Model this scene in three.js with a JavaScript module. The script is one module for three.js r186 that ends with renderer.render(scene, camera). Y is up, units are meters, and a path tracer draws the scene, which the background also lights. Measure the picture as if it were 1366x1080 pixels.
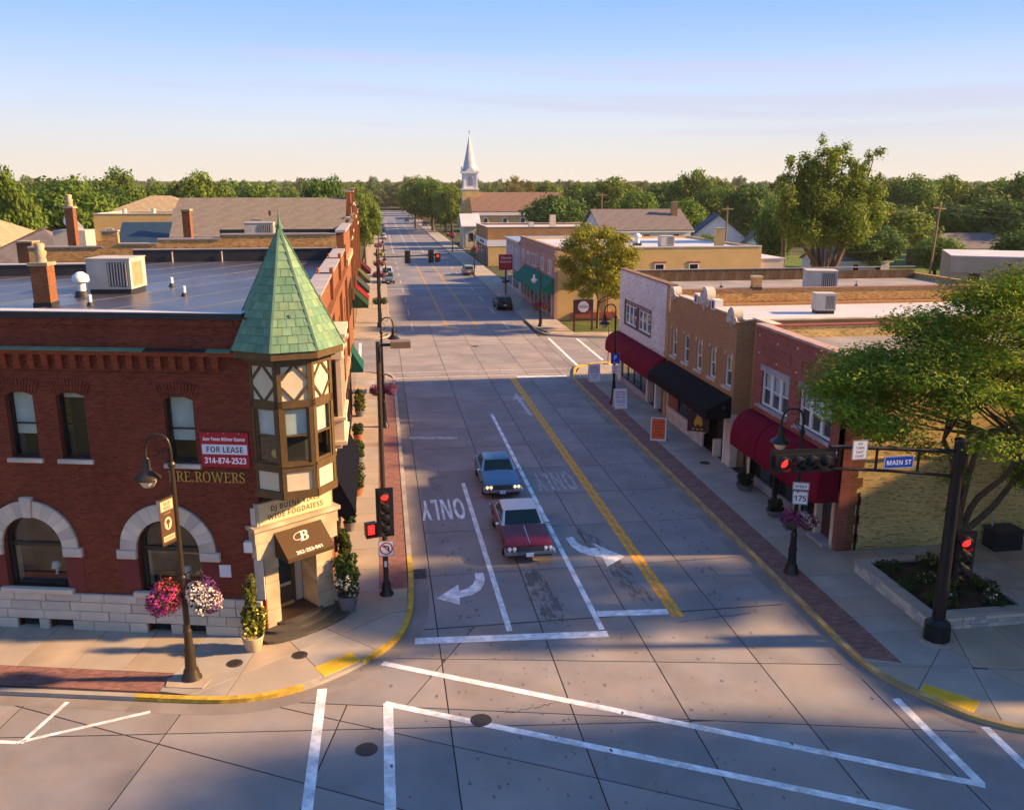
import * as THREE from 'three';
import { mergeGeometries, toCreasedNormals } from 'three/addons/utils/BufferGeometryUtils.js';
import { TextGeometry } from 'three/addons/geometries/TextGeometry.js';
import { FontLoader } from 'three/addons/loaders/FontLoader.js';

// ---------------------------------------------------------------- camera, sky, sun, exposure
const scene = new THREE.Scene();
const camera = new THREE.PerspectiveCamera(48.97, 1024 / 809, 0.1, 6000);
camera.position.set(0, 14.5, 0);
camera.rotation.set(-13.75 * Math.PI / 180, -8.4 * Math.PI / 180, 0, 'YXZ');
const renderer = new THREE.WebGLRenderer({ antialias: true });
renderer.setSize(1024, 809);
renderer.toneMapping = THREE.LinearToneMapping;
renderer.toneMappingExposure = 3.2;
renderer.shadowMap.enabled = true;
const SUN = new THREE.Vector3(0.992, 0, 0.124).multiplyScalar(Math.cos(0.445)).add(new THREE.Vector3(0, Math.sin(0.445), 0));
const sun = new THREE.DirectionalLight(new THREE.Color().setRGB(1, 0.62, 0.30), 4.3);
sun.position.copy(SUN).multiplyScalar(300).add(new THREE.Vector3(10, 0, -80));
sun.target.position.set(10, 0, -80);
sun.castShadow = true;
sun.shadow.radius = 4.5;
sun.shadow.mapSize.set(4096, 4096);
Object.assign(sun.shadow.camera, { left: -220, right: 220, top: 160, bottom: -160, near: 1, far: 900 });
scene.add(sun, sun.target);

// ---------------------------------------------------------------- random numbers and tiling noise
function rng(seed) { let a = seed >>> 0; return () => { a = (a + 0x6D2B79F5) | 0; let t = Math.imul(a ^ (a >>> 15), 1 | a); t = (t + Math.imul(t ^ (t >>> 7), 61 | t)) ^ t; return ((t ^ (t >>> 14)) >>> 0) / 4294967296; }; }
const hash = (x, y, s = 0) => { let h = Math.imul(x, 374761393) + Math.imul(y, 668265263) + Math.imul(s, 2147483647 ^ 1013) | 0; h = Math.imul(h ^ (h >>> 13), 1274126177); return ((h ^ (h >>> 16)) >>> 0) / 4294967296; };
const mod = (a, n) => ((a % n) + n) % n;
function vn(x, y, p, s) {
  const ix = Math.floor(x), iy = Math.floor(y); let fx = x - ix, fy = y - iy; fx = fx * fx * (3 - 2 * fx); fy = fy * fy * (3 - 2 * fy);
  const x0 = mod(ix, p), x1 = mod(ix + 1, p), y0 = mod(iy, p), y1 = mod(iy + 1, p);
  const a = hash(x0, y0, s), b = hash(x1, y0, s), c = hash(x0, y1, s), d = hash(x1, y1, s);
  return a + (b - a) * fx + (c - a) * fy + (a - b - c + d) * fx * fy;
}
function fbm(u, v, p, s, oct = 4) { let r = 0, a = 0.5, q = p; for (let i = 0; i < oct; i++, a *= 0.5, q *= 2) r += a * vn(u * q, v * q, q, s + i); return r / (1 - Math.pow(0.5, oct)); }
const LUT = new Uint8ClampedArray(4097).map((_, i) => { const l = i / 4096; return 255 * (l <= 0.0031308 ? 12.92 * l : 1.055 * Math.pow(l, 1 / 2.4) - 0.055); });
const enc = (l) => LUT[l <= 0 ? 0 : l >= 1 ? 4096 : (l * 4096) | 0];
const fields = {}; // tiling noise fields, computed once per grain
function field(p, oct, n = 512) { const k = p + '_' + oct; if (!fields[k]) { const f = new Float32Array(n * n); for (let y = 0; y < n; y++) for (let x = 0; x < n; x++) f[y * n + x] = fbm(x / n, y / n, p, 17 + p, oct); fields[k] = f; } return fields[k]; }
const pick = (f, u, v, s) => f[(((v * 512 + s * 97) & 511) << 9) | ((u * 512 + s * 53) & 511)];
function dataTex(n, fn, metres, srgb = true) {
  const d = new Uint8Array(n * n * 4), c = [0, 0, 0];
  for (let y = 0, k = 0; y < n; y++) for (let x = 0; x < n; x++, k += 4) {
    fn(x / n, y / n, c, x, y);
    if (srgb) { d[k] = enc(c[0]); d[k + 1] = enc(c[1]); d[k + 2] = enc(c[2]); } else { d[k] = d[k + 1] = d[k + 2] = 255 * Math.min(1, Math.max(0, c[0])); }
    d[k + 3] = 255;
  }
  const t = new THREE.DataTexture(d, n, n);
  t.wrapS = t.wrapT = THREE.RepeatWrapping; t.magFilter = THREE.LinearFilter; t.minFilter = THREE.LinearMipmapLinearFilter; t.generateMipmaps = true;
  t.repeat.set(1 / metres, 1 / metres);
  if (srgb) t.colorSpace = THREE.SRGBColorSpace;
  t.needsUpdate = true;
  return t;
}

// the sky: pale warm air at the horizon, blue above, thin streaks of high cloud all round
{
  const W = 2048, Hh = 1024, d = new Float32Array(W * Hh * 4);
  const stops = [[-90, 0.42, 0.37, 0.34], [-2, 0.66, 0.58, 0.54], [0, 0.72, 0.63, 0.53], [1.5, 0.70, 0.64, 0.58], [3.5, 0.61, 0.64, 0.69], [6, 0.49, 0.605, 0.82], [9, 0.31, 0.485, 0.82], [13, 0.20, 0.375, 0.735], [25, 0.14, 0.285, 0.62], [90, 0.115, 0.24, 0.55]].map(([e, ...c]) => [e, ...c.map((v) => v * 0.41)]);
  for (let r = 0; r < Hh; r++) {
    const el = ((r + 0.5) / Hh - 0.5) * 180;
    let i = 0; while (i < stops.length - 2 && el > stops[i + 1][0]) i++;
    const [e0, ...c0] = stops[i], [e1, ...c1] = stops[i + 1], t = Math.min(1, Math.max(0, (el - e0) / (e1 - e0)));
    for (let x = 0; x < W; x++) {
      const u = x / W, k = (r * W + x) * 4;
      const warp = fbm(u, el / 30, 6, 3, 3) - 0.5;
      let m = fbm(u * 4, el / 2.0 + warp * 2.2, 4, 11, 5), m2 = fbm(u * 2, el / 9 + warp, 4, 41, 4);
      let cl = Math.max(0, m - 0.53) * 3.4 * Math.max(0, m2 - 0.42) * 5.0 * Math.min(1, Math.max(0, (el - 2.4) / 1.8)) * Math.min(1, Math.max(0.1, (9.5 - el) / 2.5));
      cl = Math.min(0.42, cl);
      const cc = [0.52, 0.50, 0.63].map((v) => v * 0.41);
      const soft = 1 + (fbm(u * 3, el / 14, 4, 77, 3) - 0.5) * 0.10;
      for (let c = 0; c < 3; c++) { const b = (c0[c] + (c1[c] - c0[c]) * t) * soft; d[k + c] = b + (cc[c] - b) * cl; }
      d[k + 3] = 1;
    }
  }
  const sky = new THREE.DataTexture(d, W, Hh, THREE.RGBAFormat, THREE.FloatType);
  sky.mapping = THREE.EquirectangularReflectionMapping; sky.magFilter = THREE.LinearFilter; sky.minFilter = THREE.LinearFilter; sky.wrapS = THREE.RepeatWrapping; sky.needsUpdate = true;
  scene.background = sky; scene.environment = sky;
}
scene.fog = new THREE.FogExp2(new THREE.Color(0.80, 0.76, 0.74), 0.00009);

// ---------------------------------------------------------------- materials
const RGB = (r, g, b) => new THREE.Color().setRGB(r, g, b);
function mat(c, rough = 0.85, o = {}) { return new THREE.MeshStandardMaterial({ color: Array.isArray(c) ? RGB(...c) : c, roughness: rough, ...o }); }
const bumpBrick = dataTex(1024, (u, v, c) => {
  const row = Math.floor(v * 72), uu = u * 24 + (row % 2) * 0.5, fx = uu - Math.floor(uu), fy = v * 72 - row;
  const m = Math.min(Math.min(fx, 1 - fx) * 200, Math.min(fy, 1 - fy) * 67);
  c[0] = (m < 6 ? 0.2 : 0.75 + 0.25 * hash(Math.floor(uu) % 24, row, 5)) + (hash((u * 1024) | 0, (v * 1024) | 0, 8) - 0.5) * 0.12;
}, 4.8, false);
function brick(base, mortar, vary = 0.25, seed = 1, odd = null, oddShare = 0.08) {
  const map = dataTex(1024, (u, v, c) => {
    const row = Math.floor(v * 72), uu = u * 24 + (row % 2) * 0.5, ix = Math.floor(uu) % 24, fx = uu - Math.floor(uu), fy = v * 72 - row;
    const m = Math.min(Math.min(fx, 1 - fx) * 200, Math.min(fy, 1 - fy) * 67);
    const st = 0.82 + 0.36 * pick(field(3, 4), u, v, seed * 7), h = hash(ix, row, seed), gr = 0.92 + 0.16 * hash((u * 1024) | 0, (v * 1024) | 0, seed);
    const isOdd = odd && hash(ix, row, seed + 50) < oddShare;
    for (let k = 0; k < 3; k++) c[k] = (m < 5.5 ? mortar[k] : (isOdd ? odd[k] : base[k]) * (1 - vary / 2 + vary * h + (k === 0 ? 0.06 : -0.03) * (hash(ix, row, seed + 9) - 0.5))) * st * gr;
  }, 4.8);
  return new THREE.MeshPhysicalMaterial({ map, bumpMap: bumpBrick, bumpScale: 0.006, roughness: 0.95, specularIntensity: 0.35 });
}
const bumpGrit = dataTex(512, (u, v, c, x, y) => { c[0] = 0.5 * pick(field(24, 3), u, v, 1) + 0.5 * hash(x, y, 4); }, 1.6, false);
// weathered surfaces: one of a few shared grain maps, tinted by the material's own colour
const grains = {}, GM = 0.72;
function grain(amt, coarse, speck, n) {
  const A = [0.2, 0.4, 0.6, 0.85].reduce((a, b) => (Math.abs(b - amt) < Math.abs(a - amt) ? b : a)), C = coarse < 5 ? 3 : 6, S = speck < 0.2 ? 0.1 : 0.32, k = [A, C, S, n].join();
  const f1 = field(C, 5), f2 = field(C * 2, 3);
  return (grains[k] ??= dataTex(n, (u, v, c, x, y) => { const f = 1 - A / 2 + A * (0.5 + (pick(f1, u, v, 3) - 0.5) * 1.5) + (hash(x, y, 7) - 0.5) * S, w = (pick(f2, u, v, 31) - 0.5) * A * 0.35; c[0] = GM * (f + w); c[1] = GM * f; c[2] = GM * (f - w); }, 1));
}
function grit(base, amt = 0.3, seed = 1, metres = 4, rough = 0.9, bump = 0.004, speck = 0.12, coarse = 4, n = 512) {
  const map = grain(amt, coarse, speck, n).clone(); map.repeat.set(1 / metres, 1 / metres); map.offset.set(hash(seed, 1), hash(seed, 2)); map.needsUpdate = true;
  return new THREE.MeshPhysicalMaterial({ color: RGB(...base.map((b) => b / GM)), map, bumpMap: bumpGrit, bumpScale: bump, roughness: rough, specularIntensity: rough > 0.7 ? 0.35 : 1 });
}
const M = {
  brickRed: brick([0.160, 0.036, 0.019], [0.185, 0.075, 0.048], 0.55, 1),
  brickCorbel: brick([0.25, 0.052, 0.020], [0.185, 0.075, 0.048], 0.4, 9),
  brickStreet: brick([0.215, 0.082, 0.036], [0.20, 0.12, 0.075], 0.35, 2),
  brickGold: brick([0.50, 0.285, 0.10], [0.34, 0.25, 0.15], 0.50, 3, [0.36, 0.19, 0.075], 0.14),
  brickTan: brick([0.37, 0.20, 0.088], [0.36, 0.25, 0.15], 0.28, 4),
  brickRose: brick([0.265, 0.068, 0.046], [0.33, 0.22, 0.18], 0.35, 5),
  brickYellow: brick([0.72, 0.53, 0.21], [0.33, 0.25, 0.13], 0.30, 6, [0.48, 0.34, 0.12], 0.14),
  brickWhite: brick([0.68, 0.66, 0.62], [0.54, 0.50, 0.49], 0.16, 7, [0.46, 0.38, 0.34], 0.07),
  brickMauve: brick([0.40, 0.25, 0.20], [0.40, 0.31, 0.26], 0.25, 8),
  limestone: grit([0.60, 0.53, 0.44], 0.5, 21, 3, 0.9, 0.012),
  limestone2: grit([0.52, 0.465, 0.39], 0.5, 22, 3, 0.9, 0.012),
  limestone3: grit([0.62, 0.545, 0.44], 0.45, 23, 3, 0.9, 0.012),
  buffStone: grit([0.42, 0.345, 0.225], 0.6, 24, 2.2, 0.85, 0.008),
  buffStone2: grit([0.46, 0.38, 0.26], 0.6, 26, 1.9, 0.85, 0.008),
  coping: grit([0.33, 0.31, 0.32], 0.35, 25, 3),
  walk: grit([0.365, 0.31, 0.25], 0.30, 31, 3.3, 0.9, 0.003, 0.10, 3, 1024),
  walk2: grit([0.345, 0.315, 0.275], 0.36, 32, 3.7, 0.9, 0.003, 0.10, 3, 1024),
  walk3: grit([0.37, 0.30, 0.225], 0.32, 33, 4.1, 0.9, 0.003, 0.10, 3),
  kerb: grit([0.36, 0.32, 0.27], 0.5, 34, 2.1),
  kerbYellow: grit([0.50, 0.33, 0.05], 0.75, 35, 1.7, 0.8, 0.004, 0.25, 6),
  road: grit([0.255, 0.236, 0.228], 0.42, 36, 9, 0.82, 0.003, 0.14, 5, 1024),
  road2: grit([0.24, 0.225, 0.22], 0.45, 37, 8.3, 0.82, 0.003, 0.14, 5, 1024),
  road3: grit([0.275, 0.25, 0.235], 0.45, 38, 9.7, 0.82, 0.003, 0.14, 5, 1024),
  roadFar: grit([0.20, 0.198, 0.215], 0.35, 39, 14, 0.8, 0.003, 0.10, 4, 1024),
  joint: mat([0.035, 0.032, 0.032], 0.95),
  tar: mat([0.018, 0.017, 0.018], 0.7),
  paintWhite: grit([0.72, 0.72, 0.72], 0.75, 41, 1.3, 0.7, 0.002, 0.30, 7),
  paintWorn: grit([0.46, 0.45, 0.44], 0.9, 42, 1.1, 0.75, 0.002, 0.45, 7),
  paintYellow: grit([0.70, 0.33, 0.022], 0.8, 43, 1.2, 0.7, 0.002, 0.30, 7),
  paintFaint: grit([0.36, 0.345, 0.335], 0.9, 142, 0.9, 0.75, 0.002, 0.45, 7),
  paintYellowWorn: grit([0.42, 0.25, 0.06], 0.9, 143, 1.2, 0.7, 0.002, 0.4, 7),
  tactile: grit([0.70, 0.42, 0.02], 0.35, 44, 1.5, 0.7),
  grass: grit([0.085, 0.115, 0.028], 0.8, 45, 6, 1, 0.03, 0.5, 6),
  ground: grit([0.075, 0.085, 0.035], 0.7, 46, 40, 1, 0.02, 0.3, 6),
  soil: grit([0.075, 0.050, 0.030], 0.8, 47, 1.5, 1, 0.03, 0.4),
  asphalt: grit([0.09, 0.085, 0.085], 0.4, 48, 7, 0.9),
  membrane: grit([0.055, 0.057, 0.075], 0.55, 51, 9, 0.30, 0.0015, 0.08, 3),
  membraneDark: grit([0.016, 0.017, 0.021], 0.4, 52, 5, 0.6, 0.002),
  roofWhite: grit([0.52, 0.52, 0.53], 0.25, 53, 7, 0.6, 0.002),
  roofGrey: grit([0.27, 0.25, 0.24], 0.4, 54, 5, 0.9),
  shingleBrown: grit([0.185, 0.16, 0.13], 0.4, 55, 2.4, 0.95, 0.01, 0.5, 8),
  shingleTan: grit([0.36, 0.28, 0.17], 0.4, 56, 2.4, 0.95, 0.01, 0.4, 8),
  shingleGrey: grit([0.16, 0.14, 0.135], 0.4, 57, 2.4, 0.95, 0.01, 0.4, 8),
  shingleRust: grit([0.19, 0.12, 0.09], 0.35, 58, 3, 0.95, 0.01, 0.3, 8),
  stucco: grit([0.62, 0.42, 0.17], 0.28, 61, 5),
  stuccoPale: grit([0.58, 0.49, 0.36], 0.25, 62, 5),
  stuccoGrey: grit([0.37, 0.31, 0.23], 0.25, 63, 5),
  cream: grit([0.62, 0.54, 0.38], 0.22, 64, 1.5, 0.7, 0.002, 0.06),
  trimWhite: mat([0.74, 0.73, 0.70], 0.6),
  siding: grit([0.62, 0.63, 0.64], 0.15, 65, 3, 0.7),
  blueSiding: grit([0.30, 0.34, 0.42], 0.2, 66, 3, 0.7),
  brownWood: grit([0.090, 0.052, 0.014], 0.5, 67, 1.2, 0.6, 0.003, 0.15, 6),
  darkWood: grit([0.045, 0.028, 0.018], 0.5, 68, 1, 0.5, 0.002),
  bronze: mat([0.060, 0.045, 0.028], 0.38, { metalness: 0.55 }),
  black: mat([0.012, 0.012, 0.013], 0.42),
  blackPole: mat([0.014, 0.014, 0.016], 0.35, { metalness: 0.3 }),
  rubber: mat([0.016, 0.016, 0.016], 0.85),
  iron: grit([0.045, 0.036, 0.034], 0.6, 69, 0.7, 0.6, 0.006),
  steel: mat([0.55, 0.55, 0.55], 0.35, { metalness: 0.8 }),
  chrome: mat([0.75, 0.75, 0.76], 0.12, { metalness: 1 }),
  unit: grit([0.46, 0.43, 0.38], 0.2, 70, 2, 0.6),
  unitDark: mat([0.06, 0.06, 0.065], 0.6),
  maroon: grit([0.165, 0.007, 0.024], 0.35, 71, 2.2, 0.85, 0.004, 0.1),
  maroonTrim: mat([0.055, 0.012, 0.020], 0.6),
  navy: grit([0.006, 0.007, 0.014], 0.3, 72, 2, 0.85, 0.004),
  blackCloth: grit([0.014, 0.014, 0.016], 0.3, 73, 2, 0.9, 0.004),
  greenCloth: grit([0.016, 0.16, 0.115], 0.3, 74, 2, 0.85, 0.004),
  forestCloth: grit([0.020, 0.050, 0.024], 0.3, 75, 2, 0.85, 0.004),
  redCloth: grit([0.20, 0.016, 0.016], 0.3, 76, 2, 0.85, 0.004),
  patina: [[0.140, 0.255, 0.165], [0.160, 0.275, 0.170], [0.120, 0.235, 0.155], [0.175, 0.280, 0.165]].map((c, i) => grit(c, 0.35, 80 + i, 1.3, 0.75, 0.004, 0.08)),
  glass: new THREE.MeshPhysicalMaterial({ color: RGB(0.86, 0.90, 0.90), transmission: 1, thickness: 0, roughness: 0.03, ior: 1.5 }),
  glassDark: mat([0.012, 0.016, 0.02], 0.06, { metalness: 0.0 }),
  glassCar: new THREE.MeshPhysicalMaterial({ color: RGB(0.008, 0.034, 0.036), roughness: 0.06, specularIntensity: 0.45 }),
  interior: mat([0.035, 0.030, 0.026], 0.9),
  blind: grit([0.70, 0.76, 0.72], 0.12, 86, 1, 0.9, 0.001, 0.03),
  flowerStem: mat([0.06, 0.10, 0.025], 0.9),
  terracotta: grit([0.30, 0.12, 0.06], 0.4, 87, 1),
  potGrey: grit([0.14, 0.145, 0.155], 0.4, 88, 1),
  potStone: grit([0.42, 0.34, 0.22], 0.5, 89, 1),
  bark: grit([0.115, 0.080, 0.050], 0.7, 90, 0.8, 0.95, 0.02, 0.3, 6),
  poleWood: grit([0.22, 0.155, 0.095], 0.5, 91, 1, 0.95, 0.01, 0.2, 6),
  wire: mat([0.10, 0.085, 0.06], 0.7),
  gold: mat([0.50, 0.33, 0.08], 0.45, { metalness: 0.3 }),
  pavers: null,
};
for (const k of ['maroon', 'navy', 'blackCloth', 'greenCloth', 'forestCloth', 'redCloth']) M[k].specularIntensity = 0.08;
M.pavers = new THREE.MeshStandardMaterial({
  map: dataTex(512, (u, v, c, x, y) => {
    const row = Math.floor(v * 16), uu = u * 8 + (row % 2) * 0.5, fx = uu - Math.floor(uu), fy = v * 16 - row, ix = Math.floor(uu) % 8;
    const m = Math.min(Math.min(fx, 1 - fx) * 200, Math.min(fy, 1 - fy) * 100), f = 0.7 + 0.6 * hash(ix, row, 91), g = 0.9 + 0.2 * hash(x, y, 92);
    const b = m < 7 ? [0.12, 0.095, 0.085] : [0.235, 0.100, 0.080]; for (let k = 0; k < 3; k++) c[k] = b[k] * (m < 7 ? 1 : f) * g * (0.85 + 0.3 * pick(field(3, 4), u, v, 93));
  }, 1.6), bumpMap: bumpGrit, bumpScale: 0.003, roughness: 0.9,
});
const leafMat = (t = 0.35) => new THREE.MeshPhysicalMaterial({ vertexColors: true, roughness: 0.75, transmission: t, thickness: 0, side: THREE.DoubleSide, specularIntensity: 0.25 });
M.leaf = leafMat(0.45); M.petal = new THREE.MeshStandardMaterial({ vertexColors: true, roughness: 0.8, side: THREE.DoubleSide });
const font = await new FontLoader().loadAsync('fonts/droid/droid_sans_bold.typeface.json');
const fontSerif = await new FontLoader().loadAsync('fonts/droid/droid_serif_regular.typeface.json');
function canvasMat(w, h, draw, rough = 0.6, extra = {}) {
  const c = document.createElement('canvas'); c.width = w; c.height = h; const x = c.getContext('2d'); draw(x, w, h);
  const t = new THREE.CanvasTexture(c); t.colorSpace = THREE.SRGBColorSpace;
  return new THREE.MeshStandardMaterial({ map: t, roughness: rough, ...extra });
}

// ---------------------------------------------------------------- geometry and naming helpers
const used = {};
function numbered(n) { used[n] = (used[n] ?? -1) + 1; return used[n] ? `${n}_${String(used[n]).padStart(3, '0')}` : n; }
function boxUV(g, ox = 0, oy = 0) {
  if (g.index) g = g.toNonIndexed();
  if (!g.attributes.normal) g.computeVertexNormals();
  const p = g.attributes.position, n = p.count, uv = new Float32Array(n * 2), a = new THREE.Vector3(), b = new THREE.Vector3(), c = new THREE.Vector3();
  for (let i = 0; i < n; i += 3) {
    a.fromBufferAttribute(p, i); b.fromBufferAttribute(p, i + 1).sub(a); c.fromBufferAttribute(p, i + 2).sub(a); b.cross(c);
    const x = Math.abs(b.x), y = Math.abs(b.y), z = Math.abs(b.z);
    for (let k = 0; k < 3; k++) {
      const j = i + k, X = p.getX(j), Y = p.getY(j), Z = p.getZ(j);
      uv[j * 2] = ox + (x > y && x > z ? Z : X); uv[j * 2 + 1] = oy + (y >= x && y >= z ? Z : Y);
    }
  }
  g.setAttribute('uv', new THREE.BufferAttribute(uv, 2));
  return g;
}
const merge = (l) => { const k = l.map((g) => { g = g.index ? g.toNonIndexed() : g; for (const a of Object.keys(g.attributes)) if (!['position', 'normal', 'uv', 'color'].includes(a)) g.deleteAttribute(a); return g; }); return k.length === 1 ? k[0] : mergeGeometries(k); };
const box = (w, h, d, x = 0, y = 0, z = 0) => boxUV(new THREE.BoxGeometry(w, h, d).translate(x, y, z));
const span = (x0, x1, y0, y1, z0, z1) => box(x1 - x0, y1 - y0, z1 - z0, (x0 + x1) / 2, (y0 + y1) / 2, (z0 + z1) / 2);
const cyl = (r0, r1, h, x = 0, y = 0, z = 0, s = 14) => new THREE.CylinderGeometry(r1, r0, h, s).translate(x, y + h / 2, z);
const lathe = (pts, s = 18) => new THREE.LatheGeometry(pts.map(([r, y]) => new THREE.Vector2(r, y)), s);
const V = (x, y, z) => new THREE.Vector3(x, y, z);
const tube = (pts, r, seg = 12, rad = 7) => new THREE.TubeGeometry(new THREE.CatmullRomCurve3(pts.map((p) => V(...p))), seg, r, rad, false);
function bar(a, b, w, d) { const A = V(...a), B = V(...b), L = A.distanceTo(B), g = boxUV(new THREE.BoxGeometry(w, L, d)); g.applyQuaternion(new THREE.Quaternion().setFromUnitVectors(V(0, 1, 0), B.clone().sub(A).normalize())); return g.translate((A.x + B.x) / 2, (A.y + B.y) / 2, (A.z + B.z) / 2); }
function extr(pts, depth, o = {}) { const s = pts instanceof THREE.Shape ? pts : new THREE.Shape(pts.map(([x, y]) => new THREE.Vector2(x, y))); return boxUV(new THREE.ExtrudeGeometry(s, { depth, bevelEnabled: false, curveSegments: 14, ...o })); }
function hole(s, pts) { s.holes.push(new THREE.Path(pts.map(([x, y]) => new THREE.Vector2(x, y)))); }
const arc = (cx, cy, r, a0, a1, n = 14) => Array.from({ length: n + 1 }, (_, i) => [cx + r * Math.cos(a0 + (a1 - a0) * i / n), cy + r * Math.sin(a0 + (a1 - a0) * i / n)]);
// polygon slab in plan: pts are [x, z]; convex; from y0 up to y1
function slabGeo(pts, y0, y1, ox = 0, oy = 0) {
  let area = 0; pts.forEach(([x, z], i) => { const [x2, z2] = pts[(i + 1) % pts.length]; area += x * z2 - x2 * z; });
  if (area > 0) pts = [...pts].reverse();
  const s = new THREE.Shape(pts.map(([x, z]) => new THREE.Vector2(x, -z)));
  return boxUV(new THREE.ExtrudeGeometry(s, { depth: y1 - y0, bevelEnabled: false }).rotateX(-Math.PI / 2).translate(0, y0, 0), ox, oy);
}
function sheet(pts, y, ox = 0, oy = 0) { const s = new THREE.Shape(pts.map(([x, z]) => new THREE.Vector2(x, -z))); return boxUV(new THREE.ShapeGeometry(s).rotateX(-Math.PI / 2).translate(0, y, 0), ox, oy); }
function clip(poly, a, b, keep) { // keep +1 left / -1 right of the line a->b
  const side = ([x, z]) => keep * ((b[0] - a[0]) * (z - a[1]) - (b[1] - a[1]) * (x - a[0])), out = [];
  poly.forEach((p, i) => { const q = poly[(i + 1) % poly.length], sp = side(p), sq = side(q); if (sp >= 0) out.push(p); if (sp * sq < 0) { const t = sp / (sp - sq); out.push([p[0] + (q[0] - p[0]) * t, p[1] + (q[1] - p[1]) * t]); } });
  return out;
}
function polyArea(p) { let a = 0; p.forEach(([x, z], i) => { const [x2, z2] = p[(i + 1) % p.length]; a += x * z2 - x2 * z; }); return a / 2; }
function inset(poly, d) { let out = poly; const s = Math.sign(polyArea(poly)); poly.forEach((p, i) => { const q = poly[(i + 1) % poly.length], L = Math.hypot(q[0] - p[0], q[1] - p[1]); if (L < 1e-4 || out.length < 3) return; const nx = -(q[1] - p[1]) / L * s * d, nz = (q[0] - p[0]) / L * s * d; out = clip(out, [p[0] + nx, p[1] + nz], [q[0] + nx, q[1] + nz], s); }); return out; }
function splitAll(polys, lines) { for (const [a, b] of lines) { const n = []; for (const p of polys) for (const k of [1, -1]) { const c = clip(p, a, b, k); if (c.length > 2 && Math.abs(polyArea(c)) > 0.04) n.push(c); } polys = n; } return polys; }

function mesh(name, geo, material, parent, frame) {
  const m = new THREE.Mesh(geo, material); m.name = parent === scene ? numbered(name) : name; m.castShadow = m.receiveShadow = true;
  if (frame) m.applyMatrix4(frame);
  parent.add(m); return m;
}
function thing(name, label, category, [x, y, z] = [0, 0, 0], turn = 0, group) {
  const o = new THREE.Group(); o.name = numbered(name); o.position.set(x, y, z); o.rotation.y = turn; o.userData = { label, category }; if (group) o.userData.group = group; scene.add(o); return o;
}
function tag(o, label, category, group) { o.userData = { label, category }; if (group) o.userData.group = group; return o; }
function copyOf(src, [x, y, z], turn, label, group, scale) {
  const o = src.clone(); o.name = numbered(src.name.replace(/_\d{3}$/, '')); o.position.set(x, y, z); o.rotation.y = turn; if (scale) o.scale.set(...scale);
  o.userData = { ...src.userData, label }; if (group) o.userData.group = group; scene.add(o); return o;
}
function structure(name, geo, material) { const m = mesh(name, geo, material, scene); m.userData.kind = 'structure'; return m; }
const frameAt = (x, y, z, turn) => new THREE.Matrix4().makeRotationY(turn).setPosition(x, y, z);
function groupPart(name, parent, frame) { const g = new THREE.Group(); g.name = name; if (frame) g.applyMatrix4(frame); parent.add(g); return g; }
// dressed stone block: back at z = 0, chamfered face at z = d
function stone(w, h, d, c = 0.02) {
  const W = w / 2, K = h / 2, q = [[-W, -K, 0], [W, -K, 0], [W, K, 0], [-W, K, 0], [-W, -K, d - c], [W, -K, d - c], [W, K, d - c], [-W, K, d - c], [-W + c, -K + c, d], [W - c, -K + c, d], [W - c, K - c, d], [-W + c, K - c, d]];
  const f = [[8, 9, 10, 11]]; for (const o of [0, 4]) for (let i = 0; i < 4; i++) f.push([o + i, o + (i + 1) % 4, o + 4 + (i + 1) % 4, o + 4 + i]);
  const pos = []; for (const [a, b, cc, e] of f) for (const i of [a, b, cc, a, cc, e]) pos.push(...q[i]);
  const g = new THREE.BufferGeometry(); g.setAttribute('position', new THREE.Float32BufferAttribute(pos, 3)); g.computeVertexNormals(); return boxUV(g);
}
const D2R = Math.PI / 180;

// ---------------------------------------------------------------- ground, roads, pavements
const R0 = rng(7);
structure('ground', sheet([[-3000, 400], [3000, 400], [3000, -3500], [-3000, -3500]], -0.06), M.ground);
const zFar = (x) => -24.1 + 0.226 * (x + 4.9);
const road = structure('main_road', sheet([[-0.3, 40], [16.5, 40], [16.5, -640], [-0.3, -640]], 0), M.joint);
const crossRoad = structure('cross_street', sheet([[-80, zFar(-80) - 0.6], [120, zFar(120) - 0.6], [120, zFar(120) + 15], [-80, zFar(-80) + 15]], -0.006), M.joint);
const farCross = structure('far_cross_street', sheet([[-140, -71], [160, -71], [160, -86.6], [-140, -87.4]], -0.006), M.joint);
const slabMats = [M.road, M.road2, M.road3, M.road];
function pave(parent, polys, lines, mats, y0, y1, name, gap = 0.021) {
  for (const p of splitAll(polys, lines)) {
    const q = inset(p, gap); if (q.length < 3 || Math.abs(polyArea(q)) < 0.03) continue;
    const m = mesh(name, slabGeo(q, y0, y1 + (R0() - 0.5) * 0.003, R0() * 9, R0() * 9), mats[(R0() * mats.length) | 0], parent);
  }
}
const vert = (x) => [[x, 0], [x, 1]], horz = (z) => [[0, z], [1, z]];
const LX = [1.5, 5.0, 8.15, 11.35, 14.05];
pave(road, [[[-0.2, -27.5], [15.5, -27.5], [15.5, -69], [-0.2, -69]]], [...LX.map(vert), ...[-31.7, -36.1, -40.3, -44.5, -48.8, -53.0, -57.3, -61.6, -65.7].map(horz)], slabMats, 0.001, 0.012, 'slab');
pave(road, [[[-0.2, -69], [15.5, -69], [15.5, -97], [-0.2, -97]]], [...LX.map(vert), ...[-73.6, -78, -82.6, -87, -91.6].map(horz)], slabMats, 0.001, 0.012, 'slab');
mesh('surface', sheet([[-0.2, -97], [16.4, -97], [16.4, -640], [-0.2, -640]], 0.012), M.roadFar, road);
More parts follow.
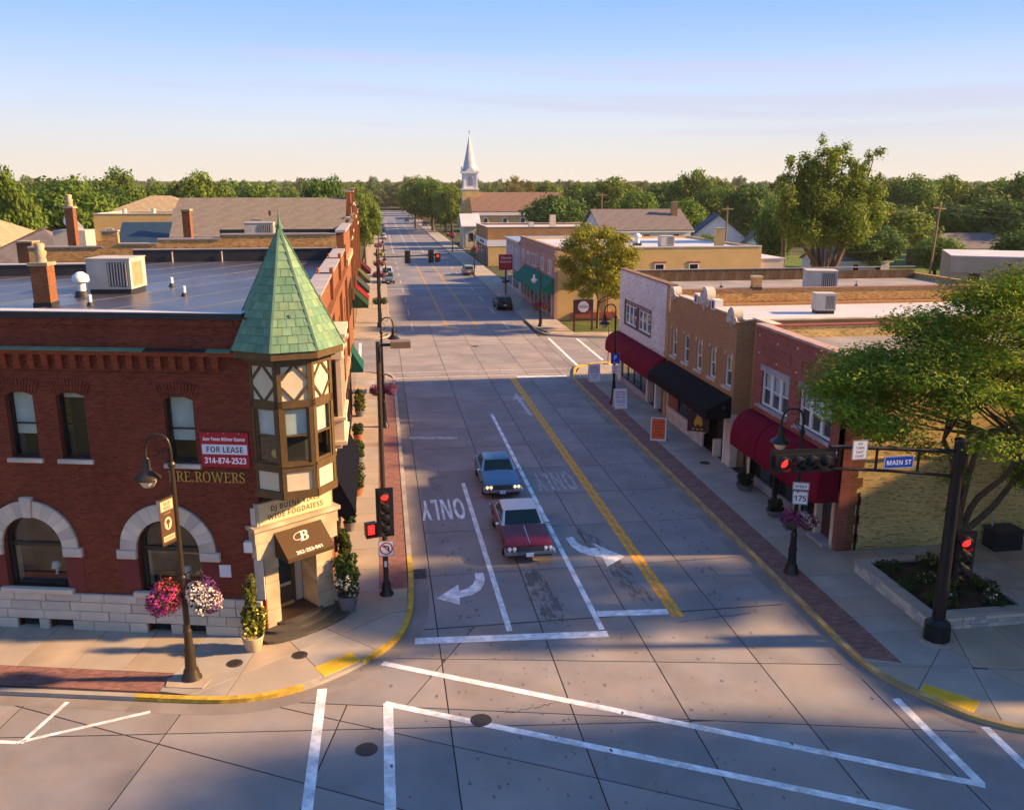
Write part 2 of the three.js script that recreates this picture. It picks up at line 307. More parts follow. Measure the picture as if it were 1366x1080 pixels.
pave(farCross, [[[-70, -71.2], [-0.2, -71.2], [-0.2, -87], [-70, -87]], [[15.5, -71.2], [80, -71.2], [80, -86], [15.5, -87]]], [horz(-75.2), horz(-79), horz(-83), ...[-5, -10, -15, -20, -26, -32, -40, -50, 20, 25, 30, 35, 41, 48, 56, 66].map(vert)], slabMats, -0.004, 0.008, 'slab');
// skewed crossing in front
pave(crossRoad, [[[-5, -27.46], [17.5, -27.46], [17.5, zFar(17.5)], [-5, zFar(-5)]]], [...LX.map(vert), [[7.81, -24.36], [14.37, -23.21]], [[1.43, -25.03], [-1.92, -18.94]]], slabMats, 0.003, 0.012, 'slab', 0.02);
pave(crossRoad, [[[-45, zFar(-45)], [60, zFar(60)], [60, zFar(60) + 14.4], [-45, zFar(-45) + 14.4]]],
  [...LX.map(vert), [[5.08, -21.39], [13.92, -20.45]], [[-2.95, -23.27], [6.71, -18.13]], [[-2.82, -20.2], [-0.19, -18.74]], ...[-6.5, -11.2, -16, -21, -26, -31, -36, 19, 24, 29, 34, 40, 46, 52].map((x) => [[x, 0], [x - 0.22, 1]]), [[0, -17.2], [1, -16.974]]], slabMats, 0.003, 0.012, 'slab', 0.02);
// tar-sealed cracks, wandering
function wander(a, b, w, seed, jitter = 0.05, n = 22) {
  const r = rng(seed), L = [], Rr = []; const dx = b[0] - a[0], dz = b[1] - a[1], l = Math.hypot(dx, dz), nx = -dz / l, nz = dx / l;
  for (let i = 0; i <= n; i++) { const t = i / n, o = (r() - 0.5) * jitter * 2, k = w * (0.35 + r()) / 2, x = a[0] + dx * t + nx * o, z = a[1] + dz * t + nz * o; L.push([x + nx * k, z + nz * k]); Rr.unshift([x - nx * k, z - nz * k]); }
  return sheet([...L, ...Rr], 0.0158);
}
[[[3.06, -22.2], [4.96, -22.57], 0.03], [[9.7, -26.7], [12.4, -27.0], 0.035], [[0.9, -52], [3.2, -51.6], 0.025], [[4.95, -38.8], [4.4, -36.4], 0.02], [[8.2, -30.6], [9.1, -28.2], 0.02], [[2.2, -47.5], [4.6, -46.9], 0.02]].forEach(([a, b, w], i) => { mesh('crack', wander(a, b, w, 400 + i), M.tar, road); });
// oil drips and dirt, scattered spots along the wheel path
function spots(parent, cx, cz, wx, wz, n, seed, rmax, material, name = 'oil_stain') {
  const r = rng(seed), g = [];
  for (let i = 0; i < n; i++) {
    const gx = (r() + r() + r() - 1.5) / 1.5, x = cx + gx * wx, z = cz + (r() - 0.5) * wz, R = rmax * Math.pow(r(), 2.2) + 0.012, k = 7, pts = [];
    for (let j = 0; j < k; j++) { const a = j / k * 6.283, q = R * (0.55 + 0.6 * r()); pts.push([x + Math.cos(a) * q, z + Math.sin(a) * q * 1.7]); }
    g.push(sheet(pts, 0.0166 + i * 4e-6));
  }
  const m = mesh(name, merge(g), material, parent); m.userData.kind = 'stuff'; return m;
}
// greasy patches with ragged, speckled edges
const stainMaps = [0, 1, 2, 3].map((k) => dataTex(256, (u, v, c, x, y) => { const n = pick(field(6, 5), u * 0.9, v * 0.9, k * 5 + 2), g = pick(field(24, 3), u, v, k * 3 + 1), e = Math.min(1, 3.2 * Math.min(u, 1 - u)) * Math.min(1, 5 * Math.min(v, 1 - v)); c[0] = Math.max(0, Math.min(1, (n * 0.55 + g * 0.45 - 0.80 + 0.36 * e) * 6)) * (0.55 + 0.45 * hash(x, y, k)); }, 1, false));
const stainMats = stainMaps.map((m) => { m.wrapS = m.wrapT = THREE.ClampToEdgeWrapping; return new THREE.MeshStandardMaterial({ color: RGB(0.14, 0.128, 0.124), roughness: 0.75, alphaMap: m, transparent: true, depthWrite: false }); });
let stainCount = 0;
function stain(parent, cx, cz, w, l, k) { const g = new THREE.PlaneGeometry(w, l).rotateX(-Math.PI / 2).rotateY(k * 0.03).translate(cx, 0.0162 + 0.00005 * stainCount++, cz); mesh('oil_stain', g, stainMats[k % 4], parent); }
const oil = mat([0.085, 0.077, 0.074], 0.75), oil2 = mat([0.145, 0.130, 0.124], 0.8);
stain(road, 5.55, -29.4, 1.7, 6.4, 1); spots(road, 5.6, -40, 0.9, 24, 260, 62, 0.06, oil2);
stain(road, 8.75, -31.8, 1.5, 9.5, 3); spots(road, 8.4, -46, 0.7, 26, 240, 64, 0.06, oil2); spots(road, 2.6, -38, 1.1, 22, 220, 65, 0.07, oil2);
spots(crossRoad, 5.5, -20.5, 9, 12, 420, 66, 0.045, oil2); spots(road, 12.3, -45, 1.4, 36, 300, 67, 0.08, oil2); spots(road, 7, -78, 6.5, 18, 160, 68, 0.09, oil2);

// painted markings: sheets on the slabs
function line(parent, a, b, w, material = M.paintWhite, name = 'painted_line', y = 0.0172) {
  const dx = b[0] - a[0], dz = b[1] - a[1], l = Math.hypot(dx, dz), nx = -dz / l * w / 2, nz = dx / l * w / 2;
  return mesh(name, sheet([[a[0] + nx, a[1] + nz], [b[0] + nx, b[1] + nz], [b[0] - nx, b[1] - nz], [a[0] - nx, a[1] - nz]], y), material, parent);
}
line(road, [3.78, -42.5], [3.9, -26.95], 0.20); line(road, [6.95, -56.2], [7.0, -26.6], 0.20);
line(road, [0.72, -26.72], [7.12, -26.28], 0.42, M.paintWhite, 'stop_line', 0.0176); line(road, [7.12, -27.72], [9.72, -27.52], 0.42, M.paintWhite, 'stop_line');
line(road, [9.86, -67.4], [9.72, -27.1], 0.21, M.paintYellow); line(road, [10.11, -67.4], [9.97, -27.1], 0.21, M.paintYellow);
line(road, [10.4, -67.7], [14.35, -67.5], 0.5, M.paintWhite, 'stop_line');
line(road, [0.9, -68.6], [14.5, -68.5], 0.16, M.paintWorn); line(road, [0.3, -70.7], [15, -70.4], 0.16, M.paintWorn);
line(road, [0.4, -86.8], [15.4, -86.2], 0.16, M.paintWorn); line(road, [0.6, -89.4], [9, -89.2], 0.2, M.paintWorn);
line(road, [16.3, -85.6], [16.1, -71.4], 0.25, M.paintWhite); line(farCross, [19, -84.8], [18.8, -73.6], 0.25, M.paintWhite, 'painted_line', 0.0125);
line(farCross, [-2.1, -85.3], [-1.9, -71.7], 0.25, M.paintWhite, 'painted_line', 0.0125); line(farCross, [-4.4, -85.3], [-4.2, -71.7], 0.25, M.paintWhite, 'painted_line', 0.0125);
for (const [x, m] of [[6.85, M.paintYellowWorn], [7.05, M.paintYellowWorn], [10, M.paintYellowWorn], [10.2, M.paintYellowWorn]]) line(road, [x, -92.6], [x, -190], 0.12, m);
for (let z = -92; z > -190; z -= 12) { line(road, [3.2, z], [3.2, z - 5], 0.13, M.paintWorn); line(road, [13.3, z], [13.3, z - 5], 0.13, M.paintWorn); }
for (const x of [3.2, 6.9, 10.1]) line(road, [x, -205], [x, -420], 0.2, M.paintWorn);
for (const z of [-132, -190, -205, -262]) line(road, [1, z], [15.4, z], 0.45, M.paintWorn);
line(road, [0.9, -104], [3.2, -104], 0.15, M.paintWorn); line(road, [0.9, -112], [3.2, -112], 0.15, M.paintWorn);
// crosswalks, skewed
line(crossRoad, [-0.35, -25.47], [14.5, -17.36], 0.24); line(crossRoad, [-0.3, -23.2], [12.5, -16.5], 0.24);
line(crossRoad, [14.47, -21.28], [14.44, -17.39], 0.24, M.paintWhite, 'painted_line', 0.0176); line(crossRoad, [16.12, -19.62], [15.95, -16.4], 0.24);
line(crossRoad, [-2.13, -24.25], [-2.2, -16.5], 0.28); line(crossRoad, [-0.2, -23.2], [-0.2, -16.5], 0.28, M.paintWhite, 'painted_line', 0.0176);
line(crossRoad, [-9.4, -24.62], [-9.98, -22.71], 0.13); line(crossRoad, [-6.9, -23.75], [-10.1, -22.76], 0.13); line(crossRoad, [-10.1, -22.76], [-16, -24.1], 0.13);
line(road, [1.4, -51.3], [4.2, -50.9], 0.5, M.paintWorn);
// turn arrows and words, set for drivers coming towards us
function flat(shapePts, parent, material, name) { return mesh(name, sheet(shapePts, 0.0172), material, parent); }
{
  const bend = (cx, cz, r0, r1, a0, a1) => { const o = [], i = []; for (let k = 0; k <= 10; k++) { const a = (a0 + (a1 - a0) * k / 10) * D2R; o.push([cx + Math.cos(a) * r1, cz + Math.sin(a) * r1]); i.unshift([cx + Math.cos(a) * r0, cz + Math.sin(a) * r0]); } return [...o, ...i]; };
  // right lane arrow: shaft from the north, curving to the kerb
  flat([[3.55, -31.7], [3.22, -31.7], [3.2, -31.25], [3.08, -30.8], [2.85, -30.45], [2.5, -30.25], [2.5, -30.8], [1.62, -29.75], [2.42, -29.12], [2.45, -29.68], [2.95, -29.85], [3.3, -30.25], [3.48, -30.75], [3.55, -31.2]], road, M.paintWhite, 'turn_arrow');
  flat([[7.42, -34.7], [7.75, -34.75], [7.8, -34.1], [7.95, -33.75], [8.2, -33.5], [8.52, -33.4], [8.45, -33.95], [9.38, -32.4], [8.45, -31.55], [8.48, -32.45], [8.05, -32.7], [7.7, -33.1], [7.5, -33.7]], road, M.paintWhite, 'turn_arrow');
  flat([[9.35, -55.5], [9.6, -55.5], [9.55, -60], [10 - 0.2, -60], [9.4, -62], [8.9, -60], [9.25, -60]], road, M.paintWorn, 'turn_arrow');
  const word = (t, x, z, w, d, m) => { const g = new TextGeometry(t, { font, size: 1, depth: 0.002, curveSegments: 6 }); g.computeBoundingBox(); const b = g.boundingBox; g.translate(-b.min.x, -b.min.y, 0).scale(w / (b.max.x - b.min.x), d / (b.max.y - b.min.y), 1).rotateX(-Math.PI / 2).rotateY(Math.PI).translate(x, 0.0165, z); mesh('painted_word', boxUV(g), m, road); };
  word('ONLY', 3.5, -40.3, 2.0, 2.75, M.paintWhite); word('ONLY', 9.4, -43.6, 2.0, 2.9, M.paintFaint);
}
// manhole covers: ring and ribbed lid
function manhole(x, z, r, y, label) {
  const t = thing('manhole_cover', label, 'manhole cover', [x, y, z]);
  mesh('rim', lathe([[r, 0], [r + 0.06, 0], [r + 0.06, 0.006], [r, 0.006]], 28), M.iron, t);
  mesh('lid', cyl(r - 0.008, r - 0.008, 0.004, 0, 0, 0, 28), M.iron, t);
  const g = []; for (let k = 1; k < 5; k++) g.push(lathe([[r * k / 5 - 0.03, 0.004], [r * k / 5 - 0.025, 0.010], [r * k / 5 + 0.025, 0.010], [r * k / 5 + 0.03, 0.004]], 24)); mesh('tread', merge(g), M.iron, t);
}
manhole(2.37, -21.97, 0.24, 0.0185, 'brown iron manhole cover sitting on the white crosswalk line');
manhole(-0.79, -21.09, 0.24, 0.0125, 'dark iron manhole cover between the crosswalk lines near the bottom edge');
manhole(8.6, -82, 0.3, 0.0125, 'small manhole cover in the sunlit far intersection');
manhole(-2.93, -26.13, 0.19, 0.1415, 'round rusty cover in the sidewalk beside the yellow ramp panel');
manhole(-4.89, -25.91, 0.19, 0.1415, 'rusty round cover in the sidewalk near the left street lamp');
manhole(16.9, -43.6, 0.22, 0.1415, 'small dark cover in the sidewalk before the black awning');

// kerbs
function strip(pts, w, y0, y1) { // outer edge pts, widened to the left of travel
  const n = pts.length, off = pts.map((p, i) => { const a = pts[Math.max(0, i - 1)], b = pts[Math.min(n - 1, i + 1)], dx = b[0] - a[0], dz = b[1] - a[1], l = Math.hypot(dx, dz); return [p[0] + dz / l * w, p[1] - dx / l * w]; }), g = [];
  for (let i = 0; i < n - 1; i++) g.push(slabGeo([pts[i], pts[i + 1], off[i + 1], off[i]], y0, y1, i * 3.1));
  return merge(g);
}
function smooth(pts, n) { const c = new THREE.CatmullRomCurve3(pts.map(([x, z]) => V(x, 0, z)), false, 'centripetal'); return c.getPoints(n).map((p) => [p.x, p.z]); }
const kerbL = smooth([[0.87, -33.5], [0.86, -31.5], [0.82, -30.2], [0.74, -28.9], [0.46, -27.4], [-0.02, -26.45], [-0.77, -25.58], [-1.49, -24.98], [-2.3, -24.42], [-3.2, -24.03], [-4.0, -23.87], [-4.9, -23.86], [-6.2, -24.1], [-7.5, -24.4]], 48);
const kerbNW = structure('kerb', strip([[0.92, -68], [0.87, -33.5]].map(([x, z]) => [x, z]), -0.2, -0.02, 0.145), M.kerb);
{ const i0 = kerbL.findIndex(([x]) => x < -0.85), i1 = kerbL.findIndex(([x]) => x < -2.5); mesh('painted_kerb', strip(kerbL.slice(0, i0 + 1), -0.2, -0.02, 0.146), M.kerbYellow, kerbNW); mesh('ramp_kerb', strip(kerbL.slice(i0, i1 + 1), -0.2, -0.02, 0.12), M.kerb, kerbNW); mesh('painted_kerb', strip(kerbL.slice(i1), -0.2, -0.02, 0.146), M.kerbYellow, kerbNW); } mesh('kerb_run', strip([[-7.5, -24.4], [-11.5, -25.3], [-42, -32.2]], -0.2, -0.02, 0.145), M.kerb, kerbNW);
mesh('kerb_corner', strip(smooth([[-60, -71.2], [-3, -71.2], [-1.2, -71], [0.1, -70.3], [0.75, -69.2], [0.92, -68]], 24), -0.2, -0.02, 0.145), M.kerb, kerbNW);
const gutter = grit([0.24, 0.21, 0.19], 0.5, 140, 3);
mesh('gutter', strip(kerbL, 0.55, 0.0125, 0.0145), gutter, kerbNW); mesh('gutter', strip([[0.92, -68], [0.87, -33.5]], 0.55, 0.0125, 0.0145), gutter, kerbNW); mesh('gutter', strip([[-7.5, -24.4], [-42, -32.2]], 0.5, 0.0125, 0.0145), gutter, kerbNW);
const kerbRpts = smooth([[14.40, -27], [14.38, -25.0], [14.45, -23.1], [14.74, -22.06], [15.08, -21.35], [15.5, -20.65], [15.95, -20.0], [16.45, -19.56], [17.0, -19.2], [19.5, -18.55]], 30);
const kerbRyellow = smooth([[14.49, -66], [14.98, -67.95], [15.9, -70.8], [18.4, -72.2], [21, -72.7]], 20);
const kerbNE = structure('kerb', strip([[14.49, -66], [14.40, -27]], 0.2, -0.02, 0.145), grit([0.40, 0.29, 0.14], 0.7, 141, 2.1));
mesh('kerb_corner', strip(kerbRpts, 0.2, -0.02, 0.145), grit([0.40, 0.29, 0.13], 0.8, 142, 1.6), kerbNE); mesh('kerb_run', strip([[19.5, -18.55], [60, -9.4]], 0.2, -0.02, 0.145), M.kerb, kerbNE);
mesh('painted_kerb', strip(kerbRyellow, -0.2, -0.02, 0.146), M.kerbYellow, kerbNE); mesh('kerb_run', strip([[21, -72.7], [90, -72.9]], -0.2, -0.02, 0.145), M.kerb, kerbNE);
mesh('gutter', strip([...[[14.49, -66], [14.40, -27]], ...kerbRpts.slice(1)], -0.55, 0.0125, 0.0145), gutter, kerbNE);
const kerbFL = structure('kerb', strip(smooth([[-60, -86.9], [-2, -87], [-0.3, -87.4], [0.6, -88.6], [0.9, -91]], 20), 0.2, -0.02, 0.145), M.kerb); mesh('kerb_run', strip([[0.9, -91], [0.9, -640]], 0.2, -0.02, 0.145), M.kerb, kerbFL);
const kerbFR = structure('kerb', strip(smooth([[90, -83.6], [23, -84.6], [18.4, -86], [16.6, -87.3], [15.95, -90], [15.9, -94]], 20), -0.2, -0.02, 0.145), M.kerb); mesh('kerb_run', strip([[15.9, -94], [15.6, -640]], -0.2, -0.02, 0.145), M.kerb, kerbFR);

// pavements: slabs over a dark bed
const walkMats = [M.walk, M.walk2, M.walk3, M.walk];
const swNW = structure('sidewalk', slabGeo([[-42, -38], [-42, -32.6], [-11.5, -25.55], [-4.9, -24.1], [-2.6, -24.6], [0.3, -28], [0.65, -31], [0.7, -66], [-42, -66]].map(([x, z]) => [x, z]), -0.03, 0.118), M.joint);
const PF = [-4.16, -27.57], CF = 0.9735, SF = 0.2287; // corner facade frame: s to the right, t out
const ft = (s, t) => [PF[0] + CF * s - SF * t, PF[1] + SF * s + CF * t];
pave(swNW, [[ft(-30, -0.5), ft(-30, 2.5), ft(-1.94, 2.5), ft(-1.94, -0.5)]], Array.from({ length: 15 }, (_, i) => [ft(-3.67 - i * 1.72, 0), ft(-3.55 - i * 1.72, 3)]), walkMats, 0.118, 0.14, 'slab', 0.012);
mesh('brick_paving', slabGeo([ft(-30, 2.5), ft(-30, 3.54), ft(-1.96, 3.54), ft(-1.96, 2.5)], 0.118, 0.138), M.pavers, swNW);
pave(swNW, [[ft(-1.94, -0.5), ft(-1.94, 3.5), ...kerbL.slice().reverse().filter(([x, z]) => x > -6.0 && z > -30.0).map(([x, z]) => { const cx = -3.4, cz = -29.2, l = Math.hypot(x - cx, z - cz); return [x - (x - cx) / l * 0.2, z - (z - cz) / l * 0.2]; }), [0.5, -30.4], [-2.6, -30.4]]],
  [[[-4.5, -25.86], [-4.82, -24.25]], [[-2.9, -26.3], [-2.15, -24.9]], [[-2.0, -27.6], [-0.6, -26.2]], [[-5, -24.9], [0.4, -28.9]]], walkMats, 0.118, 0.14, 'slab', 0.012);
pave(swNW, [[[-2.6, -30.4], [-0.42, -30.4], [-0.42, -66], [-2.6, -66]]], Array.from({ length: 17 }, (_, i) => horz(-32.4 - i * 2.05)), walkMats, 0.118, 0.14, 'slab', 0.012);
mesh('brick_paving', slabGeo([[-0.42, -30.4], [0.62, -30.4], [0.69, -66], [-0.42, -66]], 0.118, 0.138), M.pavers, swNW);
pave(swNW, [[[-40, -66], [0.1, -66], [0.1, -68], [-40, -68]], [[-40, -68], [-0.2, -68], [-0.4, -70], [-2, -71], [-40, -71]], [[0.1, -66], [0.7, -66], [0.7, -68], [0.1, -69.6]]], Array.from({ length: 12 }, (_, i) => vert(-2.6 - i * 3)), walkMats, 0.1, 0.14, 'slab', 0.012);
function tactilePanel(parent, pts) { const m = mesh('tactile_panel', slabGeo(pts, 0.12, 0.1445), M.tactile, parent); const c = pts.reduce((a, p) => [a[0] + p[0] / 4, a[1] + p[1] / 4], [0, 0]), g = []; for (let i = 0; i < 12; i++) for (let j = 0; j < 5; j++) { const u = (i + 0.5) / 12, v = (j + 0.5) / 5, l = (k) => (pts[0][k] * (1 - u) + pts[1][k] * u) * (1 - v) + (pts[3][k] * (1 - u) + pts[2][k] * u) * v; g.push(cyl(0.022, 0.014, 0.008, l(0), 0.144, l(1), 6)); } mesh('dome_studs', merge(g), M.tactile, parent).userData.kind = 'stuff'; }
tactilePanel(swNW, [[-2.42, -25.30], [-1.33, -26.10], [-1.02, -25.52], [-2.10, -24.75]]);
// right-hand side
const swNE = structure('sidewalk', slabGeo([[14.6, -66], [14.6, -25], [15.2, -21.8], [17, -19.4], [60, -9.7], [60, -31.4], [17.95, -31.4], [17.95, -66]].slice(0, 5).concat([[60, -66], [14.6, -66]].slice(0, 1)), -0.03, 0.118), M.joint);
mesh('brick_paving', slabGeo([[14.65, -66], [14.59, -25.3], [14.66, -23.35], [15.66, -22.9], [15.66, -66]], 0.118, 0.1435), M.pavers, swNE);
pave(swNE, [[[15.66, -66], [15.66, -24.8], [17.98, -24.8], [17.98, -66]]], [-25.95, -27.5, -29.3, -31.2, -33.2, -35.2, -37.4, -39.6, -41.8, -44, -46.2, -48.4, -50.6, -52.8, -55, -57.2, -59.4, -61.6, -63.8].map(horz), [M.walk2, M.walk, M.walk2, M.walk3], 0.118, 0.14, 'slab', 0.012);
const inR = kerbRpts.map(([x, z]) => { const cx = 19, cz = -26, l = Math.hypot(x - cx, z - cz); return [x - (x - cx) / l * 0.2, z - (z - cz) / l * 0.2]; }).filter(([x, z]) => z > -23.2);
pave(swNE, [[[14.60, -24.8], ...inR, [29, -16.6], [29, -24.8]]], [[[15.6, -22.86], [17.33, -22.43]], [[17.2, -24.78], [19.0, -19.5]], [[16.4, -22.57], [15.32, -21.49]], [[17.0, -20.6], [17.6, -22.2]], vert(20), vert(22.3), vert(24.6), vert(26.8), [[17, -22.4], [30, -19.6]]], walkMats, 0.118, 0.14, 'slab', 0.012);
pave(swNE, [[[17.98, -31.4], [17.98, -29.5], [29, -29.5], [29, -31.4]], [[21.7, -29.5], [21.7, -24.8], [29, -24.8], [29, -29.5]]], [vert(19.4), vert(21.7), vert(24), vert(26.4), horz(-27.2)], [M.walk3, M.walk2], 0.118, 0.14, 'slab', 0.012);
tactilePanel(swNE, [[15.62, -21.69], [16.67, -20.59], [16.1, -20.1], [15.16, -21.21]]);
pave(swNE, [[[14.7, -66], [17.98, -66], [40, -66], [40, -72.5], [20, -72.5], [18.2, -71.9], [16.1, -70.5], [15.2, -68]]], [vert(17.9), vert(20.5), vert(24), vert(28), horz(-68.2), horz(-70.2)], walkMats, 0.1, 0.14, 'slab', 0.012);
// far blocks
const swFL = structure('sidewalk', slabGeo([[-3.2, -640], [0.7, -640], [0.7, -91], [-1, -87.3], [-40, -87.3], [-40, -90], [-3.2, -90]].filter((p, i) => i !== 5), -0.03, 0.118), M.joint);
pave(swFL, [[[-3.2, -90], [0.7, -90], [0.7, -170], [-3.2, -170]]], Array.from({ length: 26 }, (_, i) => horz(-93 - i * 3)), walkMats, 0.118, 0.14, 'slab', 0.014);
mesh('surface', slabGeo([[-3.2, -170], [0.7, -170], [0.7, -640], [-3.2, -640]], 0.118, 0.138), M.walk3, swFL); mesh('surface', slabGeo([[-40, -87.3], [-0.6, -87.5], [0.5, -90], [-40, -90]], 0.118, 0.139), M.walk3, swFL);
const swFR = structure('sidewalk', slabGeo([[16.1, -640], [19.6, -640], [19.6, -90], [60, -85.5], [60, -84], [23, -85], [18.5, -86.3], [16.9, -87.5], [16.1, -92]].filter((p, i) => ![3, 4].includes(i)), -0.03, 0.118), M.joint);
pave(swFR, [[[16.1, -92], [19.4, -92], [19.4, -168], [16.1, -168]]], Array.from({ length: 25 }, (_, i) => horz(-95 - i * 3)), [M.walk2, M.walk], 0.118, 0.14, 'slab', 0.014);
mesh('surface', slabGeo([[15.8, -168], [19.6, -168], [19.6, -640], [15.8, -640]], 0.118, 0.138), M.walk2, swFR);
mesh('surface', slabGeo([[16.15, -92], [16.95, -87.5], [18.5, -86.4], [19.4, -86.4], [19.4, -92]], 0.118, 0.139), M.walk3, swFR); mesh('surface', slabGeo([[19.4, -86.1], [23, -84.9], [80, -84], [80, -86], [19.4, -88]], 0.118, 0.139), M.walk3, swFR);
structure('lawn', slabGeo([[19.45, -94.5], [19.45, -88.1], [34, -86.7], [34, -94.5]], -0.03, 0.15), M.grass);
structure('lawn', slabGeo([[20, -226], [20, -194], [45, -194], [45, -226]], -0.03, 0.12), M.grass); structure('lawn', slabGeo([[46, -185], [46, -120], [130, -120], [130, -185]], -0.03, 0.10), grit([0.10, 0.15, 0.03], 0.6, 143, 9, 1, 0.03, 0.5, 6));
structure('car_park', sheet([[-90, -130], [-4, -130], [-4, -60], [-90, -60]], -0.03), M.asphalt); structure('car_park', sheet([[30, -119], [130, -119], [130, -32], [30, -32]], -0.03), grit([0.16, 0.15, 0.145], 0.4, 144, 8));
structure('lane', sheet([[36, -119], [50, -119], [50, -128], [36, -128]].map(([x, z]) => [x + 20, z]), -0.02), M.asphalt);

// ---------------------------------------------------------------- shared building parts
function ring(w, h, t, d, z = 0) { return merge([box(t, h, d, -w / 2 + t / 2, 0, z), box(t, h, d, w / 2 - t / 2, 0, z), box(w - 2 * t, t, d, 0, h / 2 - t / 2, z), box(w - 2 * t, t, d, 0, -h / 2 + t / 2, z)]); }
// sash window set in an opening: frame at the part, panes, sash, blind, sill below it; z = 0 is the wall face
function sashWindow(parent, base, x, y, w, h, o = {}) {
  const { frame = M.darkWood, sill = M.limestone, blind = 0, deep = 0.2, mid = 0.5, sillW = 0.25, name = 'window', thin = 0.07, glass = M.glass, blindMat = M.blind } = o;
  const f = new THREE.Matrix4().makeTranslation(x, y, 0); if (base) f.premultiply(base);
  const win = mesh(name, ring(w, h, thin, 0.1, -deep), frame, parent, f);
  const iw = w - 2 * thin, ih = h - 2 * thin, my = ih * (0.5 - mid);
  mesh('sash', box(iw, 0.05, 0.06, 0, my, -deep), frame, win);
  mesh('pane', box(iw, ih / 2 - my - 0.025, 0.008, 0, (ih / 2 + my + 0.025) / 2, -deep + 0.01), glass, win);
  mesh('pane', box(iw, ih / 2 + my - 0.025, 0.008, 0, (-ih / 2 + my - 0.025) / 2, -deep - 0.015), glass, win);
  if (glass === M.glass) mesh('interior', box(w, h, 0.02, 0, 0, -deep - 0.5), M.interior, win);
  if (blind > 0) mesh('blind', box(iw, ih * blind, 0.01, 0, ih / 2 - ih * blind / 2, -deep - 0.09), blindMat, win);
  if (sill) mesh('sill', box(w + sillW, 0.13, deep + 0.12, 0, -h / 2 - 0.066, -deep / 2 + 0.06), sill, win);
  return win;
}
function awning(parent, frame, w, top, bottom, out, material, o = {}) { // sloped cloth with valance and closed ends, as one shell
  const { valance = 0.25, curve = 0, name = 'awning' } = o, p = [[0, top]];
  for (let i = 1; i <= 8; i++) { const t = i / 8; p.push([out * (curve ? Math.sin(t * Math.PI / 2) : t), bottom + valance + (top - bottom - valance) * (curve ? Math.cos(t * Math.PI / 2) : 1 - t)]); }
  p.push([out, bottom], [out - 0.03, bottom]); p.push([0, bottom + (curve ? 0 : 0.02)]);
  const g = extr(p, w).rotateY(-Math.PI / 2).translate(w / 2, 0, 0);
  return mesh(name, g, material, parent, frame);
}

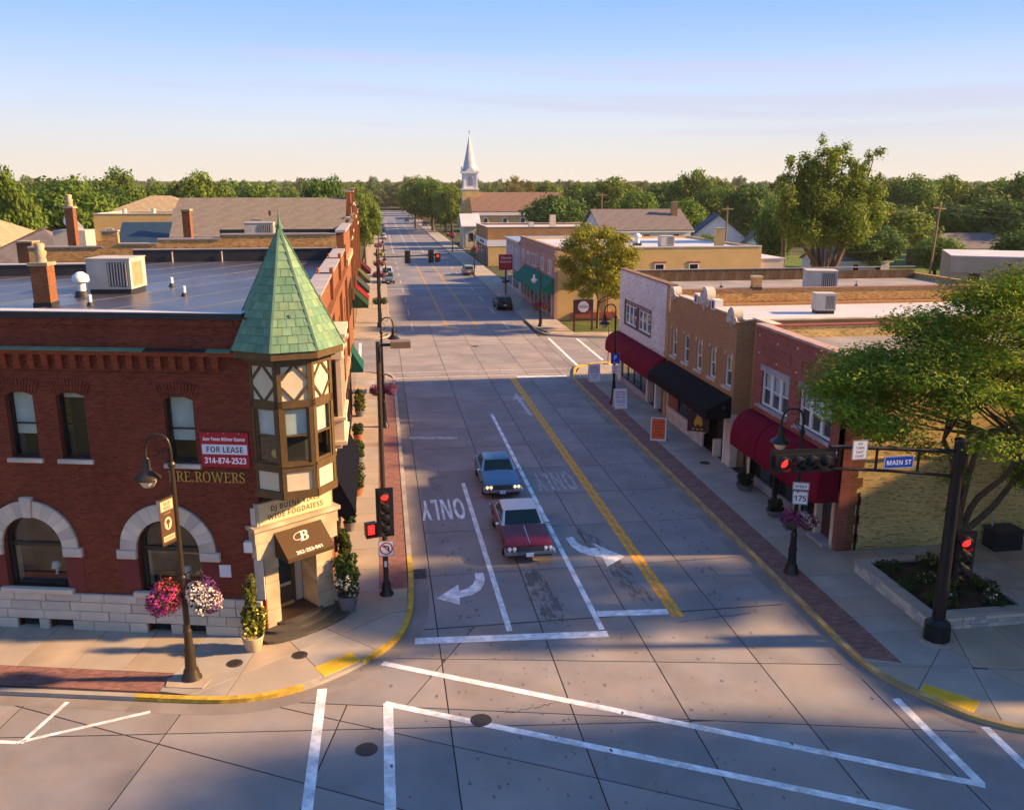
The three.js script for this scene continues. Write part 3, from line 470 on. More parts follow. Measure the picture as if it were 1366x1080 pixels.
// ---------------------------------------------------------------- the corner building
const corner = thing('corner_building', 'dark red brick corner building with green turret and arched ground floor windows', 'building', [PF[0], 0, PF[1]]);
const toL = (m) => new THREE.Matrix4().makeTranslation(-PF[0], 0, -PF[1]).multiply(m); // world frame -> building frame
const FA = -13.22 * D2R, FR = toL(frameAt(PF[0], 0, PF[1], FA)), STR = toL(frameAt(-2.1, 0, -30.3, Math.PI / 2)); // street face: local x runs away from us
{
  const s = new THREE.Shape([[-26, 0], [0.1, 0], [0.1, 10.7], [-26, 10.7]].map((p) => new THREE.Vector2(...p)));
  const seg = (x0, x1, y0, y1) => [[x0, y0], [x1, y0], ...Array.from({ length: 9 }, (_, i) => { const t = i / 8; return [x1 + (x0 - x1) * t, y1 + 0.13 * Math.sin(Math.PI * t)]; })];
  const wins = [[-7.93, -7.0, 6.08, 8.14], [-6.24, -5.31, 6.08, 8.14], [-2.73, -1.79, 6.02, 8.08]], arches = [[-8.68, -6.59], [-4.09, -1.95]], cellars = [[-8.48, -7.76], [-7.36, -6.58], [-3.94, -3.18], [-2.73, -1.99]];
  for (const w of wins) hole(s, seg(...w));
  for (const [a, b] of arches) hole(s, [[a, 1.52], [b, 1.52], ...arc((a + b) / 2, 3.05, (b - a) / 2, 0, Math.PI, 16)]);
  for (const [a, b] of cellars) hole(s, [[a, 0.08], [b, 0.08], [b, 0.44], [a, 0.44]]);
  mesh('front_wall', extr(s, 0.45).translate(0, 0, -0.45), M.brickRed, corner, FR);
  wins.forEach(([x0, x1, y0, y1], i) => {
    sashWindow(corner, FR, (x0 + x1) / 2, (y0 + y1) / 2 + 0.06, x1 - x0, y1 - y0 + 0.12, { blind: [0.68, 0.08, 0.7][i], frame: M.black, deep: 0.26 });
    const g = []; for (let k = 0; k < 13; k++) { const t = (k - 6) / 6 * 0.36; g.push(boxUV(new THREE.BoxGeometry(0.078, 0.40, 0.05).translate(0, 1.72, 0).rotateZ(-t).translate((x0 + x1) / 2, y1 - 1.36, 0.012))); }
    mesh('brick_arch', merge(g), M.brickRed, corner, FR);
  });
  arches.forEach(([a, b], i) => {
    const c = (a + b) / 2, r = (b - a) / 2, ro = r + 0.52, n = 13;
    for (let k = 0; k < n; k++) {
      const a0 = Math.PI * (k + 0.04) / n, a1 = Math.PI * (k + 0.96) / n, key = k === 6, q = ro + (key ? 0.14 : 0);
      const pts = [...arc(c, 3.05, r, a0, a1, 3), ...arc(c, 3.05, q, a1, a0, 3)];
      mesh(key ? 'keystone' : 'voussoir', extr(pts, key ? 0.17 : 0.11, { bevelEnabled: true, bevelThickness: 0.012, bevelSize: 0.012, bevelSegments: 1, curveSegments: 3 }).translate(0, 0, -0.02), [M.limestone, M.limestone2, M.limestone3][(k * 7 + i) % 3], corner, FR);
    }
    for (const sgn of [-1, 1]) mesh('impost', stone(0.66, 0.30, 0.14).translate(c + sgn * (r + 0.33), 2.895, 0), M.limestone, corner, FR);
    for (const sgn of [-1, 1]) mesh('jamb', span(...(sgn < 0 ? [c - r - 0.6, c - r] : [c + r, c + r + 0.6]), 1.55, 2.74, 0, 0.012), grit([0.16, 0.04, 0.035], 0.3, 150 + i, 2), corner, FR);
    const shp = new THREE.Shape([[-r, 1.52], [r, 1.52], ...arc(0, 3.05, r, 0, Math.PI, 18)].map((p) => new THREE.Vector2(...p))); hole(shp, [[-r + 0.16, 1.66], [r - 0.1, 1.66], ...arc(0, 3.05, r - 0.1, 0, Math.PI, 18).map(([x, y]) => [Math.max(x, -r + 0.16), y])]);
    const w = mesh('arched_window', extr(shp, 0.12).translate(c, 0, -0.34), M.black, corner, FR);
    mesh('transom', box(2 * r - 0.24, 0.13, 0.1, c, 3.02, -0.27), M.black, w);
    const gp = new THREE.Shape([[-r + 0.1, 1.6], [r - 0.1, 1.6], ...arc(0, 3.05, r - 0.1, 0, Math.PI, 18)].map((p) => new THREE.Vector2(...p)));
    mesh('pane', extr(gp, 0.008).translate(c, 0, -0.30), M.glass, w); mesh('interior', span(c - r - 0.4, c + r + 0.4, 1.2, 4.3, -2.0, -1.98), grit([0.10, 0.06, 0.03], 0.9, 152 + i, 1.6), w);
    mesh('reveal', span(c - r + 0.02, c - r + 0.14, 1.6, 3.0, -0.62, -0.36), M.stuccoPale, w);
    mesh('lamp', lathe([[0.0, 0], [0.09, 0.01], [0.05, 0.05], [0.05, 0.22], [0.17, 0.25], [0.12, 0.45], [0, 0.46]]).translate(c + 0.18, 1.7, -0.8), M.blind, w);
    mesh('sill', stone(2 * r + 0.42, 0.18, 0.2).translate(c, 1.50, -0.02), M.limestone3, corner, FR);
  });
  // limestone base, block by block
  const r = rng(21), rows = [[0.02, 0.46], [0.475, 0.80], [0.815, 1.13], [1.145, 1.42]];
  rows.forEach(([y0, y1], k) => {
    const stops = k === 0 ? [[-16, -8.5], [-7.74, -7.38], [-6.56, -3.96], [-3.16, -2.75], [-1.97, 0]] : [[-16, 0]];
    for (const [a, b] of stops) { let x = b; while (x > a + 0.05) { let w = Math.min(0.55 + r() * 0.75, x - a); if (x - w - a < 0.3) w = x - a; mesh('stone_block', stone(w - 0.016, y1 - y0, 0.09 + r() * 0.035, 0.022).translate(x - w / 2, (y0 + y1) / 2, 0), [M.limestone, M.limestone2, M.limestone3][(r() * 3) | 0], corner, FR); x -= w; } }
  });
  for (const [a, b] of cellars) { const w = mesh('cellar_window', ring(b - a, 0.36, 0.05, 0.06, 0).translate((a + b) / 2, 0.26, -0.12), M.black, corner, FR); mesh('pane', box(b - a - 0.1, 0.27, 0.01, (a + b) / 2, 0.26, -0.14), M.glassDark, w); }
  // corbel table, copper flashing, coping
  for (let x = -13.2; x < -0.5; x += 0.455) mesh('corbel', merge([box(0.2, 0.36, 0.14, x, 9.32, 0.07), box(0.2, 0.12, 0.09, x, 9.08, 0.045)]), M.brickCorbel, corner, FR);
  mesh('brick_band', span(-16, -0.2, 9.5, 9.64, 0, 0.19), M.brickCorbel, corner, FR); mesh('brick_band', span(-16, -0.2, 8.86, 8.93, 0, 0.03), M.brickRed, corner, FR);
  { const q = rng(31); for (let x = -14; x < -0.4;) { const w = 0.5 + q() * 1.1, dull = q() < 0.38; mesh('copper_flashing', boxUV(new THREE.BoxGeometry(w - 0.01, 0.02, 0.26).rotateX(0.25).translate(x + w / 2, 9.675, 0.10)), dull ? M.membraneDark : M.patina[(q() * 4) | 0], corner, FR); x += w; } }
  mesh('pilaster', span(-10.2, -7.95, 9.72, 10.68, 0, 0.05), M.brickRed, corner, FR);
  mesh('brick_band', span(-7.9, -0.3, 10.4, 10.66, 0, 0.035), M.brickRed, corner, FR);
  mesh('coping', merge([span(-26, 0.0, 10.7, 10.80, -0.5, 0.08), span(-26, 0.0, 10.62, 10.70, 0.045, 0.08)]), M.membraneDark, corner, FR); mesh('coping_edge', span(-26, 0.0, 10.80, 10.822, -0.48, 0.06), M.roofWhite, corner, FR);
  // street wall and roof
  const st = new THREE.Shape([[0, 0], [25, 0], [25, 10.9], [0, 10.9]].map((p) => new THREE.Vector2(...p)));
  const uw = [4.8, 7.6, 11.6, 14.4, 18.4, 21.6]; for (const x of uw) hole(st, [[x, 6.1], [x + 1.1, 6.1], [x + 1.1, 8.2], [x, 8.2]]);
  mesh('street_wall', extr(st, 0.45).translate(0, 0, -0.45), M.brickStreet, corner, STR);
  for (const x of uw) sashWindow(corner, STR, x + 0.55, 7.15, 1.1, 2.1, { blind: 0.5, frame: M.brownWood });
  for (const x of [8.2, 16.6, 24.3]) { mesh('pier', span(x - 0.35, x + 0.35, 4.4, 11.2, 0, 0.14), M.brickStreet, corner, STR); mesh('pier_back', span(x - 0.35, x + 0.35, 10.4, 11.2, -0.5, -0.451), M.brickStreet, corner, STR); }
  let cx = 0.2; for (const x of [8.2, 16.6, 24.3]) { mesh('coping', span(cx, x - 0.36, 10.9, 10.99, -0.6, 0.10), M.coping, corner, STR); cx = x + 0.36; }
  mesh('cornice', span(0.2, 25, 9.6, 9.9, 0, 0.22), M.brickStreet, corner, STR); mesh('cornice', span(0.2, 25, 4.35, 4.6, 0, 0.16), M.buffStone, corner, STR);
  for (let i = 0; i < 5; i++) { const f = mesh('shop_window', ring(3.6, 2.6, 0.12, 0.1, 0.06).translate(4.2 + i * 4.4, 2.1, 0), M.darkWood, corner, STR); mesh('pane', box(3.4, 2.4, 0.02, 4.2 + i * 4.4, 2.1, 0.05), M.glassDark, f); }
  // flat roof: welded sheets of membrane
  const rp = [[-30, -33.3], [-4.2, -28.2], [-2.5, -30.2], [-2.5, -55], [-30, -55]].map(([x, z]) => [x - PF[0], z - PF[1]]);
  mesh('roof', slabGeo(rp, 9.9, 10.25), M.membraneDark, corner);
  const roofMats = [M.membrane, grit([0.060, 0.060, 0.078], 0.6, 153, 7, 0.26, 0.0015, 0.08, 3), grit([0.050, 0.054, 0.076], 0.6, 154, 8, 0.34, 0.0015, 0.08, 3)];
  const lines = []; for (let k = -10; k < 12; k++) lines.push([[k * 3.0, 0], [k * 3.0 + 0.6, -1.0]]);
  for (const p of splitAll([inset(rp, 0.25)], lines)) { const q = inset(p, 0.008); if (q.length > 2) mesh('membrane_sheet', slabGeo(q, 10.251, 10.262 + R0() * 0.006, R0() * 8, R0() * 8), roofMats[(R0() * 3) | 0], corner); }
  for (const [a, b] of lines) { const pa = clip(clip(inset(rp, 0.4), [a[0] - 0.06, a[1]], [b[0] - 0.06, b[1]], 1), [a[0] + 0.06, a[1]], [b[0] + 0.06, b[1]], -1); const pb = pa.length > 2 ? pa : clip(clip(inset(rp, 0.4), [a[0] - 0.06, a[1]], [b[0] - 0.06, b[1]], -1), [a[0] + 0.06, a[1]], [b[0] + 0.06, b[1]], 1); if (pb.length > 2) mesh('seam', slabGeo(pb, 10.255, 10.274), grit([0.10, 0.10, 0.125], 0.6, 155, 3, 0.4), corner); }
  mesh('rear_upstand', merge([span(-14.2 - PF[0], -2.5 - PF[0], 10.2, 10.95, -55.3 - PF[1], -55 - PF[1])]), M.membraneDark, corner); mesh('rear_coping', span(-14.2 - PF[0], -2.5 - PF[0], 10.95, 11.0, -55.35 - PF[1], -54.95 - PF[1]), M.coping, corner);
  mesh('rear_upstand', span(-30 - PF[0], -13.9 - PF[0], 10.2, 10.8, -47.4 - PF[1], -47.1 - PF[1]), M.membraneDark, corner); mesh('rear_coping', span(-30 - PF[0], -13.9 - PF[0], 10.8, 10.85, -47.45 - PF[1], -47.05 - PF[1]), M.roofWhite, corner);
  for (const x of [-12, -9.2, -6.2]) mesh('drain_pipe', cyl(0.05, 0.05, 0.6, x - PF[0], 10.25, -54.9 - PF[1], 8), M.coping, corner);
}
// turret over the entrance
{
  const TC = [-3.0, -28.4], PH = 76.6 * D2R, AP = 1.267, side = 2 * AP * Math.tan(Math.PI / 8);
  const turret = groupPart('turret', corner, toL(frameAt(TC[0], 0, TC[1], 0)));
  const faceM = (k, ap) => { const a = PH + k * Math.PI / 4; return frameAt(Math.cos(a) * ap, 0, Math.sin(a) * ap, Math.PI / 2 - a); };
  const oct = (ap) => Array.from({ length: 8 }, (_, i) => { const a = PH + (i + 0.5) * Math.PI / 4, R = ap / Math.cos(Math.PI / 8); return [Math.cos(a) * R, Math.sin(a) * R]; });
  mesh('floor', slabGeo(oct(AP - 0.03), 5.0, 5.13), M.brownWood, turret);
  mesh('core', slabGeo(oct(0.72), 5.13, 9.55), M.interior, turret);
  const hw = side / 2, post = 0.13;
  for (let k = -3; k <= 3; k++) {
    const F = faceM(k, AP), put = (n, g, m) => mesh(n, g, m, turret, F);
    put('post', span(-hw, -hw + post, 5.05, 9.55, -0.1, 0.02), M.brownWood); put('post', span(hw - post, hw, 5.05, 9.55, -0.1, 0.02), M.brownWood);
    for (const [y0, y1, z] of [[5.0, 5.26, 0.05], [5.88, 6.07, 0.03], [6.07, 6.14, 0.07], [7.93, 8.16, 0.02], [9.23, 9.55, 0.03]]) put('rail', span(-hw + 0.002, hw - 0.002, y0, y1, -0.1, z), M.brownWood);
    put('panel', span(-hw + post, hw - post, 5.26, 5.88, -0.08, -0.02), M.cream); put('panel', span(-hw + post, hw - post, 8.16, 9.23, -0.08, -0.03), M.cream);
    const pw = hw - post, cy = 8.695, ph = 0.535;
    for (const [sx, sy] of [[1, 1], [-1, 1], [1, -1], [-1, -1]]) put('brace', bar([sx * pw, cy + sy * ph * 0.22, -0.012], [sx * pw * 0.12, cy + sy * ph, -0.012], 0.075, 0.04), M.brownWood);
    // sash window in the face
    const wy = 7.035, ww = side - 2 * post, wh = 1.79;
    const win = put('window', ring(ww, wh, 0.07, 0.09, -0.06).translate(0, wy, 0), M.brownWood);
    mesh('pane', box(ww - 0.14, wh / 2 - 0.08, 0.008, 0, wy + wh / 4 - 0.03, -0.04), M.glass, win); mesh('pane', box(ww - 0.14, wh / 2 - 0.08, 0.008, 0, wy - wh / 4 + 0.03, -0.06), M.glass, win);
    mesh('sash', box(ww - 0.14, 0.05, 0.06, 0, wy, -0.05), M.brownWood, win); mesh('blind', box(ww - 0.14, wh * 0.46, 0.01, 0, wy + wh / 4 - 0.02, -0.13), M.blind, win);
    if (k === 1) mesh('cushion', new THREE.SphereGeometry(0.16, 12, 8).scale(1, 0.9, 0.4).translate(0.12, 6.4, -0.25), mat([0.7, 0.5, 0.06], 0.8), win);
  }
  // copper roof: tiles on eight faces, hips, finial
  const E = 1.68, y0 = 9.72, y1 = 13.3, rows = 15;
  mesh('eave_board', slabGeo(oct(E - 0.02), 9.5, 9.71), M.brownWood, turret); mesh('soffit_moulding', slabGeo(oct(AP + 0.14), 9.38, 9.5), M.brownWood, turret);
  const core = new THREE.ConeGeometry(E / Math.cos(Math.PI / 8) - 0.02, y1 - y0, 8, 1); core.rotateY(-(PH + Math.PI / 8) + Math.PI / 2).translate(0, (y0 + y1) / 2, 0); mesh('roof_deck', boxUV(core), M.patina[2], turret);
  const slant = Math.hypot(E, y1 - y0), tilt = Math.atan2(E, y1 - y0), rt = rng(5);
  for (let k = -3; k <= 4; k++) {
    const F = faceM(k, E).multiply(new THREE.Matrix4().makeTranslation(0, y0, 0)).multiply(new THREE.Matrix4().makeRotationX(-tilt));
    const half = E * Math.tan(Math.PI / 8);
    if (k < 4 && k > -3) for (let i = 0; i < rows; i++) {
      const a = i / rows, b = (i + 1.08) / rows, wa = half * (1 - a) - 0.015, wb = half * Math.max(0, 1 - b) - 0.015; if (wb < 0.02 && i > rows - 2) { mesh('shingle', extr([[-wa, a * slant], [wa, a * slant], [0, slant]], 0.012).translate(0, 0, 0.02), M.patina[(rt() * 4) | 0], turret, F); continue; }
      const n = Math.max(1, Math.round(2 * wa / 0.29)), sh = n > 1 ? ((i % 2) ? 0.5 : 0) : 0; const cuts = [0]; for (let j = 0; j < n + 1; j++) { const c = (j + sh + (sh ? 0 : 1)) / n; if (c > 0.06 && c < 0.95) cuts.push(c); } cuts.push(1);
      for (let j = 0; j < cuts.length - 1; j++) {
        const g = 0.006, u0 = cuts[j], u1 = cuts[j + 1], lx = (u, w) => (u * 2 - 1) * w, t0 = 0.030 + rt() * 0.006;
        const q = [[lx(u0, wa) + g, a * slant, t0], [lx(u1, wa) - g, a * slant, t0], [lx(u1, wb) - g, b * slant, 0.012], [lx(u0, wb) + g, b * slant, 0.012]], p = [];
        for (const id of [[0, 1, 2], [0, 2, 3]]) for (const v of id) p.push(...q[v]);
        const d = [[q[0][0], q[0][1], 0], [q[1][0], q[1][1], 0]]; p.push(...d[0], ...d[1], ...q[1], ...d[0], ...q[1], ...q[0]);
        const ge = new THREE.BufferGeometry(); ge.setAttribute('position', new THREE.Float32BufferAttribute(p, 3)); ge.computeVertexNormals(); mesh('shingle', boxUV(ge, rt(), rt()), M.patina[(rt() * 4) | 0], turret, F);
      }
    }
    const a = PH + (k + 0.5) * Math.PI / 4, R = E / Math.cos(Math.PI / 8);
    mesh('hip', bar([Math.cos(a) * (R + 0.01), y0 + 0.01, Math.sin(a) * (R + 0.01)], [0, y1 + 0.03, 0], 0.07, 0.07), M.patina[k & 3], turret);
  }
  mesh('finial', lathe([[0.27, 12.78], [0.24, 12.84], [0.10, 13.1], [0.06, 13.25], [0.13, 13.34], [0.05, 13.42], [0.0, 13.95]], 14), M.patina[0], turret);
  mesh('vent_cap', box(0.06, 0.08, 0.06, 0, 0, 0).translate(Math.cos(PH) * 1.24, 10.75, Math.sin(PH) * 1.24), M.steel, turret);
}
// entrance below the turret
{
  const EN = toL(frameAt(-3.07, 0, -28.38, 36.5 * D2R)), r = rng(77);
  const ent = groupPart('entrance', corner, EN), put = (n, g, m) => mesh(n, g, m, ent);
  for (const [x0, x1] of [[-1.36, -0.72], [0.72, 1.36]]) for (let i = 0; i < 6; i++) put('pier_stone', span(x0, x1, i * 0.48 + 0.006, (i + 1) * 0.48 - 0.006, -0.95, r() * 0.02), [M.buffStone, M.buffStone2, M.buffStone][(r() * 3) | 0]);
  put('pier_core', merge([span(-1.34, -0.74, 0, 3, -0.93, -0.02), span(0.74, 1.34, 0, 3, -0.93, -0.02)]), M.limestone2);
  for (const [x0, x1] of [[-1.52, -0.72], [0.72, 1.52]]) put('capital', span(x0, x1, 2.89, 3.42, -0.9, 0.14), M.buffStone2);
  put('lintel', span(-1.56, 1.56, 3.43, 3.86, -0.9, 0.17), M.buffStone); put('cornice', span(-1.62, 1.62, 3.87, 4.0, -0.9, 0.27), M.buffStone2);
  put('sign_panel_back', span(-1.42, 1.42, 4.01, 4.75, -0.9, 0.11), M.buffStone);
  const sign = canvasMat(1024, 272, (x, w, h) => { x.fillStyle = '#d9c193'; x.fillRect(0, 0, w, h); for (let i = 0; i < 900; i++) { x.fillStyle = `rgba(${120 + (i * 37) % 60},${90 + (i * 13) % 40},50,0.10)`; x.fillRect((i * 193) % w, (i * 71) % h, 6 + (i % 9), 3); } x.fillStyle = '#5a3d1e'; x.font = 'bold 96px sans-serif'; x.textAlign = 'center'; x.fillText('DJ BUINE VIRES', w / 2, 122, 880); x.fillText('WIDE FOGDAIESS', w / 2, 232, 900); }, 0.8);
  mesh('lettered_panel', new THREE.PlaneGeometry(2.7, 0.70).translate(0, 4.37, 0.116), sign, ent);
  put('inner_wall', span(-0.72, 0.72, 0.4, 3.0, -1.1, -0.98), M.limestone2);
  const door = put('door', ring(1.0, 2.35, 0.14, 0.08, 0).translate(-0.1, 1.6, -0.93), M.darkWood); mesh('pane', box(0.74, 1.35, 0.02, -0.1, 1.95, -0.93), M.glassDark, door); mesh('kick_panel', box(0.74, 0.6, 0.03, -0.1, 0.85, -0.93), M.darkWood, door); mesh('brass_plate', box(0.8, 0.14, 0.02, -0.1, 0.5, -0.88), M.gold, door);
  put('sticker', box(0.22, 0.30, 0.01, -0.3, 2.1, -0.90), canvasMat(64, 96, (x, w, h) => { x.fillStyle = '#2a8fb5'; x.fillRect(0, 0, w, h); x.fillStyle = '#dff'; x.fillRect(8, 10, 48, 14); x.fillRect(8, 62, 48, 20); }));
  put('landing', span(-0.74, 0.74, 0, 0.46, -1.0, 0.10), M.darkWood);
  const step = (rx, zf, y0, y1) => { const pts = [[-rx, -0.95], ...Array.from({ length: 13 }, (_, i) => { const a = Math.PI - i / 12 * Math.PI; return [Math.cos(a) * rx, zf - 0.5 + Math.sin(a) * 0.5]; }), [rx, -0.95]]; return slabGeo(pts, y0, y1); };
  const stepM = grit([0.085, 0.075, 0.062], 0.5, 160, 1.5); put('step', step(1.66, 0.98, 0.14, 0.25), stepM); put('step', step(1.34, 0.62, 0.25, 0.36), stepM); put('step', step(0.98, 0.32, 0.36, 0.455), stepM);
  mesh('stone_strip', span(-0.18, 0.12, 1.46, 4.6, 0, 0.06), M.limestone, corner, FR); mesh('junction_box', span(-0.42, -0.14, 3.15, 3.5, 0.0, 0.2), M.trimWhite, corner, FR);
}
// entrance awning
{
  const aw = thing('entrance_awning', 'brown cloth awning with scripted letter over the corner entrance', 'awning', [-3.07, 2.84, -28.38], 36.5 * D2R);
  const top = 0.82, out = 0.95, w = 1.76;
  mesh('end_cloth', merge([extr([[0.17, 0.0], [0.17, top], [out, 0.12], [out, 0]], 0.01).rotateY(-Math.PI / 2).translate(-w / 2 + 0.005, 0, 0), extr([[0.17, 0], [0.17, top], [out, 0.12], [out, 0]], 0.01).rotateY(-Math.PI / 2).translate(w / 2, 0, 0)]), grit([0.05, 0.032, 0.014], 0.3, 161, 1), aw);
  const pm = canvasMat(1024, 640, (x, w, h) => { x.fillStyle = '#4a3317'; x.fillRect(0, 0, w, h); for (let i = 0; i < 1500; i++) { x.fillStyle = i % 2 ? 'rgba(0,0,0,0.05)' : 'rgba(255,220,150,0.03)'; x.fillRect((i * 379) % w, (i * 97) % h, 30, 3); } x.fillStyle = '#f1e6d2'; x.textAlign = 'center'; x.font = 'italic bold 300px serif'; x.fillText('B', w / 2, 330); x.strokeStyle = '#f1e6d2'; x.lineWidth = 11; x.beginPath(); x.ellipse(w / 2 - 90, 210, 110, 70, -0.4, 0.4, 5.6); x.stroke(); x.font = 'bold 104px sans-serif'; x.fillText('262-253-941', w / 2, 590); }, 0.85);
  const L = Math.hypot(out - 0.17, top - 0.12), g = new THREE.PlaneGeometry(w, L).rotateX(-Math.PI / 2 + Math.atan2(top - 0.12, out - 0.17)).translate(0, (top + 0.12) / 2, (0.17 + out) / 2); mesh('cover', g, pm, aw);
  mesh('valance', span(-w / 2, w / 2, 0, 0.13, out - 0.012, out), grit([0.06, 0.038, 0.016], 0.3, 162, 1), aw); mesh('frame', merge([bar([-w / 2 + 0.03, 0.01, 0.17], [-w / 2 + 0.03, 0.01, out - 0.03], 0.025, 0.025), bar([w / 2 - 0.03, 0.01, 0.17], [w / 2 - 0.03, 0.01, out - 0.03], 0.025, 0.025)]), M.steel, aw);
}
// cream bay window on the street face
{
  const b = groupPart('bay_window', corner, toL(frameAt(-2.1, 0, -33.1, Math.PI / 2))), put = (n, g, m) => mesh(n, g, m, b);
  put('base_box', span(-1.35, 1.35, 5.5, 6.3, 0, 0.62), M.cream); put('base_moulding', merge([span(-1.42, 1.42, 5.38, 5.52, 0, 0.7), span(-1.2, 1.2, 5.2, 5.38, 0, 0.5), span(-1.42, 1.42, 6.3, 6.42, 0, 0.7)]), M.cream); put('head', span(-1.38, 1.38, 8.55, 9.3, 0, 0.65), M.cream); put('cornice', span(-1.55, 1.55, 9.3, 9.48, 0, 0.8), M.cream);
  for (const x of [-1.25, -0.42, 0.42, 1.25]) put('mullion', span(x - 0.1, x + 0.1, 6.42, 8.55, 0.42, 0.6), M.cream); for (const x of [-0.83, 0, 0.83]) { const w = put('sash', ring(0.64, 2.1, 0.06, 0.05, 0.5).translate(x, 7.48, 0), M.brownWood); mesh('pane', box(0.55, 2.0, 0.01, x, 7.48, 0.5), M.glassDark, w); }
  for (const sx of [-1, 1]) { put('side_panel', span(sx * 1.25 - 0.1, sx * 1.25 + 0.1, 6.42, 8.55, 0, 0.12), M.cream); const w = put('side_sash', box(0.05, 2.1, 0.28, sx * 1.26, 7.48, 0.27), M.brownWood); mesh('side_pane', box(0.07, 1.9, 0.2, sx * 1.26, 7.48, 0.27), M.glassDark, w); }
}
tag(awning(scene, frameAt(-2.09, 2.35, -36.5, Math.PI / 2), 8.2, 2.0, 0, 0.85, M.navy, { valance: 0.18, name: 'shop_awning' }), 'long navy awning over the sidewalk beside the corner turret', 'awning');
tag(awning(scene, frameAt(-2.09, 2.5, -60.5, Math.PI / 2), 3, 1.5, 0, 0.75, grit([0.008, 0.07, 0.055], 0.3, 164, 2), { valance: 0.2, name: 'shop_awning' }), 'teal green awning at the end of the left block before the far crossing', 'awning');
// lettering and lease sign on the front
{
  const g = new TextGeometry('BRE.ROWERS', { font: fontSerif, size: 0.34, depth: 0.03, curveSegments: 5 }); g.computeBoundingBox(); const w = g.boundingBox.max.x; g.scale(2.5 / w, 1, 1);
  const t = mesh('wall_lettering', boxUV(g), M.gold, scene, frameAt(...[...ft(-2.78, 0.015)].reduce((a, v, i) => (i ? [a[0], 5.44, v] : [v]), []), FA)); tag(t, 'gold serif letters on the dark brick wall below the lease banner', 'lettering');
  const s = thing('lease_sign', 'red and white lease banner on brick wall beside the turret', 'sign', [...[ft(-0.86, 0.03)[0], 6.52, ft(-0.86, 0.03)[1]]], FA);
  mesh('board', box(1.56, 1.14, 0.03), mat([0.30, 0.01, 0.02], 0.7), s);
  mesh('print', new THREE.PlaneGeometry(1.55, 1.13).translate(0, 0, 0.017), canvasMat(1024, 746, (x, w, h) => { x.fillStyle = '#a80f25'; x.fillRect(0, 0, w, h); x.fillStyle = '#dcdce4'; x.fillRect(30, 260, w - 60, 210); x.textAlign = 'center'; x.fillStyle = '#fff'; x.font = 'bold 96px sans-serif'; x.fillText('Ieer Tmee Biliner Stante', w / 2, 180, 900); x.font = 'bold 180px sans-serif'; x.fillText('314-874-2523', w / 2, 670, 900); x.fillStyle = '#2b2a33'; x.font = 'bold 170px sans-serif'; x.fillText('FOR LEASE', w / 2, 428, 800); }, 0.6), s);
  for (const x of [-0.5, 0, 0.5]) mesh('grommet', cyl(0.02, 0.02, 0.02, x, 0.53, 0.02, 8), M.steel, s);
  tag(mesh('notice_plate', span(-1.36, -0.98, 2.2, 2.62, 0.005, 0.04), canvasMat(96, 96, (x, w, h) => { x.fillStyle = '#cfd2da'; x.fillRect(0, 0, w, h); x.fillStyle = '#7c8694'; x.fillRect(10, 60, 70, 6); }), scene, frameAt(PF[0], 0, PF[1], FA)), 'small white plate on brick wall right of the arched window', 'notice');
}
// chimneys, vents and machines on the roof
function chimney(x, z, y0, h, w, material, label, cap = 'pot', d = w) {
  const c = thing('chimney', label, 'chimney', [x, y0, z], -0.1); mesh('stack', span(-w / 2, w / 2, 0, h, -d / 2, d / 2), material, c); mesh('crown', merge([span(-w / 2 - 0.06, w / 2 + 0.06, h, h + 0.12, -d / 2 - 0.06, d / 2 + 0.06)]), M.buffStone, c); mesh('flashing', span(-w / 2 - 0.03, w / 2 + 0.03, 0, 0.18, -d / 2 - 0.03, d / 2 + 0.03), M.membraneDark, c);
  if (cap === 'pot') mesh('chimney_pot', lathe([[0.2, h + 0.12], [0.17, h + 0.3], [0.22, h + 0.5], [0.14, h + 0.55], [0.18, h + 0.75], [0.1, h + 0.8], [0, h + 0.8]], 12), M.buffStone, c); return c;
}
chimney(-12.15, -34.7, 10.25, 1.5, 0.6, M.brickStreet, 'red brick chimney with clay pot near the front parapet');

function acUnit(x, y, z, w, h, d, turn, label, name = 'rooftop_unit') {
  const a = thing(name, label, 'air conditioner', [x, y, z], turn); mesh('casing', span(-w / 2, w / 2, 0.2, h, -d / 2, d / 2), M.unit, a); mesh('curb', span(-w / 2 + 0.05, w / 2 - 0.05, 0, 0.2, -d / 2 + 0.05, d / 2 - 0.05), M.membraneDark, a); mesh('lid', span(-w / 2 - 0.03, w / 2 + 0.03, h, h + 0.05, -d / 2 - 0.03, d / 2 + 0.03), M.unit, a);
  mesh('grille', span(-w * 0.02, w * 0.44, 0.3, h - 0.12, d / 2, d / 2 + 0.01), M.unitDark, a); for (let i = 0; i < 7; i++) mesh('louvre', span(w * (0.0 + i * 0.066), w * (0.022 + i * 0.066), 0.32, h - 0.14, d / 2 + 0.01, d / 2 + 0.03), M.unit, a);
  mesh('side_grille', span(w / 2, w / 2 + 0.01, 0.3, h - 0.12, -d * 0.25, d * 0.35), grit([0.30, 0.25, 0.15], 0.4, 163, 0.6), a); for (const zz of [-0.3, 0.3]) mesh('screw', cyl(0.02, 0.02, 0.015, -w * 0.3, h + 0.05, d * zz, 6), M.steel, a); return a;
}
acUnit(-10.85, 10.25, -39.3, 1.75, 1.4, 1.7, -0.12, 'large beige air conditioner on the dark roof left of the turret');
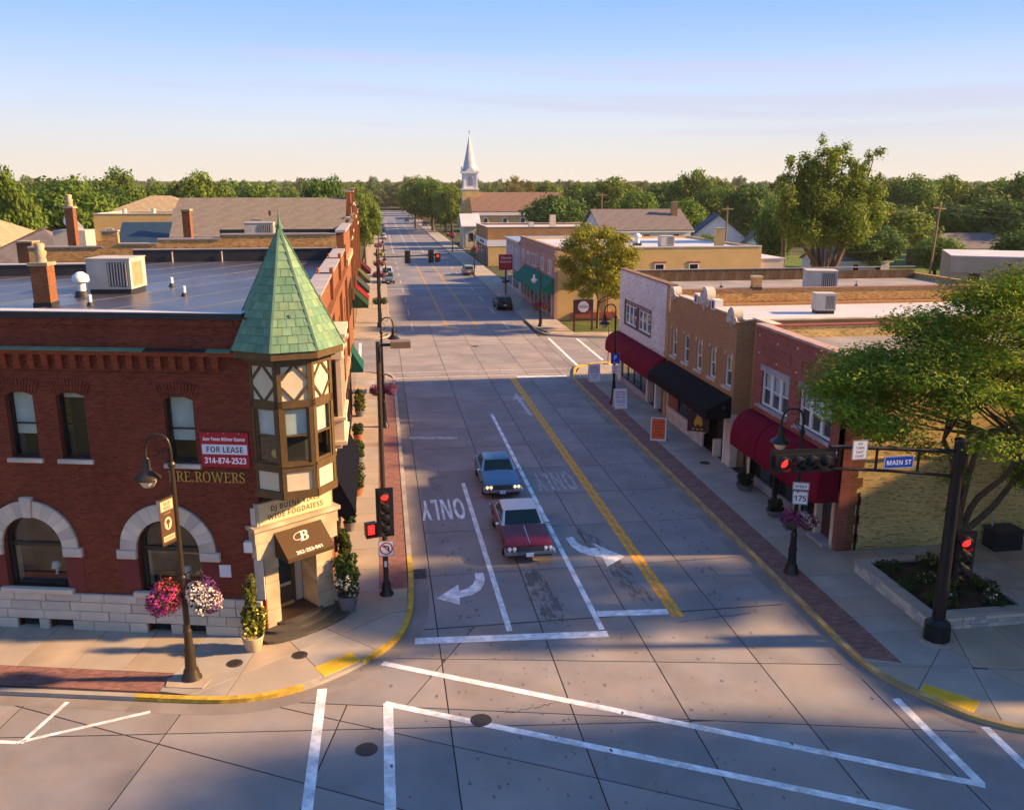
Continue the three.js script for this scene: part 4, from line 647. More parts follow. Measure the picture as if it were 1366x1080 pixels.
{
  const v = thing('roof_vent', 'white capped roof vent beside the large beige air conditioner', 'vent', [-11.75, 10.25, -37.5]); mesh('pipe', cyl(0.16, 0.16, 0.75), M.trimWhite, v); mesh('cap', lathe([[0.30, 0.62], [0.32, 0.68], [0.30, 0.86], [0.12, 1.0], [0, 1.02]]), M.trimWhite, v); mesh('flashing', lathe([[0.3, 0], [0.22, 0.25], [0.16, 0.26]]), M.membraneDark, v);
  const pl = ['short white vent pipe in front of the capped vent', 'short white vent pipe in the middle of the dark roof', 'short white vent pipe nearest the green turret roof']; [[-10.6, -34.6], [-9.08, -41], [-7.79, -37.2]].forEach(([x, z], i) => { const p = thing('vent_pipe', pl[i], 'vent pipe', [x, 10.25, z], 0, 'small pipes on the dark roof'); mesh('pipe', cyl(0.07, 0.07, 0.42), M.trimWhite, p); mesh('collar', lathe([[0.15, 0], [0.09, 0.14], [0.07, 0.16]]), M.membraneDark, p); });
}

// ---------------------------------------------------------------- foliage
// many leaf faces spread through lobes; each face its own tilt and tone
function leaves(lobes, n, size, seed, col, o = {}) {
  const { shell = 0.55, droop = 0, vary = 0.5, yellow = 0.25, aspect = 0.62, flat: fl = 0, soft = 0 } = o, r = rng(seed), pos = [], nor = [], cl = [], N = V(), T = V(), B = V(), P = V();
  const vol = lobes.map((l) => Math.pow(l[3] * l[4] * l[5], 0.66)); const tot = vol.reduce((a, b) => a + b, 0);
  lobes.forEach((l, li) => {
    const k = Math.round(n * vol[li] / tot), tone = 0.82 + 0.36 * r();
    for (let i = 0; i < k; i++) {
      const a = r() * 6.2832, cz = r() * 2 - 1, s = Math.sqrt(1 - cz * cz), rad = soft ? Math.pow(r(), 0.5) * (1 + soft * r() * r()) : shell + (1.06 - shell) * Math.pow(r(), 0.6) + (r() < 0.08 ? 0.22 * r() : 0);
      N.set(Math.cos(a) * s, cz, Math.sin(a) * s); P.set(l[0] + N.x * l[3] * rad, l[1] + N.y * l[4] * rad, l[2] + N.z * l[5] * rad);
      N.x += (r() - 0.5) * 1.5; N.y += (r() - 0.35) * 1.5 + fl; N.z += (r() - 0.5) * 1.5; N.normalize();
      T.set(r() - 0.5, r() - 0.5 - droop, r() - 0.5).cross(N).normalize(); B.crossVectors(N, T);
      const q = size * (0.6 + 0.8 * r()), w = q * aspect, c = tone * (1 - vary / 2 + vary * r()), y = 1 + yellow * (r() - 0.35);
      const A = [[-q, 0], [0, -w], [q, 0], [0, w]].map(([u, v]) => [P.x + T.x * u + B.x * v, P.y + T.y * u + B.y * v - droop * Math.abs(u) * 0.4, P.z + T.z * u + B.z * v]);
      for (const j of [0, 1, 2, 0, 2, 3]) { pos.push(...A[j]); nor.push(N.x, N.y, N.z); cl.push(col[0] * c * y, col[1] * c, col[2] * c * (2 - y)); }
    }
  });
  const g = new THREE.BufferGeometry(); g.setAttribute('position', new THREE.Float32BufferAttribute(pos, 3)); g.setAttribute('normal', new THREE.Float32BufferAttribute(nor, 3)); g.setAttribute('color', new THREE.Float32BufferAttribute(cl, 3)); return g;
}
function flowerBasket(x, y, z, r, cols, label, seed) {
  const t = thing('hanging_basket', label, 'flower basket', [x, y, z], 0, 'flower baskets on the street lamps'), q = rng(seed);
  mesh('basket', lathe([[0.02, -0.9 * r], [0.35 * r, -0.78 * r], [0.6 * r, -0.4 * r], [0.66 * r, 0]], 14), M.flowerStem, t);
  const lobes = []; for (let i = 0; i < 9; i++) { const a = i * 2.4, e = 0.1 + 0.5 * q(); lobes.push([Math.cos(a) * r * 0.42, (q() - 0.45) * r * 0.8, Math.sin(a) * r * 0.42, r * (0.45 + 0.16 * q()), r * (0.42 + 0.2 * q()), r * (0.45 + 0.16 * q())]); }
  mesh('foliage', leaves(lobes, 700, r * 0.08, seed + 1, [0.06, 0.10, 0.025]), M.leaf, t);
  cols.forEach((c, i) => mesh('blossom', leaves(lobes.filter((_, k) => k % cols.length === i || k % 3 === i % 3), 620, r * 0.066, seed + 9 + i, c, { shell: 0.88, vary: 0.5, yellow: 0.15, aspect: 0.9 }), M.petal, t));
  mesh('hanger', tube([[0, r * 0.2, 0], [0, r * 1.0, 0]], 0.012, 2, 5), M.blackPole, t);
  return t;
}
const MAG = [0.30, 0.012, 0.14], PNK = [0.46, 0.06, 0.17], WHT = [0.62, 0.52, 0.48], RED = [0.50, 0.06, 0.035], PUR = [0.16, 0.025, 0.20];

// ---------------------------------------------------------------- street lamps
function streetLamp(x, z, h, turn, label, o = {}) {
  const { m = M.blackPole, group = 'street lamps along the kerb', shadeM = m } = o;
  const t = thing('street_lamp', label, 'street lamp', [x, 0.14, z], turn, group); h -= 0.14;
  mesh('base', lathe([[0.30, 0], [0.30, 0.06], [0.26, 0.10], [0.22, 0.30], [0.17, 0.38], [0.15, 0.9], [0.17, 0.98], [0.13, 1.06], [0.115, 1.5], [0.135, 1.56], [0.10, 1.64]], 16), m, t);
  mesh('pole', cyl(0.092, 0.062, h - 2.4, 0, 1.6, 0, 12), m, t); mesh('collar', merge([lathe([[0.08, h - 0.95], [0.11, h - 0.9], [0.11, h - 0.84], [0.07, h - 0.78]], 12), lathe([[0.08, 3.2], [0.115, 3.24], [0.115, 3.32], [0.08, 3.36]], 12)]), m, t);
  mesh('gooseneck', tube([[0, h - 0.9, 0], [0.0, h - 0.4, 0], [0.09, h - 0.1, 0], [0.34, h, 0], [0.62, h - 0.10, 0], [0.74, h - 0.42, 0], [0.75, h - 0.72, 0]], 0.042, 28, 8), m, t);
  mesh('scroll', merge([tube([[0.04, h - 0.85, 0], [0.22, h - 0.65, 0], [0.26, h - 0.42, 0], [0.15, h - 0.36, 0], [0.12, h - 0.46, 0]], 0.018, 18, 6), tube([[0.14, h - 0.08, 0], [0.3, h - 0.22, 0], [0.42, h - 0.18, 0], [0.40, h - 0.08, 0]], 0.015, 12, 6)]), m, t);
  mesh('shade', lathe([[0.06, h - 0.68], [0.10, h - 0.74], [0.11, h - 1.0], [0.17, h - 1.12], [0.36, h - 1.27], [0.37, h - 1.32], [0.33, h - 1.31], [0.14, h - 1.12]], 22).translate(0.75, 0, 0), shadeM, t);
  mesh('globe', lathe([[0.24, h - 1.29], [0.23, h - 1.42], [0.15, h - 1.55], [0.0, h - 1.6]], 18).translate(0.75, 0, 0), mat([0.72, 0.60, 0.40], 0.35), t);
  return t;
}
const swap = Math.PI; // head to the left
streetLamp(-6.03, -25.2, 7.75, Math.PI - 0.25, 'bronze street lamp with banner on the sunlit corner sidewalk at left', { m: M.bronze });
{ const p = mesh('lamp_pad', slabGeo([[-6.75, -25.3], [-6.0, -25.15], [-5.45, -25.02], [-5.6, -24.55], [-6.7, -24.78]], 0.14, 0.165), M.walk3, scene); tag(p, 'pale concrete pad under the bronze lamp post on the corner', 'concrete pad'); }
{
  const b = thing('banner', 'brown and white banner on the bronze lamp post at left', 'banner', [-6.03, 4.6, -25.2], -2.1);
  mesh('rod', merge([bar([0, 1.4, 0], [0.62, 1.4, 0], 0.03, 0.03), bar([0, 0.02, 0], [0.62, 0.02, 0], 0.03, 0.03)]), M.bronze, b);
  const m = canvasMat(256, 576, (x, w, h) => { x.fillStyle = '#4a2c14'; x.fillRect(0, 0, w, h); x.fillStyle = '#b5a585'; x.fillRect(20, 24, w - 40, 130); x.fillStyle = '#5b3519'; x.font = 'bold 56px sans-serif'; x.textAlign = 'center'; x.fillText('ELM', w / 2, 84); x.fillText('SHIP', w / 2, 140); x.fillStyle = '#b5a585'; x.font = '26px sans-serif'; x.fillText('SPIRIT CO', w / 2, 200); x.beginPath(); x.ellipse(w / 2, 320, 64, 84, 0, 0, 7); x.fill(); x.fillStyle = '#4a2c14'; x.beginPath(); x.ellipse(w / 2, 300, 34, 30, 0, 0, 7); x.fill(); x.fillRect(w / 2 - 12, 320, 24, 60); x.fillStyle = '#b5a585'; x.fillRect(30, 470, w - 60, 70); x.fillStyle = '#5b3519'; x.font = 'bold 44px sans-serif'; x.fillText('SCHOOL', w / 2, 522); }, 0.8, { side: THREE.DoubleSide });
  mesh('cloth', new THREE.PlaneGeometry(0.56, 1.34).translate(0.34, 0.71, 0), m, b);
}
for (const [x, s] of [[-6.60, -1], [-5.45, 1]]) tag(mesh('basket_arm', tube([[-6.03, 3.45, -25.2], [-6.03 + s * 0.25, 3.62, -25.15], [x, 3.62, -25.1], [x, 3.4, -25.1]], 0.018, 14, 6), M.bronze, scene), s < 0 ? 'curved bracket holding the magenta basket on the bronze lamp' : 'curved bracket holding the white basket on the bronze lamp', 'bracket');
flowerBasket(-6.60, 2.88, -25.1, 0.54, [MAG, PNK, RED], 'magenta and red flower basket left of the bronze lamp post', 11);
flowerBasket(-5.45, 2.82, -25.1, 0.54, [WHT, WHT, PUR], 'white and purple flower basket right of the bronze lamp post', 12);
streetLamp(15.24, -29.75, 6.6, Math.PI - 0.35, 'black street lamp with speed sign beside the red brick shop');
flowerBasket(14.95, 2.42, -29.5, 0.46, [MAG, PUR], 'purple flower basket on the speed sign lamp, left half', 13); flowerBasket(15.58, 2.34, -29.45, 0.44, [MAG, WHT], 'white and magenta flower basket on the speed sign lamp, right half', 14);
function plate(name, label, w, h, pos, turn, draw, res = 256, o = {}) {
  const t = thing(name, label, 'sign', pos, turn); const H = Math.round(res * h / w); mesh('plate', box(w, h, 0.012), M.steel, t); mesh('face', new THREE.PlaneGeometry(w - 0.01, h - 0.01).translate(0, 0, 0.0085), canvasMat(res, H, draw, 0.5), t); mesh('clamp', box(0.06, h * 0.6, 0.05, 0, 0, -0.031), M.steel, t); return t;
}
const txt = (x, s, cx, cy, f, c, mw) => { x.fillStyle = c; x.font = f; x.textAlign = 'center'; x.textBaseline = 'middle'; x.fillText(s, cx, cy, mw); };
const white = (x, w, h, b = '#222') => { x.fillStyle = '#eceaea'; x.fillRect(0, 0, w, h); x.strokeStyle = b; x.lineWidth = w * 0.03; x.strokeRect(w * 0.03, w * 0.03, w * 0.94, h - w * 0.06); };
plate('speed_word_sign', 'small white plate reading speed above the number plate on the lamp', 0.60, 0.30, [15.3, 3.66, -29.62], -0.35, (x, w, h) => { white(x, w, h); txt(x, 'SPEED', w / 2, h * 0.54, `bold ${h * 0.5}px sans-serif`, '#16161a', w * 0.84); });
plate('speed_number_sign', 'white plate with black number one hundred seventy-five on the lamp', 0.56, 0.52, [15.3, 3.2, -29.62], -0.35, (x, w, h) => { white(x, w, h); txt(x, '175', w / 2, h * 0.54, `bold ${h * 0.6}px sans-serif`, '#16161a', w * 0.84); });
streetLamp(15.48, -57.4, 6.95, Math.PI - 0.1, 'black street lamp with blue parking sign by the white brick shop');
plate('parking_sign', 'blue square parking sign on the lamp by the white brick shop', 0.62, 0.72, [15.5, 3.3, -57.28], 0, (x, w, h) => { x.fillStyle = '#1a3fae'; x.fillRect(0, 0, w, h); txt(x, 'P', w / 2, h * 0.42, `bold ${h * 0.6}px sans-serif`, '#d8e0ff'); x.strokeStyle = '#d8e0ff'; x.lineWidth = 14; x.beginPath(); x.moveTo(60, h * 0.85); x.lineTo(190, h * 0.85); x.stroke(); });
plate('no_parking_plate', 'small white plate with red mark below the blue parking sign', 0.44, 0.56, [15.5, 2.58, -57.28], 0, (x, w, h) => { white(x, w, h, '#a22'); x.strokeStyle = '#a8202a'; x.lineWidth = 16; x.beginPath(); x.ellipse(w / 2, h * 0.36, 50, 50, 0, 0, 7); x.stroke(); txt(x, '2', w * 0.5, h * 0.36, 'bold 70px sans-serif', '#333'); x.fillStyle = '#a8202a'; x.fillRect(50, h * 0.7, 156, 30); });
{ const p = thing('sign_post', 'thin rusty post standing on the far corner of the white brick block', 'post', [18.65, 0.14, -71.2]); mesh('shaft', cyl(0.05, 0.04, 3.4), grit([0.22, 0.11, 0.06], 0.5, 170, 1), p); mesh('foot', cyl(0.3, 0.26, 0.1), M.tactile, p); }
// left side lamps, receding
const lampRow = [[-0.05, -53.6, 'second lamp up the left sidewalk, purple baskets'], [-0.1, -97.5, 'lamp on the left just past the far crossing'], [-0.1, -114, 'lamp on the left beside the striped awning'], [-0.1, -131, 'lamp on the left opposite the parked cars'], [-0.1, -150, 'lamp on the left before the dark red awning'], [-0.1, -172, 'farthest lamp on the left before the street trees']];
lampRow.forEach(([x, z, d], i) => {
  streetLamp(x, z, 6.9, 0.25, `black gooseneck street ${d}`);
  const c = [[PUR, [0.20, 0.02, 0.15]], [[0.04, 0.09, 0.02], [0.04, 0.09, 0.02]], [MAG, PUR], [[0.32, 0.03, 0.05], MAG], [[0.5, 0.38, 0.03], [0.4, 0.4, 0.05]], [PNK, MAG]][i];
  for (const s of [-1, 1]) flowerBasket(x + s * 0.42, 2.55 + (i > 1 ? 1.3 : 0), z + 0.1, 0.46, c, `${s < 0 ? 'left' : 'right'} flower basket on the ${d.replace(/, purple baskets/, '')}`, 20 + i * 2 + s);
});
streetLamp(16.7, -92.4, 6.3, Math.PI - 0.5, 'pale-headed street lamp with pink basket at the green awning corner', { shadeM: M.trimWhite });
flowerBasket(16.3, 2.3, -92.3, 0.55, [MAG, [0.5, 0.06, 0.1]], 'dark pink flower basket left of the lamp by the green awning', 40); flowerBasket(17.15, 2.4, -92.3, 0.5, [[0.75, 0.2, 0.16], PNK], 'coral flower basket right of the lamp by the green awning', 41);
streetLamp(16.6, -158, 6.6, Math.PI, 'black street lamp beside the white-banded shop'); flowerBasket(16.6, 3.9, -157.9, 0.75, [MAG, PUR], 'round purple flower basket on the lamp by the white-banded shop', 42);
streetLamp(16.6, -205, 6.6, Math.PI, 'black street lamp before the church annex'); flowerBasket(16.6, 3.9, -204.9, 0.75, [MAG, PNK], 'small magenta flower basket on the lamp before the church annex', 43);

// ---------------------------------------------------------------- traffic signals
const lensOff = mat([0.018, 0.016, 0.012], 0.25), lensRed = new THREE.MeshStandardMaterial({ color: RGB(0.5, 0.01, 0.01), emissive: RGB(1, 0.02, 0.015), emissiveIntensity: 0.85, roughness: 0.4 });
const lensGeo = new THREE.SphereGeometry(0.15, 16, 8, 0, 6.2832, 0, 1.1).rotateX(Math.PI / 2).scale(1, 1, 0.4).translate(0, 0, 0.02);
const visorGeo = (() => { const g = new THREE.CylinderGeometry(0.175, 0.185, 0.26, 16, 1, true, -Math.PI * 0.30, Math.PI * 1.6).rotateX(Math.PI / 2).rotateZ(Math.PI); return g.translate(0, 0, 0.17); })();
const blackTwo = mat([0.014, 0.014, 0.015], 0.5, { side: THREE.DoubleSide });
function signalHead(label, pos, turn, n, lit, s = 1, horizontal = false, back = false) {
  const t = thing('traffic_signal', label, 'traffic light', pos, turn, 'traffic lights'); t.scale.setScalar(s); const L = n * 0.42;
  mesh('housing', horizontal ? span(-L / 2, L / 2, -0.21, 0.21, -0.24, 0.04) : span(-0.21, 0.21, -L / 2, L / 2, -0.24, 0.04), M.black, t);
  mesh('backplate', horizontal ? span(-L / 2 - 0.12, L / 2 + 0.12, -0.34, 0.34, -0.06, -0.04) : span(-0.32, 0.32, -L / 2 - 0.1, L / 2 + 0.1, -0.06, -0.04), M.black, t);
  for (let i = 0; i < n; i++) { const d = -L / 2 + 0.21 + i * 0.42, f = frameAt(horizontal ? d : 0, horizontal ? 0 : -d, 0.04, 0); mesh('lens', lensGeo, i === lit ? lensRed : lensOff, t, f); mesh('visor', visorGeo, blackTwo, t, f); }
  return t;
}
{
  const p = thing('signal_pole', 'tall dark signal pole with box luminaire on the left kerb', 'signal pole', [-0.16, 0.14, -30.05]);
  mesh('base', lathe([[0.26, 0], [0.26, 0.08], [0.17, 0.2], [0.15, 0.5], [0.11, 0.55]]), M.blackPole, p); mesh('pole', cyl(0.105, 0.075, 9.2, 0, 0.1), mat([0.05, 0.038, 0.03], 0.4, { metalness: 0.3 }), p);
  mesh('arm', bar([0, 9.18, 0], [0.5, 9.18, 0], 0.10, 0.09), M.blackPole, p); mesh('luminaire', boxUV(new THREE.BoxGeometry(0.68, 0.22, 0.5).translate(0.76, 9.2, 0)), grit([0.20, 0.125, 0.06], 0.3, 171, 1, 0.5), p); mesh('lens', box(0.5, 0.02, 0.36, 0.76, 9.08, 0), mat([0.5, 0.48, 0.42], 0.3), p);
  mesh('bracket', merge([bar([0, 3.95, 0.0], [0, 3.95, 0.2], 0.05, 0.05), bar([0, 2.45, 0.0], [0, 2.45, 0.2], 0.05, 0.05), bar([0, 2.62, 0.02], [-0.30, 2.62, 0.06], 0.04, 0.04)]), M.blackPole, p);
  mesh('sticker', box(0.10, 0.22, 0.005, 0, 1.25, 0.108), M.trimWhite, p);
  tag(mesh('concrete_plinth', slabGeo([[-0.42, -30.42], [0.6, -30.42], [0.5, -28.62], [-0.42, -28.62]], 0.14, 0.17), M.walk3, scene), 'pale concrete plinth under the left signal pole', 'plinth');
  signalHead('vertical traffic light showing red on the left kerb pole', [-0.12, 3.42, -29.72], 0.05, 4, 0, 0.96);
  const w = thing('walk_signal', 'small pedestrian signal with red light beside the left pole', 'pedestrian signal', [-0.62, 2.72, -29.95], 0.3); mesh('housing', span(-0.2, 0.2, -0.24, 0.24, -0.2, 0.0), M.black, w); mesh('visor', ring(0.44, 0.52, 0.03, 0.16, 0.08), M.black, w); mesh('lens', span(-0.12, 0.12, -0.18, 0.18, 0, 0.015), lensRed, w);
  plate('no_turn_sign', 'white square no turn sign with red ring on the left pole', 0.56, 0.60, [-0.12, 2.0, -29.9], 0.05, (x, w, h) => { white(x, w, h); x.strokeStyle = '#1b1b1e'; x.lineWidth = 24; x.beginPath(); x.moveTo(165, h * 0.72); x.lineTo(165, h * 0.45); x.quadraticCurveTo(160, h * 0.34, 110, h * 0.35); x.lineTo(95, h * 0.35); x.stroke(); x.fillStyle = '#1b1b1e'; x.beginPath(); x.moveTo(60, h * 0.36); x.lineTo(108, h * 0.24); x.lineTo(108, h * 0.47); x.fill(); x.strokeStyle = '#b01a28'; x.lineWidth = 22; x.beginPath(); x.ellipse(w / 2, h / 2, 100, 100, 0, 0, 7); x.stroke(); x.beginPath(); x.moveTo(58, h * 0.24); x.lineTo(198, h * 0.76); x.stroke(); });
}
{
  const p = thing('mast_arm_pole', 'thick black signal mast with truss arm reaching over the right kerb', 'signal pole', [17.58, 0.14, -24.1]);
  const oct = (r, y0, y1) => new THREE.CylinderGeometry(r, r * 1.04, y1 - y0, 8).translate(0, (y0 + y1) / 2, 0);
  mesh('footing', cyl(0.56, 0.54, 0.05, 0, 0, 0, 24), M.walk3, p); mesh('base', merge([oct(0.40, 0.05, 0.62), new THREE.CylinderGeometry(0.2, 0.38, 0.14, 8).translate(0, 0.69, 0)]), M.blackPole, p); mesh('pole', cyl(0.21, 0.165, 6.2, 0, 0.6, 0, 16), M.blackPole, p); mesh('cap', lathe([[0.18, 6.78], [0.17, 6.83], [0, 6.88]]), M.blackPole, p);
  mesh('arm', merge([tube([[-0.1, 6.42, 0], [-2, 6.58, 0], [-4.0, 6.74, 0], [-4.3, 6.76, 0]], 0.065, 8, 8), tube([[-0.1, 5.62, 0], [-2, 5.86, 0], [-4.0, 6.05, 0], [-4.3, 6.08, 0]], 0.05, 8, 8)]), M.blackPole, p);
  for (const x of [-1.35, -2.75, -3.95]) mesh('strut', bar([x, 5.64 - x * 0.108, 0], [x, 6.42 - x * 0.078, 0], 0.06, 0.06), M.blackPole, p);
  for (const y of [2.0, 3.3]) mesh('bracket', bar([0.1, y, -0.1], [0.62, y, -0.25], 0.05, 0.05), M.blackPole, p);
  signalHead('horizontal traffic light with red lens on the right mast arm', [12.42, 6.50, -24.02], 0.0, 4, 0, 1.08, true);
  signalHead('vertical traffic light with red lens behind the right mast pole', [18.35, 2.95, -24.35], -0.3, 3, 0, 1.15);
  plate('street_name_sign', 'blue street name sign hanging inside the mast arm truss', 0.98, 0.40, [15.52, 6.34, -24.0], 0.0, (x, w, h) => { x.fillStyle = '#1746a8'; x.fillRect(0, 0, w, h); x.strokeStyle = '#dfe8ff'; x.lineWidth = 8; x.strokeRect(8, 8, w - 16, h - 16); txt(x, 'MAIN ST', w / 2, h * 0.54, `bold ${h * 0.52}px sans-serif`, '#f2f5ff', w * 0.86); }, 512);
  plate('turn_rule_sign', 'white rectangular traffic rule plate on the mast arm', 0.50, 0.62, [14.2, 6.78, -24.0], 0.0, (x, w, h) => { white(x, w, h); ['NO', 'TURN', 'EAST', 'CONT'].forEach((s, i) => txt(x, s, w / 2, h * (0.18 + i * 0.215), `bold ${h * 0.17}px sans-serif`, '#1b1b1e', w * 0.8)); });
}
{
  const p = thing('far_mast_pole', 'slim signal mast with long arm at the far crossing', 'signal pole', [-0.25, 0.14, -94.4]); mesh('pole', cyl(0.13, 0.09, 8.2, 0, 0, 0, 12), M.blackPole, p); mesh('arm', tube([[0, 7.3, 0], [3, 7.38, 0], [6.2, 7.5, 0]], 0.06, 8, 7), M.blackPole, p); mesh('base', cyl(0.25, 0.2, 0.5), M.blackPole, p);
  signalHead('left dark traffic light hanging on the far mast arm', [2.9, 7.45, -94.2], 0, 3, -1, 0.92); signalHead('middle dark traffic light hanging on the far mast arm', [5.35, 7.5, -94.2], 0, 3, -1, 0.92);
  signalHead('traffic light showing red at the tip of the far mast arm', [6.05, 7.35, -94.3], 0, 2, 0, 0.9);
  signalHead('tiny red traffic light over the right kerb far down the street', [15.6, 4.2, -205], 0, 2, 0, 1.0);
}
// ---------------------------------------------------------------- pots and shrubs on the left sidewalk
function shrub(name, x, z, h, r, potM, pr, ph, label, seed, o = {}) {
  const { col = [0.055, 0.10, 0.022], n = 900, leaf = 0.06, trellis = 0, flower } = o, t = thing(name, label, 'potted plant', [x, 0.14, z], seed, 'potted plants by the shop fronts'), q = rng(seed);
  mesh('pot', lathe([[pr * 0.7, 0], [pr * 0.85, ph * 0.4], [pr, ph * 0.92], [pr * 1.06, ph], [pr * 0.92, ph], [pr * 0.85, ph * 0.85], [0, ph * 0.85]], 16), potM, t);
  const lobes = []; for (let i = 0; i < 12; i++) { const f = i / 12, a = i * 2.4; const rr = r * (trellis ? (f < 0.3 ? 0.8 : 0.36) : 0.72); lobes.push([Math.cos(a) * rr * 0.55, ph + 0.05 + (h - ph) * (0.1 + 0.85 * f), Math.sin(a) * rr * 0.55, rr * (0.4 + 0.2 * q()), (h - ph) * 0.13 + r * 0.15, rr * (0.4 + 0.2 * q())]); }
  mesh('foliage', leaves(lobes, n, leaf, seed, col, { yellow: 0.4 }), M.leaf, t);
  mesh('stem', merge([0, 1, 2, 3].map((i) => tube([[0, ph * 0.8, 0], [Math.cos(i * 1.7) * r * 0.2, ph + (h - ph) * 0.5, Math.sin(i * 1.7) * r * 0.2], [Math.cos(i * 1.7) * r * 0.35, h * 0.95, Math.sin(i * 1.7) * r * 0.35]], 0.012, 6, 5))), M.flowerStem, t);
  if (trellis) mesh('trellis', merge([-0.14, 0, 0.14].map((dx) => bar([dx * 1.6, ph * 0.8, 0], [dx * 0.6, h, 0], 0.02, 0.02))), M.poleWood, t);
  if (flower) mesh('blossom', leaves(lobes.slice(0, 5), 160, 0.05, seed + 3, flower, { shell: 0.95, aspect: 0.9 }), M.petal, t);
  return t;
}
shrub('trellis_planter', -4.42, -26.72, 2.45, 0.58, M.potStone, 0.34, 0.5, 'tall yellow-green climber in stone pot left of the entrance steps', 51, { trellis: 1, col: [0.13, 0.15, 0.02], n: 1500, leaf: 0.065, flower: [0.6, 0.5, 0.05] });
shrub('shrub_planter', -1.5, -29.0, 2.0, 0.6, M.potGrey, 0.36, 0.62, 'leafy shrub with white flowers in grey pot right of the entrance', 52, { n: 1700, leaf: 0.07, flower: [0.75, 0.7, 0.62] });
[[-1.72, -32.6, 1.5, 0.34, 'slim red pot with shrub under the navy awning'], [-1.66, -36.6, 1.2, 0.4, 'low round shrub in pot at the near end of the navy awning'], [-1.5, -41.2, 1.5, 0.62, 'big bushy potted shrub beyond the navy awning'], [-1.5, -46.2, 1.2, 0.48, 'round potted shrub midway up the left sidewalk'], [-1.6, -50.8, 0.9, 0.42, 'small dark potted shrub midway up the left sidewalk'], [-1.6, -56.5, 1.4, 0.5, 'yellowish upright shrub in pot before the teal awning'], [-1.65, -59.5, 1.0, 0.42, 'small shrub in pot beneath the teal awning']].forEach(([x, z, h, r, l], i) => shrub('potted_shrub', x, z, h, r, [M.terracotta, M.potGrey][i % 2], r * 0.5 + 0.08, 0.4, l, 60 + i, { n: 900, leaf: 0.075, col: i === 5 ? [0.12, 0.15, 0.03] : [0.05, 0.085, 0.02] }));
[[17.3, -39.2, 0.75, 0.55, 'low dark shrub in planter at the left of the rose brick shop'], [17.25, -35.6, 0.7, 0.5, 'low dark shrub in planter under the maroon awning middle']].forEach(([x, z, h, r, l], i) => shrub('potted_shrub', x, z, h, r, M.potGrey, 0.42, 0.28, l, 80 + i, { col: [0.035, 0.055, 0.018], n: 700, leaf: 0.06 }));
{ const d = thing('storm_drain', 'rusty storm drain grate in the left gutter', 'drain', [1.12, 0.0146, -31.95]); mesh('frame', ring(0.5, 0.85, 0.05, 0.02, 0).rotateX(-Math.PI / 2).translate(0, 0.011, 0), M.iron, d); for (let i = 0; i < 8; i++) mesh('bar', box(0.4, 0.016, 0.05, 0, 0.012, -0.34 + i * 0.097), M.iron, d); }
{ const b = thing('bench', 'dark bench on the left sidewalk before the far crossing', 'bench', [0.1, 0.14, -63.5], Math.PI / 2); mesh('seat', merge([0, 1, 2].map((i) => box(1.6, 0.04, 0.12, 0, 0.45, -0.15 + i * 0.15))), M.black, b); mesh('backrest', merge([0, 1, 2].map((i) => box(1.6, 0.1, 0.03, 0, 0.58 + i * 0.14, -0.24 - i * 0.02))), M.black, b); for (const x of [-0.7, 0.7]) mesh('leg', merge([box(0.05, 0.45, 0.4, x, 0.225, 0)]), M.black, b); }

// ---------------------------------------------------------------- right-hand shops
const RX = 17.9;
function shopGroup(name, label, zFarEnd) { const g = thing(name, label, 'building', [RX, 0, zFarEnd]); return g; }
const LF = frameAt(0, 0, 0, -Math.PI / 2); // facade frame inside a right-hand building: local x towards us, z out over the sidewalk
